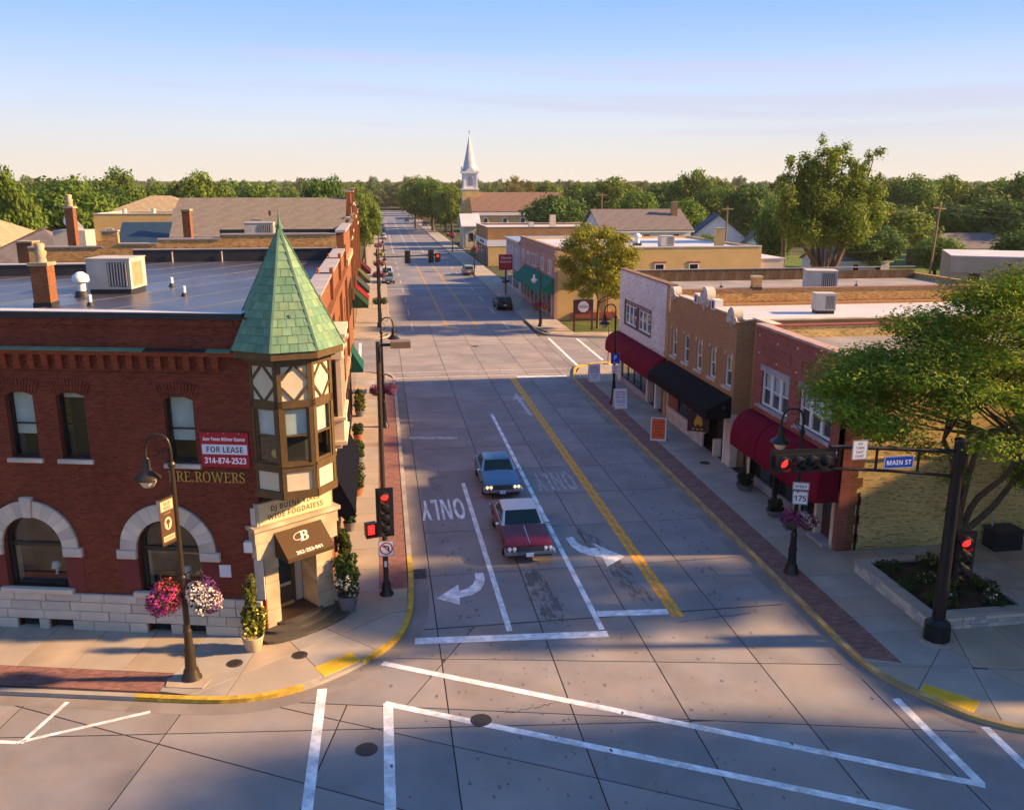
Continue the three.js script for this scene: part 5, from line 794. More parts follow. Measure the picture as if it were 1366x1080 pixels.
// rose brick shop with yellow brick flank
{
  const b = shopGroup('rose_brick_shop', 'two-storey rose brick shop with yellow brick side wall beside the planter', -40.3), L = 8.9, put = (n, g, m, f = LF) => mesh(n, g, m, b, f);
  const s = new THREE.Shape([[0, 2.6], [L, 2.6], [L, 8.05], [0, 8.05]].map((p) => new THREE.Vector2(...p))); const W = [[0.9, 3.8], [4.85, 7.75]];
  for (const [a, c] of W) hole(s, [[a, 4.4], [c, 4.4], [c, 6.05], [a, 6.05]]);
  put('front_wall', extr(s, 0.4).translate(0, 0, -0.4), M.brickRose);
  for (const [a, c] of W) {
    put('lintel', span(a - 0.08, c + 0.08, 6.05, 6.32, -0.1, 0.05), M.coping); put('sill', span(a - 0.12, c + 0.12, 4.24, 4.4, -0.2, 0.12), M.coping);
    const w = (c - a) / 3; for (let i = 0; i < 3; i++) sashWindow(b, LF, a + w * (i + 0.5), 5.225, w - 0.03, 1.65, { frame: M.trimWhite, sill: null, blind: [0.5, 0.62, 0.55][i], deep: 0.14, thin: 0.085 });
    put('brick_panel', merge([span(a, c, 7.2, 7.27, 0, 0.03), span(a, c, 6.75, 6.82, 0, 0.03), span(a, a + 0.07, 6.82, 7.2, 0, 0.03), span(c - 0.07, c, 6.82, 7.2, 0, 0.03)]), M.brickRose);
  }
  const q = rng(91); for (let i = 0; i < 14; i++) put('wall_anchor', box(0.07, 0.07, 0.03, 0.4 + (i % 5) * 2, [4.1, 6.6, 7.5][i % 3] + q() * 0.2, 0.015), M.trimWhite);
  put('coping', span(-0.02, L + 0.04, 8.05, 8.16, -0.45, 0.07), grit([0.42, 0.30, 0.26], 0.4, 180, 2));
  // flank
  put('side_wall', span(0.45, 16, 0, 8.0, 8.5, 8.86), M.brickYellow, null); put('side_coping', span(0.45, 16, 8.0, 8.1, 8.42, 8.92), M.brickRose, null);
  put('side_belt', span(0.8, 16, 3.98, 4.06, 8.86, 8.90), M.brickYellow, null);
  for (let i = 0; i < 20; i++) put('quoin', span(0.41, i % 2 ? 0.95 : 0.72, 0.05 + i * 0.4, 0.43 + i * 0.4, 8.8, 8.9), M.brickStreet, null);
  put('corner_pier', span(0, 0.41, 0, 8.05, 8.45, 8.9), M.brickRose, null);
  put('roof', span(0.4, 16, 7.3, 7.45, 0.05, 8.5), M.roofGrey, null); put('rear_wall', span(15.7, 16, 0, 7.7, 0, 8.5), M.brickYellow, null); put('far_wall', span(0.4, 15.7, 0, 8.0, 0, 0.3), M.brickYellow, null); put('far_coping', span(0.4, 15.7, 8.0, 8.08, -0.04, 0.34), M.brickRose, null);
  // ground floor
  put('shop_back', span(0, L, 0, 2.6, -0.9, -0.8), M.interior); put('stall_riser', span(0.15, 6.9, 0, 0.55, -0.45, -0.15), M.coping);
  for (const x of [0.12, 3.0, 5.2, 7.1]) put('shop_post', span(x - 0.11, x + 0.11, 0, 2.6, -0.4, 0.02), x > 5 ? M.cream : M.black); put('corner_post', span(8.4, 8.62, 0, 2.6, -0.35, 0.03), M.cream); put('corner_post', span(0.0, 0.24, 0.0, 2.6, 0.02, 0.05), M.cream);
  for (const [a, c] of [[0.25, 2.88], [3.12, 5.08], [5.32, 6.98]]) { const f = put('shop_window', ring(c - a, 2.0, 0.07, 0.08, 0).translate((a + c) / 2, 1.58, -0.28), M.black); mesh('pane', box(c - a - 0.14, 1.86, 0.01, (a + c) / 2, 1.58, -0.28), M.glassDark, f); }
  const d = put('door', span(7.22, 8.38, 0.14, 2.5, -0.3, -0.24), M.maroonTrim); mesh('door_panel', span(7.4, 8.2, 1.2, 2.3, -0.24, -0.22), M.glassDark, d); mesh('handle', span(8.22, 8.26, 1.0, 1.3, -0.24, -0.18), M.steel, d);
  put('door_step', span(7.1, 8.5, 0.14, 0.28, -0.3, 0.35), M.coping);
  put('shop_sticker', box(0.35, 0.35, 0.01, 4.3, 1.9, -0.265), mat([0.12, 0.30, 0.5], 0.6));
}
for (const [z, w, l] of [[-38.8, 2.9, 'left'], [-35.85, 2.85, 'middle'], [-32.95, 2.85, 'right']]) tag(awning(scene, frameAt(RX - 0.005, 2.2, z, -Math.PI / 2), w, 1.75, 0, 1.05, M.maroon, { curve: 1, valance: 0.45, name: 'shop_awning' }), `${l} section of the rounded maroon awning on the rose brick shop`, 'awning', 'maroon awning sections');
// tan brick shop with scrolled parapet
{
  const b = shopGroup('tan_brick_shop', 'tan brick shop with scrolled stone parapet ornaments and black awning', -53.4), L = 10.7, put = (n, g, m, f = LF) => mesh(n, g, m, b, f);
  const s = new THREE.Shape([[0, 3.0], [L, 3.0], [L, 7.85], [9.5, 7.9], [9.3, 8.1], [7.4, 8.1], [7.3, 8.45], [4.6, 8.45], [4.5, 8.1], [1.6, 8.1], [1.5, 8.0], [0, 8.0]].map((p) => new THREE.Vector2(...p)));
  const W = [1.04, 3.25, 5.45, 7.6, 9.85]; for (const x of W) hole(s, [[x - 0.47, 4.32], [x + 0.47, 4.32], [x + 0.47, 5.98], [x - 0.47, 5.98]]);
  put('front_wall', extr(s, 0.4).translate(0, 0, -0.4), M.brickTan);
  for (const x of W) { sashWindow(b, LF, x, 5.15, 0.94, 1.66, { frame: M.trimWhite, sill: M.limestone3, blind: 0.12, deep: 0.14, thin: 0.08 }); for (const dx of [-0.5, 0.5]) put('window_stop', box(0.12, 0.16, 0.04, x + dx, 6.08, 0.02), M.limestone3); }
  const scroll = (x, y, r) => { put('medallion', new THREE.CylinderGeometry(r, r, 0.5, 22).rotateX(Math.PI / 2).translate(x, y, -0.16), M.limestone3); put('medallion_ring', new THREE.TorusGeometry(r * 0.72, r * 0.16, 8, 20).translate(x, y, 0.1), M.limestone3); put('medallion_boss', new THREE.SphereGeometry(r * 0.36, 12, 8).scale(0.8, 1.1, 0.5).translate(x, y, 0.1), M.limestone3); for (const sg of [-1, 1]) put('scroll', new THREE.TorusGeometry(r * 0.36, r * 0.15, 8, 14).translate(x + sg * r * 1.05, y - r * 0.62, 0.04), M.limestone3); put('pendant', new THREE.ConeGeometry(r * 0.3, r * 0.8, 8).rotateX(Math.PI).translate(x, y - r * 1.3, 0.05), M.limestone3); };
  scroll(0.55, 8.2, 0.36); scroll(6.0, 8.62, 0.52); scroll(10.0, 8.12, 0.42);
  for (const x of [4.6, 7.3]) { put('parapet_block', span(x - 0.3, x + 0.3, 8.05, 8.6, -0.42, 0.05), M.trimWhite); put('block_inset', span(x - 0.16, x + 0.16, 8.12, 8.5, 0.05, 0.06), M.darkWood); }
  for (const [a, c, y] of [[0.95, 1.5, 8.0], [1.6, 4.3, 8.1], [7.6, 9.4, 8.1], [4.9, 5.45, 8.45], [6.55, 7.0, 8.45]]) put('coping', span(a, c, y, y + 0.08, -0.44, 0.05), M.limestone3);
  put('side_wall', span(0.4, 20, 0, 7.9, 10.35, 10.7), M.brickTan, null); put('side_coping', span(0.4, 20, 7.9, 7.98, 10.28, 10.76), M.limestone3, null); put('far_wall', span(0.4, 20, 0, 7.4, 0.02, 0.3), M.brickTan, null); put('rear_wall', span(19.7, 20, 0, 7.6, 0.3, 10.35), M.brickTan, null); put('roof', span(0.4, 19.7, 7.1, 7.25, 0.3, 10.35), M.roofWhite, null);
  // ground floor
  put('shop_back', span(0, L, 0, 3, -0.9, -0.8), M.interior); put('side_pier', span(9.9, L, 0, 3, -0.5, 0), M.limestone); put('side_pier', span(-0.02, 0.35, 0, 3, -0.4, 0), M.limestone2);
  { const r = rng(93); for (let k = 0; k < 3; k++) { let x = 0.35; while (x < 6.8) { const w = Math.min(0.5 + r() * 0.6, 6.9 - x); put('stone_block', stone(w - 0.014, 0.29, 0.1).translate(x + w / 2, 0.16 + k * 0.3, 0), [M.limestone, M.limestone2, M.limestone3][(r() * 3) | 0]); x += w; } } }
  put('wall_panel', span(0.4, 2.1, 0.95, 3, -0.1, -0.02), M.brickRose);
  for (const [a, c] of [[2.2, 3.7], [3.75, 5.25], [5.3, 6.8]]) { const f = put('shop_window', ring(c - a, 1.7, 0.07, 0.08, 0).translate((a + c) / 2, 1.85, -0.08), M.black); mesh('pane', box(c - a - 0.14, 1.56, 0.01, (a + c) / 2, 1.85, -0.08), M.glassDark, f); }
  put('shop_sill', span(0.35, 6.9, 0.93, 1.0, -0.1, 0.12), M.limestone3); const d = put('door', span(8.75, 9.75, 0.16, 2.45, -0.5, -0.42), M.trimWhite); mesh('pane', span(8.95, 9.55, 1.0, 2.3, -0.42, -0.41), M.glassDark, d); put('door_post', span(8.5, 8.72, 0, 1.1, -0.3, 0.1), M.limestone3); put('door_post', span(9.78, 9.9, 0, 2.6, -0.4, 0.05), M.trimWhite);
  put('wall_lamp', merge([box(0.12, 0.12, 0.35, 10.55, 3.3, 0.17), new THREE.SphereGeometry(0.15, 10, 8).translate(10.55, 3.3, 0.4).toNonIndexed()].map((g) => boxUV(g))), M.black);
}
tag(awning(scene, frameAt(RX - 0.005, 2.75, -48.05, -Math.PI / 2), 10.4, 1.15, 0, 1.35, M.blackCloth, { valance: 0.5, name: 'shop_awning' }), 'long black awning across the tan brick shop', 'awning');
plate('hanging_shop_sign', 'dark red shop banner with yellow figure under the black awning', 1.15, 1.25, [16.9, 2.15, -44.9], -0.5, (x, w, h) => { x.fillStyle = '#3a1412'; x.fillRect(0, 0, w, h); x.fillStyle = '#c79a2a'; x.beginPath(); x.moveTo(80, 190); x.bezierCurveTo(70, 110, 120, 110, 110, 60); x.lineTo(150, 90); x.bezierCurveTo(190, 100, 170, 150, 190, 190); x.fill(); x.fillRect(90, 190, 20, 24); x.fillRect(150, 190, 20, 24); for (let i = 0; i < 3; i++) x.fillRect(60 + i * 50, 238, 30, 20); });
// passage between the two brick shops
{ const b = shopGroup('passage_wall', 'recessed brick wall filling the gap between tan and rose shops', -42.7); mesh('wall', span(0.9, 1.2, 0, 8.0, 0.0, 2.4), M.brickTan, b); mesh('coping', span(0.8, 1.3, 8.0, 8.08, 0, 2.4), M.limestone3, b); mesh('grille', span(0.86, 0.9, 2.9, 3.3, 0.5, 1.9), M.black, b); mesh('roof', span(1.2, 15, 7.6, 7.7, 0.02, 2.38), M.roofGrey, b); }
// white painted brick shop
{
  const b = shopGroup('white_brick_shop', 'white painted brick shop with purple window panel and maroon awning', -65.3), L = 11.8, put = (n, g, m, f = LF) => mesh(n, g, m, b, f);
  const s = new THREE.Shape([[0, 2.4], [L, 2.4], [L, 8.55], [0, 8.55]].map((p) => new THREE.Vector2(...p))); hole(s, [[1.3, 4.6], [8.1, 4.6], [8.1, 6.5], [1.3, 6.5]]); put('front_wall', extr(s, 0.4).translate(0, 0, -0.4), M.brickWhite);
  put('window_surround', merge([span(1.3, 8.1, 6.2, 6.5, -0.2, -0.02), span(1.3, 8.1, 4.6, 4.75, -0.2, -0.02), span(1.3, 1.55, 4.75, 6.2, -0.2, -0.02), span(7.85, 8.1, 4.75, 6.2, -0.2, -0.02), span(4.45, 4.95, 4.75, 6.2, -0.2, -0.02)]), M.maroonTrim);
  for (const a of [1.55, 4.95]) for (let i = 0; i < 3; i++) sashWindow(b, LF, a + 0.483 * (2 * i + 1), 5.475, 0.95, 1.44, { frame: M.trimWhite, sill: null, deep: 0.12, thin: 0.1 });
  { const sg = new TextGeometry('BETTER THEN WINDOW TAILORS', { font, size: 0.16, depth: 0.01, curveSegments: 2 }); sg.computeBoundingBox(); sg.scale(5.6 / sg.boundingBox.max.x, 1, 1).translate(1.9, 6.27, -0.018); put('lettering', boxUV(sg), mat([0.45, 0.30, 0.34], 0.7)); }
  put('coping', span(-0.05, L + 0.05, 8.55, 8.64, -0.46, 0.08), grit([0.20, 0.13, 0.09], 0.4, 181, 2)); put('edge_pilaster', span(L - 0.6, L + 0.01, 0.2, 8.5, 0, 0.03), M.brickGold); put('belt', span(7.9, L - 0.62, 4.15, 4.35, 0, 0.10), M.brickWhite);
  put('side_wall', span(0.4, 24, 0, 8.2, 11.45, 11.8), M.brickGold, null); put('side_coping', span(0.4, 24, 8.2, 8.3, 11.38, 11.86), grit([0.24, 0.14, 0.10], 0.5, 182, 2), null); put('far_wall', span(0.4, 24, 0, 8.0, 0, 0.3), M.brickGold, null);
  { const pk = grit([0.115, 0.075, 0.045], 0.6, 183, 1.2, 0.9, 0.01, 0.2, 6), pk2 = grit([0.14, 0.095, 0.06], 0.6, 184, 1.2, 0.9, 0.01, 0.2, 6); for (let i = 0; i < 58; i++) put('plank', span(0.5 + i * 0.4, 0.885 + i * 0.4, 7.6, 8.45 - (i > 26 && i < 40 ? 0.0 : 0) - (i > 40 ? 0.2 : 0), 0.32, 0.36), i % 3 ? pk : pk2, null); put('plank_rail', span(0.5, 23.7, 8.46, 8.52, 0.28, 0.40), M.coping, null); }
  put('rear_wall', span(23.7, 24, 0, 8, 0.3, 11.45), M.brickGold, null); put('roof', span(0.4, 23.7, 7.45, 7.6, 0.3, 11.45), M.roofGrey, null);
  put('shop_back', span(0, L, 0, 2.4, -0.9, -0.8), M.interior); put('stall_riser', span(0.9, 7.3, 0, 0.55, -0.4, 0), M.coping);
  for (let i = 0; i < 4; i++) { const a = 1.0 + i * 1.6, f = put('shop_window', ring(1.55, 1.95, 0.07, 0.08, 0).translate(a + 0.775, 1.53, -0.1), M.black); mesh('pane', box(1.42, 1.82, 0.01, a + 0.775, 1.53, -0.1), M.glass, f); mesh('display', box(1.3, 1.4, 0.02, a + 0.775, 1.4, -0.6), grit([0.10, 0.22, 0.20], 0.8, 185 + i, 1), f); }
  put('corner_pier', span(0, 0.85, 0, 2.4, -0.4, 0), M.brickWhite); put('corner_pier', span(7.4, 7.8, 0, 2.4, -0.4, 0), M.limestone); put('corner_pier', span(9.4, 9.7, 0, 2.6, -0.4, 0.02), M.trimWhite); put('corner_pier', span(11.2, L, 0, 2.4, -0.4, 0.0), M.limestone2); const d = put('door', span(8.1, 9.1, 0.14, 2.3, -0.4, -0.33), M.darkWood); mesh('pane', span(8.3, 8.9, 0.9, 2.2, -0.33, -0.32), M.glassDark, d);
}
[[-62.2, 6.2, 'far long part'], [-56.3, 5.4, 'near short part']].forEach(([z, w, l]) => tag(awning(scene, frameAt(RX - 0.005, 2.45, z, -Math.PI / 2), w, 1.45, 0, 1.05, M.maroon, { curve: 1, valance: 0.5, name: 'shop_awning' }), `${l} of the maroon awning on the white brick shop`, 'awning', 'maroon awning sections'));
// machines on these roofs
acUnit(29.8, 7.6, -57.4, 2.0, 1.4, 1.7, -0.3, 'big grey air conditioner on the roof of the white brick shop'); acUnit(26.0, 7.25, -49.4, 1.15, 1.15, 1.0, -0.2, 'small pale air conditioner on the white roof of the tan shop');
chimney(23.6, -53.7, 8.2, 0.75, 0.55, M.brickGold, 'short buff chimney with white cap between the tan and white shops', 'flat');
[[34, -60], [24, -60.5]].forEach(([x, z], i) => { const p = thing('vent_pipe', i ? 'small vent pipe left on the grey gravel roof' : 'small vent pipe right on the grey gravel roof', 'vent pipe', [x, 7.6, z], 0, 'small pipes on the grey roof'); mesh('pipe', cyl(0.08, 0.08, 0.4), M.steel, p); mesh('collar', lathe([[0.18, 0], [0.1, 0.12], [0.08, 0.14]]), M.membraneDark, p); });
// sandwich boards
function sandwich(x, z, turn, label, m) { const t = thing('sandwich_board', label, 'sign', [x, 0.14, z], turn, 'sandwich boards on the right sidewalk'); for (const s of [-1, 1]) { const f = frameAt(0, 0, s * 0.26, s > 0 ? 0 : Math.PI).multiply(new THREE.Matrix4().makeRotationX(-0.2)); const p = mesh('panel', box(0.84, 1.32, 0.025, 0, 0.68, 0), M.trimWhite, t, f); mesh('face', new THREE.PlaneGeometry(0.78, 1.2).translate(0, 0.7, 0.0145), m, p); mesh('frame', ring(0.9, 1.36, 0.04, 0.03, 0).translate(0, 0.68, 0), M.trimWhite, p); } return t; }
const board = (lines, bg) => canvasMat(256, 400, (x, w, h) => { x.fillStyle = bg; x.fillRect(0, 0, w, h); lines.forEach(([s, y, f, c]) => txt(x, s, w / 2, y, f, c, w * 0.88)); });
sandwich(15.85, -64.6, 0.05, 'white sandwich board farthest along the right sidewalk', board([['SUMMER', 60, 'bold 58px sans-serif', '#a3203a'], ['SALE ON', 120, 'bold 58px sans-serif', '#3a3f8a'], ['FINE SHOES', 180, 'bold 50px sans-serif', '#a3203a'], ['ALL SIZES', 250, 'bold 40px sans-serif', '#3a3f8a'], ['0 7 2', 320, 'bold 46px sans-serif', '#3a3f8a']], '#e9e7ee'));
sandwich(15.6, -56.15, 0.03, 'white sandwich board with red lettering near the parking sign lamp', board([['CENTRAL', 60, 'bold 58px sans-serif', '#a3203a'], ['SELLY BY', 118, 'bold 58px sans-serif', '#a3203a'], ['MOVEALL', 176, 'bold 54px sans-serif', '#a3203a'], ['IDEA 20.00', 240, 'bold 38px sans-serif', '#33366e'], ['COFFEE IN', 285, 'bold 38px sans-serif', '#33366e'], ['0  7  0', 345, 'bold 46px sans-serif', '#33366e']], '#e9e7ee'));
sandwich(15.8, -48.35, -0.35, 'orange sandwich board on the right sidewalk before the black awning', board([['CORNER', 70, 'bold 50px sans-serif', '#7c1d10'], ['DINNER', 130, 'bold 50px sans-serif', '#7c1d10'], ['SPECIAL', 190, 'bold 44px sans-serif', '#7c1d10'], ['BEST', 260, 'bold 44px sans-serif', '#7c1d10'], ['IN TOWN', 320, 'bold 44px sans-serif', '#7c1d10']], '#dc5a18'));
// stone planter
{
  const p = thing('stone_planter', 'low raised bed with pale stone block walls at the right corner', 'planter', [17.65, 0.14, -24.65]), r = rng(97);
  mesh('core', merge([span(0.08, 3.9, 0, 0.42, -0.36, -0.08), span(0.08, 0.36, 0, 0.42, -4.75, -0.36), span(0.36, 3.9, 0, 0.42, -4.75, -4.47), span(3.62, 3.9, 0, 0.42, -4.47, -0.36)]), M.joint, p);
  const row = (len, f) => { for (let k = 0; k < 3; k++) { let x = 0; while (x < len - 0.02) { let w = Math.min(0.22 + r() * 0.42, len - x); if (len - x - w < 0.15) w = len - x; mesh('stone_block', stone(w - 0.012, 0.128, 0.075 + r() * 0.02, 0.012).translate(x + w / 2, 0.07 + k * 0.14, 0), [M.limestone, M.limestone2, M.limestone3, M.coping][(r() * 4) | 0], p, f); x += w; } } };
  row(3.95, frameAt(0, 0, -0.08, 0)); row(4.72, frameAt(0.08, 0, -4.78, -Math.PI / 2)); row(4.7, frameAt(3.9, 0, -0.08, Math.PI / 2));
  mesh('cap_stone', span(-0.02, 4.0, 0.43, 0.52, -0.40, 0.02), M.walk2, p); mesh('cap_stone', span(-0.02, 0.40, 0.43, 0.52, -4.8, -0.405), M.walk2, p); mesh('cap_stone', span(0.405, 4.0, 0.43, 0.52, -4.8, -4.42), M.walk2, p); mesh('cap_stone', span(3.6, 4.0, 0.43, 0.52, -4.415, -0.405), M.walk2, p);
  mesh('soil', span(0.36, 3.62, 0.1, 0.36, -4.47, -0.36), M.soil, p);
  const names = ['near the mast pole', 'at the front right', 'at the left edge', 'beside the tree trunk', 'at the back left', 'in the middle', 'behind the white flowers', 'at the back right', 'at the right edge', 'just left of the trunk'];
  [[0.9, -0.9], [2.9, -0.8], [0.8, -2.4], [2.2, -2.0], [1.0, -3.9], [1.6, -1.3], [3.2, -1.9], [2.6, -3.9], [3.3, -3.1], [1.7, -3.0]].forEach(([x, z], i) => {
    const t = thing('bedding_plant', `small leafy bedding plant ${names[i]} in the stone planter`, 'plant', [17.65 + x, 0.5, -24.65 + z], 0, 'plants in the stone planter'), h = 0.25 + r() * 0.35; const lobes = []; for (let k = 0; k < 6; k++) lobes.push([(r() - 0.5) * 0.6, h * (0.3 + 0.6 * r()), (r() - 0.5) * 0.6, 0.2 + r() * 0.12, h * 0.4, 0.2 + r() * 0.12]);
    mesh('foliage', leaves(lobes, 420, 0.055, 300 + i, i % 3 ? [0.05, 0.08, 0.022] : [0.08, 0.10, 0.02]), M.leaf, t); mesh('stem', merge([0, 1, 2].map((k) => bar([0, -0.04, 0], [(k - 1) * 0.12, h, 0.06 * k - 0.06], 0.012, 0.012))), M.flowerStem, t); if (i % 2) mesh('blossom', leaves(lobes.slice(0, 2), 26, 0.05, 320 + i, i % 4 === 1 ? [0.75, 0.72, 0.66] : [0.6, 0.45, 0.06], { shell: 1, aspect: 0.9 }), M.petal, t);
  });
}
// alley bits and the neighbours to the right, outside the frame
{ const u = thing('utility_box', 'dark meter cabinet at the foot of the yellow brick wall', 'cabinet', [24.9, 0.14, -30.8]); mesh('body', span(-0.6, 0.6, 0, 0.8, -0.4, 0.4), mat([0.012, 0.014, 0.02], 0.7), u); mesh('lid', span(-0.65, 0.65, 0.8, 0.85, -0.45, 0.45), mat([0.02, 0.024, 0.03], 0.6), u); mesh('pipe', tube([[-0.3, 0.8, -0.3], [-0.3, 1.8, -0.4], [0.2, 1.9, -0.5], [0.2, 2.4, -0.5]], 0.05, 10, 6), M.steel, u); }
{ const b = thing('brick_garage', 'two-storey yellow brick neighbour just beyond the right edge', 'building', [33, 0, -28]); mesh('wall', span(-3.5, 5, 0, 7.5, -3.2, 9.2), M.brickYellow, b); mesh('coping', span(-3.55, 5.05, 7.5, 7.6, -3.25, 9.25), M.coping, b); for (const x of [-1.8, 2.8]) { const w = mesh('window', box(1.2, 1.5, 0.08, x, 4.8, 9.22), M.trimWhite, b); mesh('pane', box(1.0, 1.3, 0.02, x, 4.8, 9.27), M.glassDark, w); } mesh('door', span(0, 1.1, 0.14, 2.3, 9.2, 9.26), M.darkWood, b); }

// ---------------------------------------------------------------- buildings beyond
function gableRoof(x0, x1, z0, z1, eave, ridge, over = 0.4, t = 0.18) { // ridge along x
  const zm = (z0 + z1) / 2, h = (z1 - z0) / 2 + over, sl = (ridge - eave) / ((z1 - z0) / 2), ye = eave - over * sl;
  return extr([[-h, ye], [0, ridge], [h, ye], [h, ye + t], [0, ridge + t], [-h, ye + t]].map(([a, y]) => [a, y]), x1 - x0 + 2 * over).rotateY(Math.PI / 2).translate(x0 - over, 0, zm);
}
function hipRoof(x0, x1, z0, z1, eave, ridge, o = 0.5) {
  const zm = (z0 + z1) / 2, d = (z1 - z0) / 2, p = [[x0 - o, eave, z0 - o], [x1 + o, eave, z0 - o], [x1 + o, eave, z1 + o], [x0 - o, eave, z1 + o], [x0 + d, ridge, zm], [x1 - d, ridge, zm]], f = [[3, 2, 5], [3, 5, 4], [1, 0, 4], [1, 4, 5], [0, 3, 4], [2, 1, 5], [0, 1, 2], [0, 2, 3]], a = [];
  for (const t of f) for (const i of t) a.push(...p[i]); const g = new THREE.BufferGeometry(); g.setAttribute('position', new THREE.Float32BufferAttribute(a, 3)); g.computeVertexNormals(); return boxUV(g);
}
function pane(parent, frame, x, y, w, h, fm = M.trimWhite, gm = M.glassDark, t = 0.08) { const f = mesh('window', ring(w, h, t, 0.06, 0.03).translate(x, y, 0), fm, parent, frame); mesh('pane', box(w - 2 * t, h - 2 * t, 0.02, x, y, 0.015), gm, f); return f; }
function hollow(parent, x0, x1, z0, z1, h, wallM, roofM, par = 0.4, capM = M.coping) { // parapet walls round a sunken flat roof
  mesh('wall', merge([span(x0, x1, 0, h, z1 - 0.3, z1), span(x0, x1, 0, h, z0, z0 + 0.3), span(x0, x0 + 0.3, 0, h, z0 + 0.3, z1 - 0.3), span(x1 - 0.3, x1, 0, h, z0 + 0.3, z1 - 0.3)]), wallM, parent);
  mesh('coping', merge([span(x0 - 0.06, x1 + 0.06, h, h + 0.1, z1 - 0.36, z1 + 0.06), span(x0 - 0.06, x1 + 0.06, h, h + 0.1, z0 - 0.06, z0 + 0.36), span(x0 - 0.06, x0 + 0.36, h, h + 0.1, z0 + 0.36, z1 - 0.36), span(x1 - 0.36, x1 + 0.06, h, h + 0.1, z0 + 0.36, z1 - 0.36)]), capM, parent);
  mesh('roof', span(x0 + 0.3, x1 - 0.3, h - par - 0.15, h - par, z0 + 0.3, z1 - 0.3), roofM, parent);
}
// golden brick block behind the corner building
{
  const b = thing('golden_brick_building', 'golden brick building with stepped parapet behind the dark roof', 'building', [-2.1, 0, -55.6]), put = (n, g, m, f) => mesh(n, g, m, b, f);
  const s = [[-18, 0], [-0.45, 0], [-0.45, 11.75], [-7.2, 11.75], [-7.2, 11.5], [-10.8, 11.5], [-10.8, 11.25], [-13.0, 11.25], [-13.0, 12.0], [-13.9, 12.0], [-13.9, 11.1], [-18, 11.1]];
  put('side_wall', extr(s, 0.35).translate(0, 0, -0.35), M.brickGold);
  for (const [a, c, y] of [[-7.2, -0.45, 11.75], [-10.8, -7.22, 11.5], [-12.98, -10.82, 11.25], [-18, -13.92, 11.1], [-13.95, -12.95, 12.0]]) put('coping', span(a, c, y, y + 0.08, -0.42, 0.06), M.coping);
  put('street_wall', span(-0.45, 0, 0, 11.85, -11.2, 0), M.brickStreet); put('street_coping', span(-0.5, 0.12, 11.85, 12.0, -11.25, 0.05), M.coping); put('cornice', span(0, 0.2, 9.8, 10.2, -11.2, 0), M.buffStone);
  for (const z of [-2.4, -5.6, -8.8]) pane(b, frameAt(0, 0, z, Math.PI / 2), 0, 7.2, 1.2, 2.2, M.brownWood); put('shop_front', span(0, 0.06, 0.6, 3.3, -10.6, -0.6), M.glassDark);
  put('rear_wall', span(-18, -0.45, 0, 10.9, -11.2, -10.9), M.brickGold); put('roof', span(-18, -0.45, 10.2, 10.4, -10.9, -0.35), M.membraneDark);
  put('penthouse_roof', boxUV(new THREE.BoxGeometry(3.2, 0.12, 2.6).rotateX(0.55).translate(-13.3, 11.5, -7.4)), grit([0.020, 0.045, 0.075], 0.3, 190, 2, 0.5)); put('penthouse', span(-14.7, -11.9, 10.4, 10.95, -8.6, -6.2), M.stuccoPale); put('upstand', span(-9, -0.6, 10.4, 11.6, -10.9, -10.6), M.membraneDark);
  put('left_wall', span(-18, -17.7, 0, 10.9, -10.9, -0.35), M.brickGold);
}
acUnit(-8.0, 10.6, -63.6, 1.9, 1.55, 1.2, 0, 'white rooftop unit in front of the brown shingle roof', 'rooftop_unit');
chimney(-12.5, -62.5, 10.4, 2.6, 0.5, M.brickStreet, 'tall thin red brick chimney before the brown shingle roof', 'flat');
chimney(-18.0, -57.0, 8.5, 4.8, 0.48, M.brickStreet, 'tall red brick chimney with metal cowl at left', 'pot');
{ const w = thing('rooftop_shed', 'low white roof housing left of the golden parapet', 'roof housing', [-18.0, 0, -60.6]); mesh('box', span(-2, -0.1, 9, 11.9, -1, 1), M.unit, w); mesh('duct', boxUV(new THREE.CylinderGeometry(0.35, 0.35, 1.6, 12).rotateX(1.2).translate(-0.9, 12.2, 0.4)), M.steel, w); }
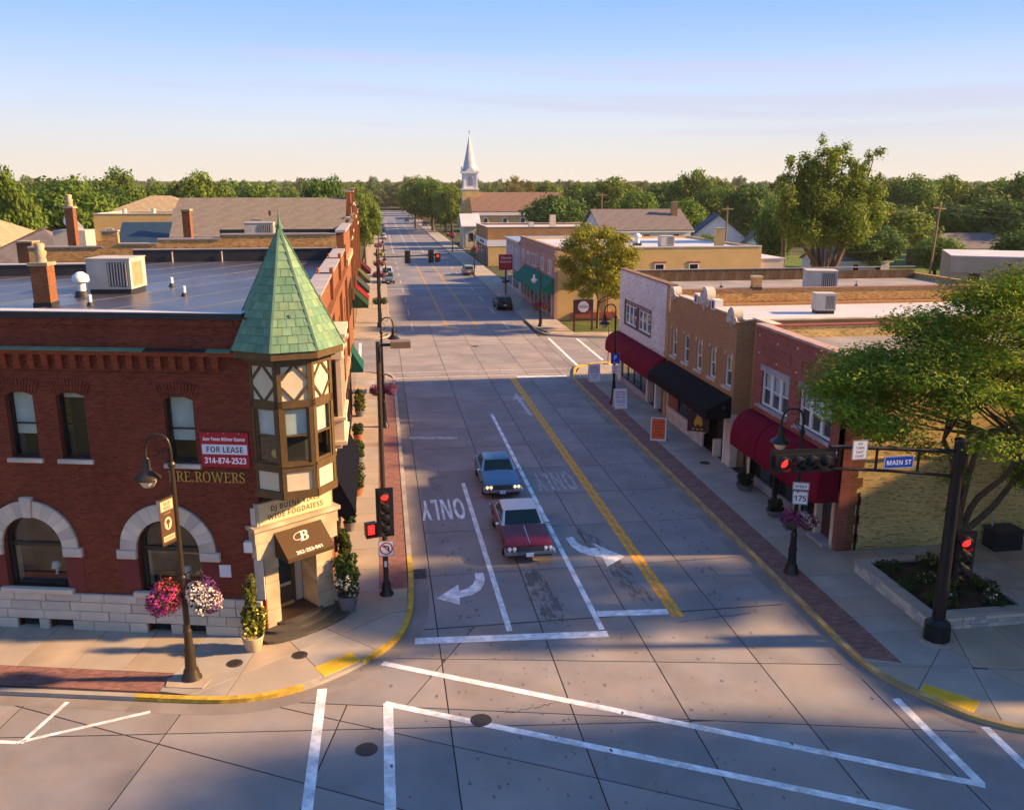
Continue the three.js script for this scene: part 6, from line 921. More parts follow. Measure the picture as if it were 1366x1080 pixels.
// brown gabled hall with tall brick fronts, past the crossing on the left
{
  const b = thing('gabled_hall', 'long brown shingled gable roof past the crossing on the left', 'building', [-2.9, 0, -90]), put = (n, g, m, f) => mesh(n, g, m, b, f);
  put('wall', span(-17.8, -0.4, 0, 9.6, -20, -2), M.brickGold); put('roof', gableRoof(-17.6, -0.75, -20.2, -1.8, 9.7, 13.25, 0.3), M.shingleBrown);
  put('gable_wall', extr([[-9.2, 9.6], [9.2, 9.6], [0, 13.0]], 0.3).rotateY(Math.PI / 2).translate(-17.7, 0, -11), M.brickGold); for (const [x, y, z] of [[-8, 11.7, -5.2], [-7, 11.1, -4]]) put('roof_vent', cyl(0.12, 0.12, 0.5, x, y, z, 8), M.black);
  const F = frameAt(0, 0, 0, Math.PI / 2), seg = [[0, 5.5, 10.8], [5.5, 10.5, 11.3], [10.5, 18, 14.0], [18, 27, 12.3], [27, 36, 11.2]];
  seg.forEach(([a, c, h], i) => { put('street_front', span(a + 0.01, c - 0.01, 0, h, -0.5 - 0.02 * i, i % 2 ? 0.10 : 0), M.brickStreet, F); put('coping', span(a - 0.05 + 0.06, c - 0.02, h, h + 0.16, -0.6, 0.22), M.coping, F); put('cornice', span(a + 0.02, c - 0.02, h - 1.4, h - 1.15, 0.1, 0.28), M.buffStone, F); for (const x of [a + 0.25, c - 0.25]) { put('pier', span(x - 0.22, x + 0.22, 3.6, h + 0.35, 0.1, 0.3), M.brickStreet, F); put('pier_cap', span(x - 0.28, x + 0.28, h + 0.35, h + 0.5, 0, 0.36), M.buffStone, F); } for (let k = 0; k < 2; k++) pane(b, frameAt(0.1, 0, 0, Math.PI / 2), a + (c - a) * (0.33 + 0.34 * k), 6.8, 1.1, 2.1, M.buffStone); put('shop_front', span(a + 0.5, c - 0.5, 0.5, 3.1, 0.1, 0.14), M.glassDark, F); });
  put('end_wall', span(-17.8, -0.4, 0, 9.2, -1.98, -1.7), M.brickGold); put('lower_roof', span(-17.8, -0.5, 8.9, 9.1, -1.69, 0), M.membraneDark); put('near_wall', span(-17.8, -0.55, 0, 9.9, 0.01, 0.3), M.brickGold); put('near_coping', span(-17.8, -0.55, 9.9, 9.98, -0.05, 0.36), M.coping);
}
const stripes = (cols) => canvasMat(256, 64, (x, w, h) => { for (let i = 0; i < 16; i++) { x.fillStyle = cols[i % cols.length]; x.fillRect(i * 16, 0, 16, h); } }, 0.85);
[[-92.5, 4.2, M.forestCloth, 'dark green awning nearest on the left past the crossing'], [-97.5, 4, M.redCloth, 'bright red awning on the left past the crossing'], [-106, 5, mat([0.02, 0.03, 0.03], 0.9), 'black awning on the left beyond the red one'], [-117, 5, grit([0.07, 0.075, 0.03], 0.3, 191, 2), 'olive awning on the left beyond the black one'], [-130, 6, grit([0.06, 0.012, 0.02], 0.3, 192, 2), 'dark wine red awning farthest on the left']].forEach(([z, w, m, l]) => tag(awning(scene, frameAt(-2.78, 2.7, z, Math.PI / 2), w, 1.7, 0, 1.5, m, { valance: 0.25, name: 'shop_awning' }), l, 'awning', 'awnings along the far left sidewalk'));
// houses and sheds at far left
function house(name, label, x, z, w, d, eave, ridge, wallM, roofM, o = {}) {
  const { hip = 0, turn = 0, win = 3 } = o, b = thing(name, label, 'house', [x, 0, z], turn); mesh('wall', span(-w / 2, w / 2, 0, eave, -d / 2, d / 2), wallM, b);
  mesh('roof', hip ? hipRoof(-w / 2, w / 2, -d / 2, d / 2, eave + 0.01, ridge) : gableRoof(-w / 2, w / 2, -d / 2, d / 2, eave + 0.02, ridge), roofM, b);
  if (!hip) for (const s of [-1, 1]) mesh('gable', extr([[-d / 2, eave], [d / 2, eave], [0, ridge]], 0.2).rotateY(Math.PI / 2).translate(s * (w / 2 - 0.1) - 0.1, 0, 0), wallM, b);
  for (let i = 0; i < win; i++) pane(b, frameAt(0, 0, d / 2, 0), -w / 2 + w * (i + 0.5) / win, eave - 1.3, 1.1, 1.4); pane(b, frameAt(-w / 2 - 0.02, 0, 0, -Math.PI / 2), 0, eave - 0.4, 1.1, 1.4); pane(b, frameAt(w / 2 + 0.02, 0, 0, Math.PI / 2), 0, eave - 0.4, 1.1, 1.4);
  mesh('fascia', span(-w / 2 - 0.45, w / 2 + 0.45, eave - 0.35, eave - 0.17, d / 2 + 0.36, d / 2 + 0.42), M.trimWhite, b); return b;
}
house('hip_roof_house', 'tan hip-roofed house at the far left edge', -37, -82, 20, 17, 8.6, 13.2, M.stucco, M.shingleTan, { hip: 1 });
house('hip_roof_house', 'lower grey hip-roofed wing left of the golden building', -26.2, -76.5, 9.5, 10, 8.4, 11.4, M.stucco, M.shingleGrey, { hip: 1 });
chimney(-25.4, -70.3, 6.9, 3.7, 1.1, M.brickStreet, 'squat red brick chimney in front of the grey hip roof', 'flat');
{ const b = thing('flat_roof_block', 'tan block with white flat roof among the trees at left', 'building', [-31.5, 0, -125]); hollow(b, -5.2, 5.2, -15, 0, 11.1, M.stucco, M.roofWhite, 0.3, M.roofWhite); for (const x of [-3.4, 0.4]) pane(b, frameAt(0, 0, 0, 0), x, 8.6, 1.0, 1.4); for (const x of [-2.6, 1.2, 4]) mesh('roof_vent', cyl(0.3, 0.3, 0.9, x, 10.8, -5, 10), M.unit, b); }
house('hip_roof_house', 'grey-brown hip-roofed house behind the white flat roof at left', -35, -156, 15, 12, 10.4, 13.2, M.stuccoPale, M.shingleTan, { hip: 1 });
house('gabled_house', 'blue roofed low house half hidden by trees at far left', -54, -152, 10, 8, 7.4, 10.2, M.blueSiding, grit([0.030, 0.05, 0.12], 0.3, 193, 3));
house('gabled_house', 'low cream garage between roofs at the left', -45, -124, 14, 6, 7.6, 8.8, M.stuccoPale, M.shingleTan);
// green awning corner building
{
  const b = thing('green_awning_building', 'tan stucco corner building with green awning past the crossing', 'building', [19.15, 0, -97.3]), put = (n, g, m, f) => mesh(n, g, m, b, f);
  put('side_wall', span(0.35, 24, 0, 7.95, -0.35, 0), M.stucco); put('front_wall', span(0, 0.35, 0, 8.0, -24.5, 0.001), M.brickMauve); put('front_coping', span(-0.1, 0.42, 8.0, 8.13, -24.5, 0.06), grit([0.30, 0.22, 0.18], 0.3, 194, 2)); put('side_coping', span(0.42, 24, 7.95, 8.07, -0.4, 0.06), M.roofWhite); put('cornice', span(-0.12, 0, 7.3, 7.45, -24.5, 0), M.brickMauve);
  put('roof', span(0.35, 24, 7.5, 7.65, -24.2, -0.35), M.roofWhite); put('far_wall', span(0.35, 24, 0, 7.9, -24.5, -24.2), M.stucco); put('rear_wall', span(23.7, 24, 0, 7.9, -24.2, -0.35), M.stucco); put('side_belt', span(0.35, 24, 3.6, 3.72, 0, 0.05), M.stucco);
  const F = frameAt(0, 0, -24.5, -Math.PI / 2); for (const [x, n] of [[2.6, 2], [6.6, 2], [11.2, 4], [16.8, 2], [21.6, 2]]) for (let i = 0; i < n; i++) pane(b, F, x + (i - (n - 1) / 2) * 1.05, 5.7, 0.85, 1.5); put('shop_front', span(-0.05, 0, 0.6, 3.0, -23, -1.5), M.glassDark); for (let i = 0; i < 9; i++) put('shop_post', span(-0.14, 0.0, 0, 3.2, -23.8 + i * 2.8, -23.6 + i * 2.8), M.cream);
  for (const x of [12.0, 16.0]) { pane(b, frameAt(0, 0, 0, 0), x, 5.6, 1.15, 1.15, M.trimWhite, M.glassDark, 0.1); put('brick_hood', span(x - 0.75, x + 0.75, 6.2, 6.4, 0, 0.06), M.brickRose); }
  put('plinth', span(2, 7, 0.2, 0.9, 0, 0.3), M.brickRose); put('wall_board', span(3.4, 4.7, 1.2, 4.4, 0.02, 0.08), canvasMat(96, 256, (x, w, h) => { x.fillStyle = '#d8cba6'; x.fillRect(0, 0, w, h); x.fillStyle = '#8b7448'; for (let i = 0; i < 9; i++) x.fillRect(12, 16 + i * 26, 72, 8); }));
  put('gutter_pipe', cyl(0.06, 0.06, 7.6, 6.1, 0, 0.08, 8), M.brownWood); put('annex', span(24, 27, 0, 6.5, -14, -0.5), M.stuccoPale); put('annex_cap', span(23.9, 27.1, 6.5, 6.62, -14.1, -0.4), M.roofWhite);
  mesh('window_awning', extr([[0, 7.0], [0.9, 6.2], [0.9, 5.9], [0, 5.9]], 3.2).rotateY(-Math.PI / 2).translate(6.0, 0, 0.01), M.greenCloth, b);
}
tag(awning(scene, frameAt(19.14, 2.9, -107.5, -Math.PI / 2), 20, 1.75, 0, 1.7, M.greenCloth, { valance: 0.2, name: 'shop_awning' }), 'long bright green awning over the shaded shop front past the crossing', 'awning');
[[25.5, -109], [31, -106]].forEach(([x, z], i) => { const v = thing('roof_vent', i ? 'pale turbine vent on the right of the white roof' : 'white pipe vent on the left of the white roof', 'vent', [x, 7.65, z]); mesh('pipe', cyl(0.3, 0.3, 1.1), M.trimWhite, v); mesh('cap', lathe([[0.5, 1.0], [0.5, 1.2], [0.2, 1.45], [0, 1.5]]), M.trimWhite, v); mesh('base', box(0.9, 0.3, 0.9, 0, 0.15, 0), M.membraneDark, v); });
acUnit(33.5, 7.65, -102.5, 1.6, 1.3, 1.4, 0, 'round-topped white unit on the white roof past the crossing'); chimney(38.5, -98.6, 7.6, 2.3, 0.9, M.stucco, 'plain tan chimney at the right end of the white roof', 'flat');
{ const b = thing('grey_narrow_shop', 'narrow pale grey shop front with metal eave beyond the green awning', 'building', [19.2, 0, -122]); mesh('front_wall', span(0, 14, 0, 7.0, -14, -0.05), M.blueSiding, b); mesh('eave', span(-0.4, 14, 7.0, 7.3, -14, 0.2), M.steel, b); for (const z of [-4, -10]) pane(b, frameAt(0, 0, z, -Math.PI / 2), 0, 5.2, 1, 1.6); mesh('shop_front', span(-0.05, 0, 0.6, 3, -12, -2), M.glassDark, b); mesh('downpipe', cyl(0.08, 0.08, 6.8, -0.1, 0, -6.5, 8), M.trimWhite, b); }
{
  const b = thing('white_band_shop', 'golden brick corner shop with white fascia band far on the right', 'building', [20.3, 0, -168.8]), put = (n, g, m, f) => mesh(n, g, m, b, f); hollow(b, 0, 26, -20, 0, 7.2, M.brickTan, M.roofWhite, 0.35, M.roofWhite);
  put('fascia', merge([span(-0.12, 3.8, 3.7, 4.85, 0, 0.12), span(-0.12, 0, 3.7, 4.85, -20, 0)]), M.trimWhite); put('lower_wall', span(0.05, 3.8, 0, 3.69, 0.0, 0.05), M.stucco); const F = frameAt(0, 0, -20, -Math.PI / 2); for (let i = 0; i < 5; i++) pane(b, F, 2.5 + i * 3.8, 1.9, 3, 2.8, M.black); put('lettering', span(-0.14, -0.121, 4.0, 4.5, -12, -5), mat([0.10, 0.10, 0.2], 0.7)); put('chimney', span(13.5, 14.6, 6.8, 9.2, -9, -8), M.stuccoPale); put('roof_box', span(9, 10, 6.8, 7.9, -8, -7), M.unit);
}
// the church
{
  const b = thing('church', 'tan brick church with rust roof and tall white steeple', 'church', [24, 0, -229]), put = (n, g, m, f) => mesh(n, g, m, b, f);
  put('nave_wall', span(0, 23, 0, 8.5, -15, 0), M.stucco); put('nave_roof', gableRoof(0, 23, -15, 0, 8.7, 13.1, 0.5), M.shingleRust); put('gable_wall', extr([[-7.5, 8.5], [7.5, 8.5], [0, 12.9]], 0.3).rotateY(Math.PI / 2).translate(-0.02, 0, -7.5), M.stucco); put('cornice', span(-0.4, 23.4, 7.6, 8.35, 0, 0.5), M.trimWhite);
  for (const x of [3, 8, 12.6, 17]) { const f = put('arched_window', extr([[x - 0.8, 4.6], [x + 0.8, 4.6], ...arc(x, 6.4, 0.8, 0, Math.PI, 10)], 0.15), M.trimWhite); mesh('pane', extr([[x - 0.5, 4.8], [x + 0.5, 4.8], ...arc(x, 6.4, 0.5, 0, Math.PI, 10)], 0.05).translate(0, 0, 0.15), M.darkWood, f); }
  put('tower', span(-2.3, 2.0, 0, 13.9, -9.6, -5.4), M.stucco); put('tower_side', span(-2.34, -2.3, 0, 11.5, -9.6, -5.4), M.brickMauve); const c = [-0.15, -7.5];
  put('belfry', span(c[0] - 1.75, c[0] + 1.75, 13.9, 18.0, c[1] - 1.75, c[1] + 1.75), M.trimWhite); put('belfry_base', span(c[0] - 2.25, c[0] + 2.25, 13.9, 14.3, c[1] - 2.2, c[1] + 2.2), M.trimWhite); put('belfry_cornice', span(c[0] - 2.2, c[0] + 2.2, 18.0, 18.5, c[1] - 2.2, c[1] + 2.2), M.trimWhite);
  for (let k = 0; k < 4; k++) { const f = frameAt(c[0], 0, c[1], k * Math.PI / 2); put('louvre', extr([[-0.6, 14.9], [0.6, 14.9], ...arc(0, 16.6, 0.6, 0, Math.PI, 10)], 0.05).translate(0, 0, 1.76), grit([0.25, 0.25, 0.28], 0.3, 195, 1), f); put('gablet', extr([[-1.3, 18.5], [1.3, 18.5], [0, 19.7]], 0.3).translate(0, 0, 1.9), M.trimWhite, f); for (const sx of [-1.6, 1.6]) put('pilaster', span(sx - 0.18, sx + 0.18, 14.3, 18, 1.75, 1.85), M.trimWhite, f); }
  put('spire', boxUV(new THREE.ConeGeometry(2.0, 9.2, 8).rotateY(Math.PI / 8).translate(c[0], 23.1, c[1])), grit([0.46, 0.45, 0.48], 0.15, 196, 2, 0.45)); put('cross', merge([box(0.1, 1.3, 0.1, c[0], 28.1, c[1]), box(0.7, 0.1, 0.1, c[0], 28.3, c[1])]), M.gold);
}
{ const b = thing('church_annex', 'cream annex with white hipped roof before the church tower', 'building', [19.9, 0, -214]); mesh('wall', span(0, 3.8, 0, 5.6, -9, 0), M.stuccoPale, b); mesh('roof', gableRoof(0, 3.8, -9, 0, 5.7, 8.2, 0.5), M.roofWhite, b); mesh('panel', span(0.5, 3.3, 0.6, 4.8, 0, 0.05), M.stuccoPale, b); mesh('gable', extr([[-4.5, 5.6], [4.5, 5.6], [0, 8]], 0.1).rotateY(Math.PI / 2).translate(0, 0, -4.5), M.siding, b); mesh('window', span(1.4, 2.4, 2, 4, 0.05, 0.09), M.glassDark, b); }
house('gabled_house', 'white gable house with brown roof behind the white flat roof', 40.5, -140, 14, 13, 8.2, 11.0, M.siding, M.shingleGrey); chimney(46.2, -138, 9, 3.2, 0.9, M.brickTan, 'brick chimney on the brown roofed white house', 'flat');
house('gabled_house', 'blue-grey gabled house deep among the right-hand trees', 62.5, -162, 12, 10, 5.6, 9.6, M.siding, grit([0.05, 0.075, 0.13], 0.3, 197, 3), { turn: Math.PI / 2 - 0.3 }); house('gabled_house', 'small white house in front of the blue-grey gable', 66.8, -153, 7, 8, 3.6, 7.0, M.siding, M.shingleGrey, { turn: Math.PI / 2 - 0.3 });
house('gabled_house', 'low white garage on the lawn beneath the great tree', 78, -142, 12, 7, 2.8, 4.4, M.siding, M.shingleGrey); house('gabled_house', 'dark red-brown house in shade at the right behind trees', 108, -156, 14, 10, 3.6, 6, grit([0.10, 0.05, 0.04], 0.3, 198, 3), M.shingleGrey);
{ const b = thing('grey_flat_building', 'taupe flat-roofed building with white roof at the right edge', 'building', [70.0, 0, -102], -0.5); mesh('wall', span(0, 30, 0, 6.2, -12, 0), M.stuccoGrey, b); mesh('fascia', span(-0.05, 30, 4.3, 6.25, 0, 0.35), M.stuccoGrey, b); mesh('roof', span(0, 30, 6.25, 6.35, -12, 0.3), M.roofWhite, b); for (const x of [2.2, 11.5, 20]) mesh('window', span(x, x + 1.2, 1.0, 4.2, 0, 0.04), M.glassDark, b); for (const x of [6.5, 15]) mesh('wall_lamp', box(0.35, 0.35, 0.2, x, 5.3, 0.45), M.black, b); for (const x of [9, 18]) mesh('door', span(x, x + 1.1, 0, 3.0, 0, 0.05), M.stuccoPale, b); }
{ const b = thing('low_white_canopy', 'low building with white eave and skylight at the right edge', 'building', [47.5, 0, -63], -0.3); mesh('wall', span(0, 20, 0, 6.0, -8, 0), M.stuccoPale, b); mesh('eave', span(-0.8, 20, 6.0, 6.4, -8.5, 0.8), M.roofWhite, b); mesh('skylight', extr([[0, 6.4], [-6, 6.4], [-3, 8.2]], 10).rotateY(Math.PI / 2).translate(5, 0, 0), grit([0.25, 0.28, 0.35], 0.3, 199, 2, 0.2), b); for (const z of [-1, -3, -5]) mesh('skylight_bar', bar([5, 6.45, z], [15, 6.45, z], 0.1, 0.1), M.trimWhite, b); }
for (const [i, [x, z, w, h, d, m]] of [[20, -556, 9, 8, 12, M.stuccoPale], [30, -505, 12, 13, 16, M.brickRose], [22.5, -470, 7, 9, 16, M.stuccoPale], [24, -420, 8, 5, 30, M.brickTan]].entries()) { const b = thing('distant_shop', ['pale small shop at the very end of the street', 'pink brick front high at the far end of the street', 'cream shop front near the far end of the street', 'low tan shop behind the orange trees'][i], 'building', [x, 0, z]); mesh('wall', span(-w / 2, w / 2, 0, h, -d, 0), m, b); mesh('roof', span(-w / 2 - 0.3, w / 2 + 0.3, h, h + 0.5, -d, 0.3), M.coping, b); for (let k = 0; k < Math.min(6, w / 2.5); k++) pane(b, null, -w / 2 + w * (k + 0.5) / Math.min(6, Math.floor(w / 2.5)), h * 0.6, 1.4, 2); }
// signs past the crossing
{ const s = thing('post_sign', 'maroon post sign with white round emblem by the tan wall', 'sign', [20.5, 0.15, -88.8], 0.05); for (const x of [-0.95, 0.95]) mesh('post', span(x - 0.09, x + 0.09, 0, 3.2, -0.09, 0.09), M.maroonTrim, s); mesh('board', span(-0.85, 0.85, 1.75, 3.25, -0.08, 0.08), M.maroonTrim, s); mesh('face', new THREE.PlaneGeometry(1.66, 1.46).translate(0, 2.5, 0.086), canvasMat(256, 226, (x, w, h) => { x.fillStyle = '#5c1a20'; x.fillRect(0, 0, w, h); x.fillStyle = '#efe9e4'; x.beginPath(); x.ellipse(w / 2, h / 2, 88, 88, 0, 0, 7); x.fill(); txt(x, 'Miller', w / 2, h / 2, 'italic bold 62px serif', '#1c1a20', 160); }), s); mesh('cap', span(-1.05, 1.05, 3.25, 3.33, -0.12, 0.12), M.trimWhite, s); }
{ const s = thing('pylon_sign', 'red square pylon sign on a pole beyond the green awning', 'sign', [17.2, 0.14, -122.5]); mesh('pole', cyl(0.1, 0.1, 3.6), M.black, s); mesh('box', span(-0.95, 0.95, 3.3, 5.4, -0.15, 0.15), mat([0.28, 0.01, 0.03], 0.5), s); mesh('face', new THREE.PlaneGeometry(1.86, 2.06).translate(0, 4.35, 0.156), canvasMat(256, 284, (x, w, h) => { x.fillStyle = '#a80d28'; x.fillRect(0, 0, w, h); txt(x, 'Terra', w / 2, 60, 'italic bold 76px serif', '#f3d9dc'); txt(x, 'Diances', w / 2, 130, 'bold 60px serif', '#f3d9dc', 220); x.fillStyle = '#d8303f'; x.fillRect(40, 190, 176, 14); x.fillRect(40, 225, 176, 14); }), s); mesh('planter', lathe([[0, 1.5], [0.5, 1.55], [0.55, 1.8], [0.1, 2.0]], 12), M.black, s); }
// utility poles and wires
function pole(x, z, h, label, cross = 1, tilt = 0) { const p = thing('utility_pole', label, 'utility pole', [x, 0, z], 0.3, 'wooden utility poles'); mesh('shaft', cyl(0.17, 0.11, h, 0, 0, 0, 9), M.poleWood, p); if (cross) { mesh('crossarm', box(2.4, 0.12, 0.12, 0, h - 0.6, 0), M.poleWood, p); for (const dx of [-1.1, -0.5, 0.5, 1.1]) mesh('insulator', cyl(0.05, 0.04, 0.18, dx, h - 0.54, 0, 7), M.potGrey, p); } p.rotation.z = tilt; return p; }
pole(52.5, -112, 12.2, 'pale utility pole left of the great tree', 0); pole(68.5, -104, 12.6, 'leaning utility pole beside the taupe building at right', 1, -0.06); pole(59, -148, 11.5, 'utility pole in front of the blue-grey house'); pole(47.5, -190, 13.5, 'utility pole above the brown roofed white house'); pole(36, -200, 13, 'utility pole behind the white-banded shop', 0); pole(-66, -176, 13, 'utility pole among the trees at far left', 0, 0.08); pole(60, -127, 7, 'short white lamp pole on the lawn', 0);
function wire(a, b, sag, label) { tag(mesh('overhead_wire', tube([0, 0.25, 0.5, 0.75, 1].map((t) => [a[0] + (b[0] - a[0]) * t, a[1] + (b[1] - a[1]) * t - sag * 4 * t * (1 - t), a[2] + (b[2] - a[2]) * t]), 0.022, 16, 4), M.wire, scene), label, 'wire', 'overhead wires'); }
wire([70.5, 12, -106], [52.5, 11.6, -112], 0.8, 'highest wire from the leaning pole to the great tree'); wire([70.5, 9.2, -106], [45, 8.4, -110], 1.0, 'middle wire sagging left from the leaning pole'); wire([70.5, 7.2, -106], [46, 7.0, -108], 0.6, 'lowest wire running left from the leaning pole'); wire([71.5, 12, -106], [110, 12, -92], 1.0, 'upper wire leaving the frame right of the leaning pole'); wire([71.5, 11.3, -106], [110, 11.2, -92], 1.1, 'lower wire leaving the frame right of the leaning pole'); wire([47.5, 12.9, -190], [59, 11, -148], 0.8, 'wire between the two poles near the blue-grey house'); wire([47.5, 13, -190], [36, 12.6, -200], 0.5, 'wire over the brown roofed house'); wire([-66, 11, -176], [-19, 10.5, -130], 1.2, 'wire crossing before the trees at far left');

// ---------------------------------------------------------------- trees
function limb(a, b, r0, r1, bend, seed) { const r = rng(seed), pts = [0, 0.35, 0.7, 1].map((t, i) => V(a[0] + (b[0] - a[0]) * t + (i % 3 ? (r() - 0.5) * bend : 0), a[1] + (b[1] - a[1]) * t, a[2] + (b[2] - a[2]) * t + (i % 3 ? (r() - 0.5) * bend : 0))); const g = new THREE.TubeGeometry(new THREE.CatmullRomCurve3(pts), 8, 1, 7, false), p = g.attributes.position, c = new THREE.CatmullRomCurve3(pts); for (let i = 0; i <= 8; i++) { const q = c.getPointAt(i / 8), k = r0 + (r1 - r0) * i / 8; for (let j = 0; j <= 7; j++) { const n = i * 8 + j; p.setXYZ(n, q.x + (p.getX(n) - q.x) * k, q.y + (p.getY(n) - q.y) * k, q.z + (p.getZ(n) - q.z) * k); } } g.computeVertexNormals(); return boxUV(g); }
// unit trees: height 1, width 1
const kinds = [
  { col: [0.122, 0.222, 0.026], sq: 0.95, lobes: 26, spread: 0.34, r: [0.13, 0.20], n: 9500, size: 0.0205 },
  { col: [0.155, 0.235, 0.030], sq: 1.0, lobes: 30, spread: 0.38, r: [0.085, 0.15], n: 8500, size: 0.0195 },
  { col: [0.135, 0.225, 0.026], sq: 1.35, lobes: 26, spread: 0.33, r: [0.12, 0.18], n: 9000, size: 0.0205 },
  { col: [0.190, 0.180, 0.050], sq: 1.0, lobes: 24, spread: 0.38, r: [0.07, 0.13], n: 3600, size: 0.018 },
  { col: [0.078, 0.168, 0.024], sq: 0.9, lobes: 28, spread: 0.36, r: [0.12, 0.20], n: 9800, size: 0.0205 },
];
const protos = kinds.map((k, i) => {
  const r = rng(900 + i * 17), lobes = [];
  for (let j = 0; j < k.lobes; j++) { const u = (j + 0.5) / k.lobes, a = j * 2.39996 + r(), y = 1 - 2 * u, s = Math.sqrt(1 - y * y), q = k.r[0] + (k.r[1] - k.r[0]) * r(), d = k.spread * (0.72 + 0.4 * r()); lobes.push([Math.cos(a) * s * d, 0.60 + y * 0.30 * (0.75 + 0.3 * r()), Math.sin(a) * s * d, q, q * 0.78, q]); }
  lobes.push([0, 0.58, 0, 0.2, 0.2, 0.2]);
  const g = new THREE.Group(); g.name = 'tree'; const wood = [limb([0, 0, 0], [0.01, 0.5, 0], 0.035, 0.018, 0.02, 5 + i)]; for (let j = 0; j < 9; j++) { const l = lobes[(j * 3) % k.lobes]; wood.push(limb([0, 0.22 + 0.03 * j, 0], [l[0] * 0.9, l[1], l[2] * 0.9], 0.012, 0.004, 0.03, 50 + j)); }
  mesh('trunk', merge(wood), M.bark, g); mesh('crown', leaves(lobes, k.n, k.size, 40 + i, k.col, { soft: 0.45, vary: 0.5, yellow: 0.35, aspect: 0.7 }), M.leaf, g); return g;
});
const treeTable = [
  [-44.72, -120, 17.67, 6.5, 2, 'tall tree cut by the left edge of the picture'],
  [-47.5, -150, 17.61, 12.8, 0, 'big round tree behind the tall chimney at left'],
  [-49.68, -175, 15.79, 12.5, 4, 'dark bushy tree right of the big round tree at left'],
  [-55.72, -210, 19.36, 11.8, 2, 'tall oval tree above the white flat roof at left'],
  [-50.5, -220, 16.8, 9.8, 0, 'small round tree left of the feathery tree'],
  [-33.92, -180, 19.26, 12.0, 1, 'feathery tree with gaps above the brown shingle roof'],
  [-24.66, -200, 16.93, 10.6, 0, 'neat round tree above the brown shingle roof'],
  [-10.13, -185, 16.92, 9.1, 4, 'dark tree just left of the tall brick fronts'],
  [-82.15, -230, 17.54, 10.6, 4, 'dark tree near the left edge behind the tan roof'],
  [-41.21, -260, 15.06, 9.8, 2, 'small far tree between the feathery and round trees'],
  [-23.6, -270, 15.29, 10.1, 0, 'small far tree right of the neat round tree'],
  [-5.61, -215, 14.46, 8.4, 2, 'street tree on the left behind the tall brick fronts'],
  [-2.66, -175, 13.37, 6.0, 1, 'loose street tree on the left beyond the awnings'],
  [-2.23, -250, 12.09, 6.4, 2, 'slim street tree farthest along the left sidewalk'],
  [13.46, -330, 17.57, 12.4, 2, 'tall tree right of the street before the church'],
  [18.45, -310, 17.88, 14.8, 0, 'broad tree left of the church annex'],
  [23.37, -290, 15.14, 10.4, 1, 'yellowish tree touching the church tower at left'],
  [46.05, -300, 18.54, 13.3, 3, 'thin airy tree behind the church roof'],
  [57.49, -310, 16.95, 12.2, 1, 'far tree at the right end of the church roof'],
  [38.51, -195, 13.2, 14.0, 4, 'dark round tree right of the church roof'],
  [60.88, -270, 15.33, 11.0, 2, 'far tree right of the dark round tree'],
  [55.81, -215, 17.09, 14.3, 1, 'lumpy tree behind the gable house'],
  [58.07, -200, 14.14, 10.2, 0, 'round tree behind the gable house chimney'],
  [85.48, -240, 19.4, 13.5, 1, 'tall clumpy tree with two crowns right of the gable house'],
  [85.19, -260, 16.6, 13.3, 4, 'dark tree left of the tall clumpy tree'],
  [62.64, -180, 12.38, 10.7, 0, 'pale round tree right of the gable house chimney'],
  [89.51, -230, 15.03, 12.2, 0, 'round tree behind the blue-grey house'],
  [89.43, -210, 15.69, 12.5, 4, 'dark tree left of the great tree'],
  [61.99, -135, 12.43, 6.6, 4, 'dark low tree under the left side of the great tree'],
  [89.92, -150, 12.15, 16.6, 1, 'wide layered tree right of the great tree'],
  [81.27, -140, 8.43, 10.7, 4, 'dark tree in the shade behind the great tree'],
  [133.7, -215, 17.59, 16.5, 0, 'broad tree behind the layered tree'],
  [154.02, -230, 18.03, 13.7, 1, 'tall tree above the leaning pole'],
  [168.73, -230, 16.86, 17.6, 0, 'broad tree near the right edge'],
  [120.23, -160, 12.79, 15.0, 4, 'dark wide tree behind the taupe building'],
  [122.19, -175, 11.42, 11.9, 4, 'dark tree behind the leaning pole'],
  [154.47, -200, 17.61, 11.9, 2, 'tall tree cut by the right edge'],
  [-64.27, -190, 12.76, 11.3, 4, 'dark low tree beside the blue-grey roof'],
];
const placed = new Set();
function plantTree(x, z, h, w, v, label, group = 'trees around the town', turn = x * 1.7 + z) { const o = protos[v].clone(); o.name = numbered('leafy_tree'); o.position.set(x, -0.05, z); o.rotation.y = turn; o.scale.set(w * 1.08, h, w * 1.08); o.userData = { label, category: 'tree', group }; scene.add(o); return o; }
for (const [x, z, h, w, v, l] of treeTable) plantTree(x, z, h * (x < -20 ? 0.96 : 1.05), w * 1.05, v, l);
[[-30, -118, 9.5, 8, 'small round tree behind the grey hip roof at left'], [-80, -150, 13, 12, 'broad tree beyond the tan roof at far left'], [50, -133, 7.5, 6.5, 'small tree right of the brown roofed house'], [88, -132, 7.5, 9, 'bushy tree at the back of the car park'], [98, -124, 9, 10, 'rounded tree behind the car park at right'], [28, -196, 7, 8, 'small tree beside the church annex'], [25, -208, 6, 6, 'little tree on the church lawn']].forEach(([x, z, h, w, l], i) => plantTree(x, z, h, w, [0, 4, 2, 0, 4][i % 5], l));
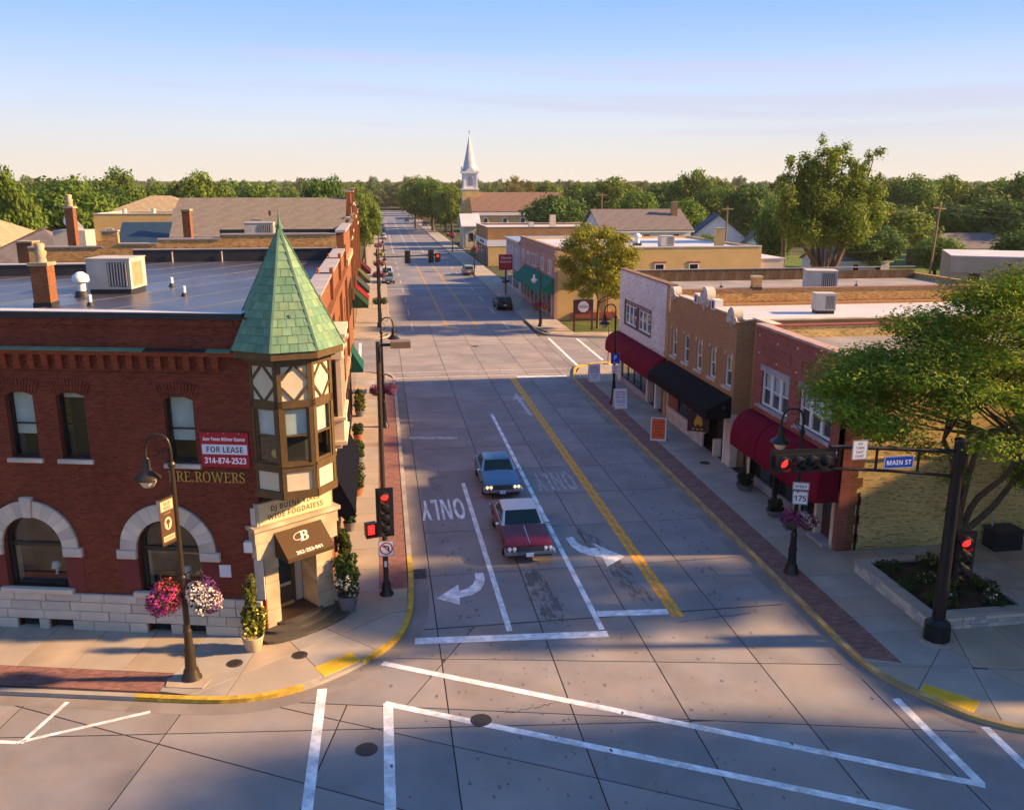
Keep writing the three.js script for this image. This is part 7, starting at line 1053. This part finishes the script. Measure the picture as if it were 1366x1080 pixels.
[[-5.2, -196, 12, 7.5, 'first street tree on the left past the brick fronts'], [-5, -222, 12.5, 8, 'second street tree on the left past the brick fronts'], [-5, -262, 13, 9, 'third street tree on the left past the brick fronts'], [-6, -310, 14, 10, 'left roadside tree two thirds down the street'], [-7, -370, 15, 12, 'left roadside tree far down the street'], [22, -300, 12, 9, 'right roadside tree past the church'], [23, -335, 14, 10, 'second right roadside tree past the church'], [24, -372, 15, 11, 'third right roadside tree past the church'], [31, -318, 15, 11, 'tall tree set back right of the road past the church']].forEach(([x, z, h, w, l], i) => plantTree(x, z, h, w, [2, 0, 1, 4][i % 4], l, 'trees lining the far street'));
// trees standing outside the picture on the right, along the cross street; their shadows cross the near road
[[35, -13.2, 22, 9, 'tall street tree just beyond the right edge by the planter'], [49, -10.2, 19.5, 11, 'big street tree beyond the right edge on the cross street'], [37, -1.5, 17, 11, 'street tree beyond the right edge nearest the camera side'], [62, -8.5, 21, 12, 'far street tree beyond the right edge on the cross street']].forEach(([x, z, h, w, l], i) => plantTree(x, z, h, w, [4, 0, 4, 0][i], l, 'trees beyond the right edge'));
// the great tree with several upright leaders
{
  const t = thing('great_tree', 'great tall tree with forked trunk dominating the right skyline', 'tree', [57.4, -0.05, -110]), r = rng(1234), lobes = [], wood = [];
  const leaders = [[-6.0, 15.2, 0.5, 1.7], [-3.6, 18.6, -1, 2.1], [-1.0, 20.2, 0.6, 2.2], [1.6, 19.6, -0.6, 2.2], [4.6, 18.8, 0.4, 2.0], [6.4, 16.6, -0.4, 1.7], [-4.8, 11.5, 1.6, 2.4], [4.6, 12.0, 1.6, 2.3], [0.3, 13.5, 2.4, 2.6], [-0.6, 13, -3, 2.6]];
  leaders.map(([x, y, z, w]) => [x * 1.22, y, z * 1.2, w * 1.06]).forEach(([x, y, z, w], i) => { const fk = i % 2 ? [x * 0.42, 8.4, z * 0.5] : [x * 0.22, 5.2, z * 0.3]; if (i % 2) wood.push(limb([x * 0.03, 0, 0], fk, 0.42, 0.22, 0.5, 70 + i)); else wood.push(limb([0, 0.4, 0.1], fk, 0.38, 0.24, 0.3, 70 + i)); wood.push(limb(fk, [x * 0.95, y - 1, z], 0.2, 0.06, 0.7, 90 + i)); const n = Math.round((y - 8) / 0.42); for (let k = 0; k < n; k++) { const f = k / n, cx = x * (0.6 + 0.4 * f), cy = 8.6 + (y - 8.6) * f, q = w * (0.28 + 0.30 * r()) * (f > 0.8 ? 0.7 : 1), sp = f > 0.85 ? 0.9 : 1.7; lobes.push([cx + (r() - 0.5) * w * sp, cy + (r() - 0.5) * 1.4, z * (0.6 + 0.4 * f) + (r() - 0.5) * w * sp, q, q * (0.8 + 0.5 * r()), q]); } });
  mesh('trunk', merge(wood), M.bark, t); mesh('crown', leaves(lobes, 46000, 0.165, 777, [0.175, 0.250, 0.024], { soft: 0.9, vary: 0.5, yellow: 0.35, aspect: 0.7 }), M.leaf, t);
}
// airy young tree before the tan wall
{
  const t = thing('young_street_tree', 'airy yellow-green tree before the tan side wall past the crossing', 'tree', [22.3, 0.1, -90]), r = rng(555), lobes = [], wood = [limb([0, 0, 0], [0.1, 3.0, 0], 0.15, 0.12, 0.1, 3)];
  for (let i = 0; i < 34; i++) { const a = i * 2.4, f = i / 34, R = 3.7 * Math.sqrt(1 - Math.pow(Math.abs(f * 2 - 0.85) / 1.2, 2)) * (0.55 + 0.5 * r()), y = 3.7 + f * 6.6, q = 0.8 + 0.6 * r(); lobes.push([Math.cos(a) * R, y, Math.sin(a) * R, q, q * 0.6, q]); if (i % 3 === 0) wood.push(limb([0, 2.6 + f * 3, 0], [Math.cos(a) * R, y - 0.2, Math.sin(a) * R], 0.07, 0.02, 0.4, 100 + i)); }
  mesh('trunk', merge(wood), M.bark, t); mesh('crown', leaves(lobes, 26000, 0.12, 556, [0.25, 0.27, 0.02], { soft: 0.6, vary: 0.5, yellow: 0.4, aspect: 0.6, droop: 0.3 }), M.leaf, t);
}
// the honey locust in the planter: flat drooping sprays on forked limbs
{
  const t = thing('locust_tree', 'spreading locust tree with drooping sprays in the stone planter', 'tree', [20.35, 0.45, -27.3]), r = rng(4321), lobes = [], wood = [];
  wood.push(limb([0, 0, 0], [-0.15, 2.6, 0], 0.20, 0.16, 0.1, 1)); const forks = [[-1.3, 5.6, 0.3], [0.2, 6.2, -0.6], [1.6, 5.4, 0.4], [3.2, 4.8, 0.2], [-0.4, 6.0, 1.0]]; forks.forEach((f, i) => wood.push(limb([i < 2 || i === 4 ? -0.15 : 0.0, i < 2 || i === 4 ? 2.5 : 1.9, 0], f, 0.13, 0.075, 0.5, 10 + i)));
  const spray = (x, y, z, q) => lobes.push([x, y, z, q, q * 0.42, q]);
  for (let i = 0; i < 120; i++) {
    const a = i * 2.39996, f = (i + 0.5) / 120, rad = Math.sqrt(f), tier = r(); const x = Math.cos(a) * rad * 6.2 + 0.5, z = Math.sin(a) * rad * 3.2 + 0.2; const dome = 11.5 - 3.5 * f; const y = dome - tier * (3.4 - 1.2 * f) - 0.2; const q = 0.75 + 0.6 * r(); spray(x, y, z, q);
    if (i % 3 === 0) { const k = forks[Math.abs(Math.round(i * 1.7)) % 5]; wood.push(limb(k, [x * 0.92, y - 0.1, z * 0.92], 0.05, 0.014, 0.5, 200 + i)); }
  }
  for (let i = 0; i < 44; i++) { const y = 3.4 + r() * 4.8; spray(2.4 + r() * 4.6, y, (r() - 0.5) * 4 + 0.2, 0.6 + 0.5 * r()); if (i % 4 === 0) wood.push(limb([1.6 + (i % 3) * 0.8, 4.6, 0.3], [3 + r() * 2.4, y, r() - 0.5], 0.05, 0.015, 0.4, 400 + i)); }
  for (const [x, y, z, q] of [[-1.2, 4.5, 0.9, 0.6], [-0.9, 3.1, 0.5, 0.3], [-2.0, 5.4, 0.6, 0.8], [-3.6, 5.9, 0.3, 0.9], [-4.9, 6.7, 0.2, 0.8], [-5.9, 7.4, 0, 0.75]]) spray(x, y, z, q);
  mesh('trunk', merge(wood), M.bark, t); mesh('crown', leaves(lobes, 84000, 0.088, 4322, [0.180, 0.275, 0.016], { soft: 0.5, vary: 0.45, yellow: 0.4, aspect: 0.34, droop: 0.7, flat: 0.6 }), M.leaf, t);
}
// orange-leaved small trees far down the street
[[17.5, -395, 'first small orange tree far down the right kerb'], [18, -412, 'second small orange tree far down the right kerb'], [17.8, -380, 'nearest small orange tree far down the right kerb'], [18.2, -430, 'farthest small orange tree down the right kerb']].forEach(([x, z, l], i) => { const t = thing('orange_tree', l, 'tree', [x, 0, z], i, 'orange trees far down the street'); mesh('trunk', cyl(0.15, 0.1, 2.5), M.bark, t); mesh('crown', leaves([[0, 4.5, 0, 2.6, 2.2, 2.6], [1, 5, 0.5, 1.8, 1.6, 1.8], [-1, 4, -0.5, 1.8, 1.5, 1.8]], 700, 0.3, 600 + i, [0.34, 0.17, 0.01]), M.leaf, t); });
// the woods that close the view: one mass
{
  const r = rng(31337), lobes = []; for (let j = 0; j < 14; j++) { const a = j * 2.4, u = (j + 0.5) / 14, y = 1 - 2 * u, s = Math.sqrt(1 - y * y); lobes.push([Math.cos(a) * s * 0.34, 0.6 + y * 0.28, Math.sin(a) * s * 0.34, 0.2, 0.17, 0.2]); }
  const g = leaves(lobes, 1300, 0.046, 71, [0.110, 0.185, 0.028], { shell: 0.5, vary: 0.5, aspect: 0.8 }), mats = [], cols = [], m4 = new THREE.Matrix4(), q = new THREE.Quaternion();
  const put = (x, z, y, h, w) => { q.setFromAxisAngle(V(0, 1, 0), r() * 6.28); mats.push(m4.clone().compose(V(x, y, z), q, V(w, h, w))); const k = 0.6 + 0.7 * r(); cols.push([k * (0.8 + 0.55 * r()), k, k * 0.9]); };
  const bands = [[235, 330, 240, 7, 13], [330, 520, 520, 8, 14], [520, 900, 1200, 11, 16], [900, 1500, 1700, 15, 20]];
  for (const [d0, d1, n, h0, h1] of bands) for (let i = 0; i < n; i++) { const az = (-46 + 98 * r()) * D2R, d = d0 + (d1 - d0) * r(), x = Math.sin(az) * d, z = -Math.cos(az) * d; if (x > -18 && x < 34 && z > -590) continue; if (x > 15 && x < 55 && z > -262 && z < -120) continue; put(x, z, d > 900 ? (d - 900) / 600 * 5 : 0, (h0 + (h1 - h0) * Math.pow(r(), 1.4)) * (r() < 0.06 ? 1.3 : 1), 8 + 8 * r()); }
  for (let i = 0; i < 60; i++) put(-30 + r() * 80, -592 - r() * 60, 0, 10 + r() * 8, 12 + r() * 5);
  const im = new THREE.InstancedMesh(g, M.leaf, mats.length); mats.forEach((m, i) => { im.setMatrixAt(i, m); im.setColorAt(i, RGB(...cols[i])); }); im.name = 'woodland'; im.castShadow = im.receiveShadow = true; im.userData = { kind: 'stuff', label: 'far woods closing the horizon behind the town', category: 'woods' }; scene.add(im);
  const hp = [], hn = 90; for (let i = 0; i < hn; i++) for (const [k] of [[0]]) { const a0 = (-70 + 140 * i / hn) * D2R, a1 = (-70 + 140 * (i + 1) / hn) * D2R, H = (a) => 9 + 14 * fbm((a + 2) / 5, 0.3, 9, 61, 4), P = (a, d, h) => [Math.sin(a) * d, h, -Math.cos(a) * d]; const A = P(a0, 1150, 0), B = P(a1, 1150, 0), C = P(a1, 1900, H(a1) + 8), D = P(a0, 1900, H(a0) + 8), E2 = P(a1, 2600, 0), F2 = P(a0, 2600, 0); for (const v of [A, B, C, A, C, D, D, C, E2, D, E2, F2]) hp.push(...v); }
  const hg = new THREE.BufferGeometry(); hg.setAttribute('position', new THREE.Float32BufferAttribute(hp, 3)); hg.computeVertexNormals(); structure('hills', boxUV(hg), grit([0.050, 0.065, 0.025], 0.8, 201, 90, 1, 0.02, 0.3, 8));
}

// ---------------------------------------------------------------- cars
function loft(st, prof) { // st: stations; prof(s) -> half section [x, y]; mirrored, closed at both ends
  const rings = st.map((s) => { const h = prof(s), r = h.map(([x, y]) => [x, y, s.z]); for (let i = h.length - 2; i > 0; i--) r.push([-h[i][0], h[i][1], s.z]); return r; }), p = [], n = rings[0].length;
  for (let i = 0; i < rings.length - 1; i++) for (let j = 0; j < n; j++) { const a = rings[i][j], b = rings[i][(j + 1) % n], c = rings[i + 1][(j + 1) % n], d = rings[i + 1][j]; p.push(...a, ...b, ...c, ...a, ...c, ...d); }
  for (const [r, f] of [[rings[0], 1], [rings[rings.length - 1], 0]]) { const c = r.reduce((s, v) => [s[0] + v[0] / n, s[1] + v[1] / n, v[2]], [0, 0, 0]); for (let j = 0; j < n; j++) { const a = r[j], b = r[(j + 1) % n]; f ? p.push(...c, ...b, ...a) : p.push(...c, ...a, ...b); } }
  const g = new THREE.BufferGeometry(); g.setAttribute('position', new THREE.Float32BufferAttribute(p, 3)); g.computeVertexNormals(); return toCreasedNormals(g, 0.6);
}
const carPaint = (c, o = {}) => new THREE.MeshPhysicalMaterial({ color: RGB(...c), roughness: 0.42, metalness: 0.0, clearcoat: 0.12, clearcoatRoughness: 0.08, specularIntensity: 0.5, ...o });
function quad(a, b, c, d) { const g = new THREE.BufferGeometry(); g.setAttribute('position', new THREE.Float32BufferAttribute([...a, ...b, ...c, ...a, ...c, ...d], 3)); g.computeVertexNormals(); return g; }
const lerp3 = (a, b, t) => a.map((v, i) => v + (b[i] - v) * t);
function glassIn(a, b, c, d, m0, m1, n0, n1, off) { // window inside the face a-b (bottom) d-c (top), pushed out along its normal
  const P = (u, v) => lerp3(lerp3(a, b, u), lerp3(d, c, u), v), N = V(...b).sub(V(...a)).cross(V(...d).sub(V(...a))).normalize().multiplyScalar(off), q = [P(m0, n0), P(m1, n0), P(m1, n1), P(m0, n1)].map((p) => [p[0] + N.x, p[1] + N.y, p[2] + N.z]); return quad(...q);
}
function car(name, label, category, pos, turn, s) {
  const { L = 5.3, W = 1.94, deck = 0.93, H = 1.40, belt = 0.93, ws = 0.18, roofF = 0.04, roofR = -0.22, rw = -0.34, col, roofCol = col, glow = 0, boxy = 0, chrome = 1, grille = 1, noseH = 0.74, tailH = 0.8, bodyM = carPaint(col), roofM = roofCol === col ? bodyM : mat(roofCol, 0.55), group } = s;
  const t = thing(name, label, category, pos, turn, group), h = W / 2;
  const st = [{ z: L * 0.5, w: h * 0.90, b: 0.40, s: noseH - 0.10, y: noseH - 0.02 }, { z: L * 0.485, w: h * 0.965, b: 0.34, s: noseH - 0.02, y: noseH + 0.03 }, { z: L * 0.30, w: h, b: 0.27, s: deck - 0.13, y: deck - 0.06 }, { z: L * ws, w: h, b: 0.25, s: belt - 0.10, y: belt }, { z: L * rw, w: h, b: 0.25, s: belt - 0.10, y: belt + 0.01 }, { z: -L * 0.44, w: h * 0.985, b: 0.32, s: tailH, y: tailH + 0.09 }, { z: -L * 0.5, w: h * 0.93, b: 0.42, s: tailH - 0.08, y: tailH + 0.02 }];
  mesh('body', loft(st, (q) => [[0, q.b], [q.w * 0.88, q.b], [q.w * 0.985, q.b + 0.12], [q.w, (q.b + q.s) / 2 + 0.06], [q.w * 0.985, q.s - 0.02], [q.w * 0.955, q.s + 0.05], [q.w * 0.80, q.y + 0.005], [q.w * 0.4, q.y + 0.028], [0, q.y + 0.036]]), bodyM, t);
  const zb = L * ws, zr = L * rw, tf = L * roofF, tr = L * roofR, wb = h * 0.90, wt = h * (boxy ? 0.80 : 0.745), yb = belt - 0.03, yt = H - 0.05;
  const cab = loft([{ z: 0 }], () => [[0, 0]].concat([[0.1, 0], [0.1, 0.1], [0, 0.1]])); cab.dispose();
  const ring2 = (w, zf, zrr, y, c) => [[-w, y, zrr + c], [-w, y, zf - c], [-w + c, y, zf], [w - c, y, zf], [w, y, zf - c], [w, y, zrr + c], [w - c, y, zrr], [-w + c, y, zrr]];
  const R = [ring2(wb, zb, zr, yb, 0.05), ring2(wt, tf, tr, yt, 0.06), ring2(wt - 0.06, tf - 0.09, tr + 0.09, H - 0.012, 0.08), ring2(wt * 0.5, tf - 0.4, tr + 0.4, H, 0.1)], p = [];
  for (let i = 0; i < 3; i++) for (let j = 0; j < 8; j++) { const a = R[i][j], b = R[i][(j + 1) % 8], c = R[i + 1][(j + 1) % 8], d = R[i + 1][j]; p.push(...a, ...b, ...c, ...a, ...c, ...d); } for (let j = 1; j < 7; j++) p.push(...R[3][0], ...R[3][j], ...R[3][j + 1]);
  const cg = new THREE.BufferGeometry(); cg.setAttribute('position', new THREE.Float32BufferAttribute(p, 3)); cg.computeVertexNormals(); mesh('roof', toCreasedNormals(cg, 0.5), roofM, t);
  const A = [-wb, yb, zb], B = [wb, yb, zb], C = [wt, yt, tf], D = [-wt, yt, tf], A2 = [-wb, yb, zr], B2 = [wb, yb, zr], C2 = [wt, yt, tr], D2 = [-wt, yt, tr];
  mesh('windshield', glassIn(A, B, C, D, 0.055, 0.945, 0.09, 0.95, 0.012), M.glassCar, t); mesh('rear_window', glassIn(B2, A2, D2, C2, 0.07, 0.93, 0.12, 0.92, 0.012), M.glassCar, t);
  const nW = boxy ? 3 : 2; for (let i = 0; i < nW; i++) { const u0 = 0.06 + i * 0.88 / nW, u1 = u0 + 0.88 / nW - 0.03; mesh('side_window', glassIn(B, B2, C2, C, u0, u1, 0.14, 0.9, 0.012), M.glassCar, t); mesh('side_window', glassIn(A2, A, D, D2, 1 - u1, 1 - u0, 0.14, 0.9, 0.012), M.glassCar, t); }
  if (chrome) mesh('windshield_trim', merge([bar(lerp3(A, D, 0.05), lerp3(A, D, 0.98), 0.03, 0.035), bar(lerp3(B, C, 0.05), lerp3(B, C, 0.98), 0.03, 0.035), bar(lerp3(A, B, 0.02).map((v, i) => v + [0, 0.045, 0.012][i]), lerp3(A, B, 0.98).map((v, i) => v + [0, 0.045, 0.012][i]), 0.025, 0.025)]), M.chrome, t);
  const bm = chrome ? M.chrome : M.rubber; mesh('front_bumper', merge([boxUV(new THREE.BoxGeometry(W * 0.98, 0.15, 0.14).translate(0, 0.47, L * 0.5 + 0.03)), ...[-1, 1].map((k) => boxUV(new THREE.BoxGeometry(0.1, 0.14, 0.4).rotateY(k * 0.12).translate(k * W * 0.487, 0.47, L * 0.5 - 0.16)))]), bm, t); mesh('rear_bumper', boxUV(new THREE.BoxGeometry(W * 0.98, 0.16, 0.14).translate(0, 0.5, -L * 0.5 - 0.03)), bm, t);
  mesh('valance', box(W * 0.9, 0.14, 0.1, 0, 0.34, L * 0.48), M.rubber, t);
  if (grille) { const g = mesh('grille', box(W * 0.50, 0.15, 0.03, 0, 0.63, L * 0.5 + 0.008), M.rubber, t); for (let k = 0; k < 4; k++) mesh('bar', box(W * 0.50, 0.012, 0.02, 0, 0.575 + k * 0.037, L * 0.5 + 0.028), M.chrome, g); }
  const lm = glow ? new THREE.MeshStandardMaterial({ color: RGB(0.8, 0.65, 0.4), emissive: RGB(1, 0.62, 0.25), emissiveIntensity: glow, roughness: 0.3 }) : mat([0.75, 0.74, 0.72], 0.15); for (const k of [-1, 1]) for (const d of [0.30, 0.40]) { const f = mesh('headlight', new THREE.SphereGeometry(0.075, 12, 8).scale(1, 1, 0.5).translate(k * W * (d + 0.02), 0.635, L * 0.5 + 0.005), lm, t); mesh('bezel', new THREE.TorusGeometry(0.08, 0.014, 6, 16).translate(k * W * (d + 0.02), 0.635, L * 0.5 + 0.012), M.chrome, f); }
  for (const k of [-1, 1]) mesh('tail_light', box(W * 0.2, 0.14, 0.03, k * W * 0.35, tailH - 0.1, -L * 0.5 - 0.008), mat([0.30, 0.012, 0.01], 0.3), t);
  mesh('licence_plate', box(0.34, 0.16, 0.012, 0, 0.40, L * 0.5 + 0.106), canvasMat(64, 32, (x, w, hh) => { x.fillStyle = '#c9d3e6'; x.fillRect(0, 0, w, hh); x.fillStyle = '#2b3f7a'; x.fillRect(8, 10, 48, 12); }), t); mesh('rear_plate', box(0.34, 0.16, 0.012, 0, 0.66, -L * 0.5 - 0.02), M.trimWhite, t);
  for (const k of [-1, 1]) { mesh('mirror', merge([new THREE.SphereGeometry(0.085, 10, 7).scale(1.1, 0.8, 0.7).translate(k * (h + 0.08), belt + 0.06, zb - 0.12).toNonIndexed(), bar([k * (h - 0.06), belt + 0.02, zb - 0.12], [k * (h + 0.06), belt + 0.05, zb - 0.12], 0.04, 0.04)].map((g) => boxUV(g))), chrome ? M.chrome : bodyM, t); for (const z of [L * 0.31, -L * 0.29]) { const w = mesh('wheel', new THREE.CylinderGeometry(0.34, 0.34, 0.22, 20).rotateZ(Math.PI / 2).translate(k * (h - 0.10), 0.34, z), M.rubber, t); mesh('rim', new THREE.CylinderGeometry(0.2, 0.2, 0.02, 16).rotateZ(Math.PI / 2).translate(k * (h + 0.012), 0.34, z), M.chrome, w); } for (const z of [L * 0.02, -L * 0.16].slice(0, boxy ? 2 : 1)) mesh('door_handle', box(0.02, 0.03, 0.16, k * (h + 0.005), belt - 0.16, z), M.chrome, t); if (chrome) mesh('side_trim', bar([k * (h + 0.008), 0.52, L * 0.42], [k * (h + 0.008), 0.52, -L * 0.42], 0.012, 0.03), M.chrome, t); }
  if (s.ornament) mesh('hood_spine', bar([0, noseH + 0.075, L * 0.482], [0, belt + 0.038, L * 0.20], 0.02, 0.02), M.chrome, t);
  return t;
}
car('sedan_car', 'burgundy vintage sedan with white roof waiting at the stop line', 'car', [5.5, 0.0135, -35.0], 0.0, { L: 5.35, W: 1.95, col: [0.085, 0.006, 0.027], roofCol: [0.66, 0.64, 0.62], ornament: 1, tailH: 0.78, ws: 0.17, roofF: 0.035, roofR: -0.20, rw: -0.32, H: 1.42 });
car('sedan_car', 'blue vintage sedan with lit headlights behind the burgundy one', 'car', [5.45, 0.0135, -42.3], 0.0, { L: 4.95, W: 1.80, col: [0.060, 0.165, 0.27], glow: 0.6, tailH: 0.78, ws: 0.18, roofF: 0.04, roofR: -0.21, rw: -0.34, H: 1.38, bodyM: carPaint([0.055, 0.185, 0.33]) });
const suv = (label, p, turn, c, o = {}) => car('parked_car', label, 'car', p, turn, { L: 4.7, W: 1.86, H: 1.66, belt: 1.02, deck: 1.02, noseH: 0.86, tailH: 0.98, ws: 0.22, roofF: 0.10, roofR: -0.44, rw: -0.49, boxy: 1, chrome: 0, grille: 1, col: c, group: 'cars parked down the street', ...o });
suv('dark car parked at the right kerb by the green awning', [14.85, 0.0135, -108.5], Math.PI, [0.02, 0.02, 0.028]); suv('silver estate car parked at the right kerb beyond the red sign', [14.9, 0.0135, -152.5], Math.PI, [0.25, 0.25, 0.27]);
suv('teal-grey car parked at the left kerb facing us', [1.25, 0.0135, -140.8], 0, [0.10, 0.15, 0.20]); suv('white and grey car parked right behind the teal-grey one', [1.2, 0.0135, -150], 0, [0.45, 0.47, 0.50]);
[[1.2, -262, 0.5, 'pale car at the left kerb far up the street'], [1.2, -292, 0.05, 'dark car at the left kerb, second of the far three'], [1.2, -330, 0.5, 'pale car at the left kerb, last of the far three'], [12.5, -400, 0.04, 'dark car driving far off in the right lane']].forEach(([x, z, c, l]) => suv(l, [x, 0.0135, z], 0, [c, c, c * 1.1])); suv('dark red car on the right verge far up the street', [17.8, 0.14, -352], 0, [0.12, 0.01, 0.02]);
suv('pale blue van roof behind the buff parapet at right', [70.5, 0.0, -111], 1.0, [0.30, 0.42, 0.52], { L: 5.0, H: 2.3, W: 2.0, belt: 1.25, deck: 1.25, noseH: 1.0, tailH: 1.2 });
renderer.render(scene, camera);
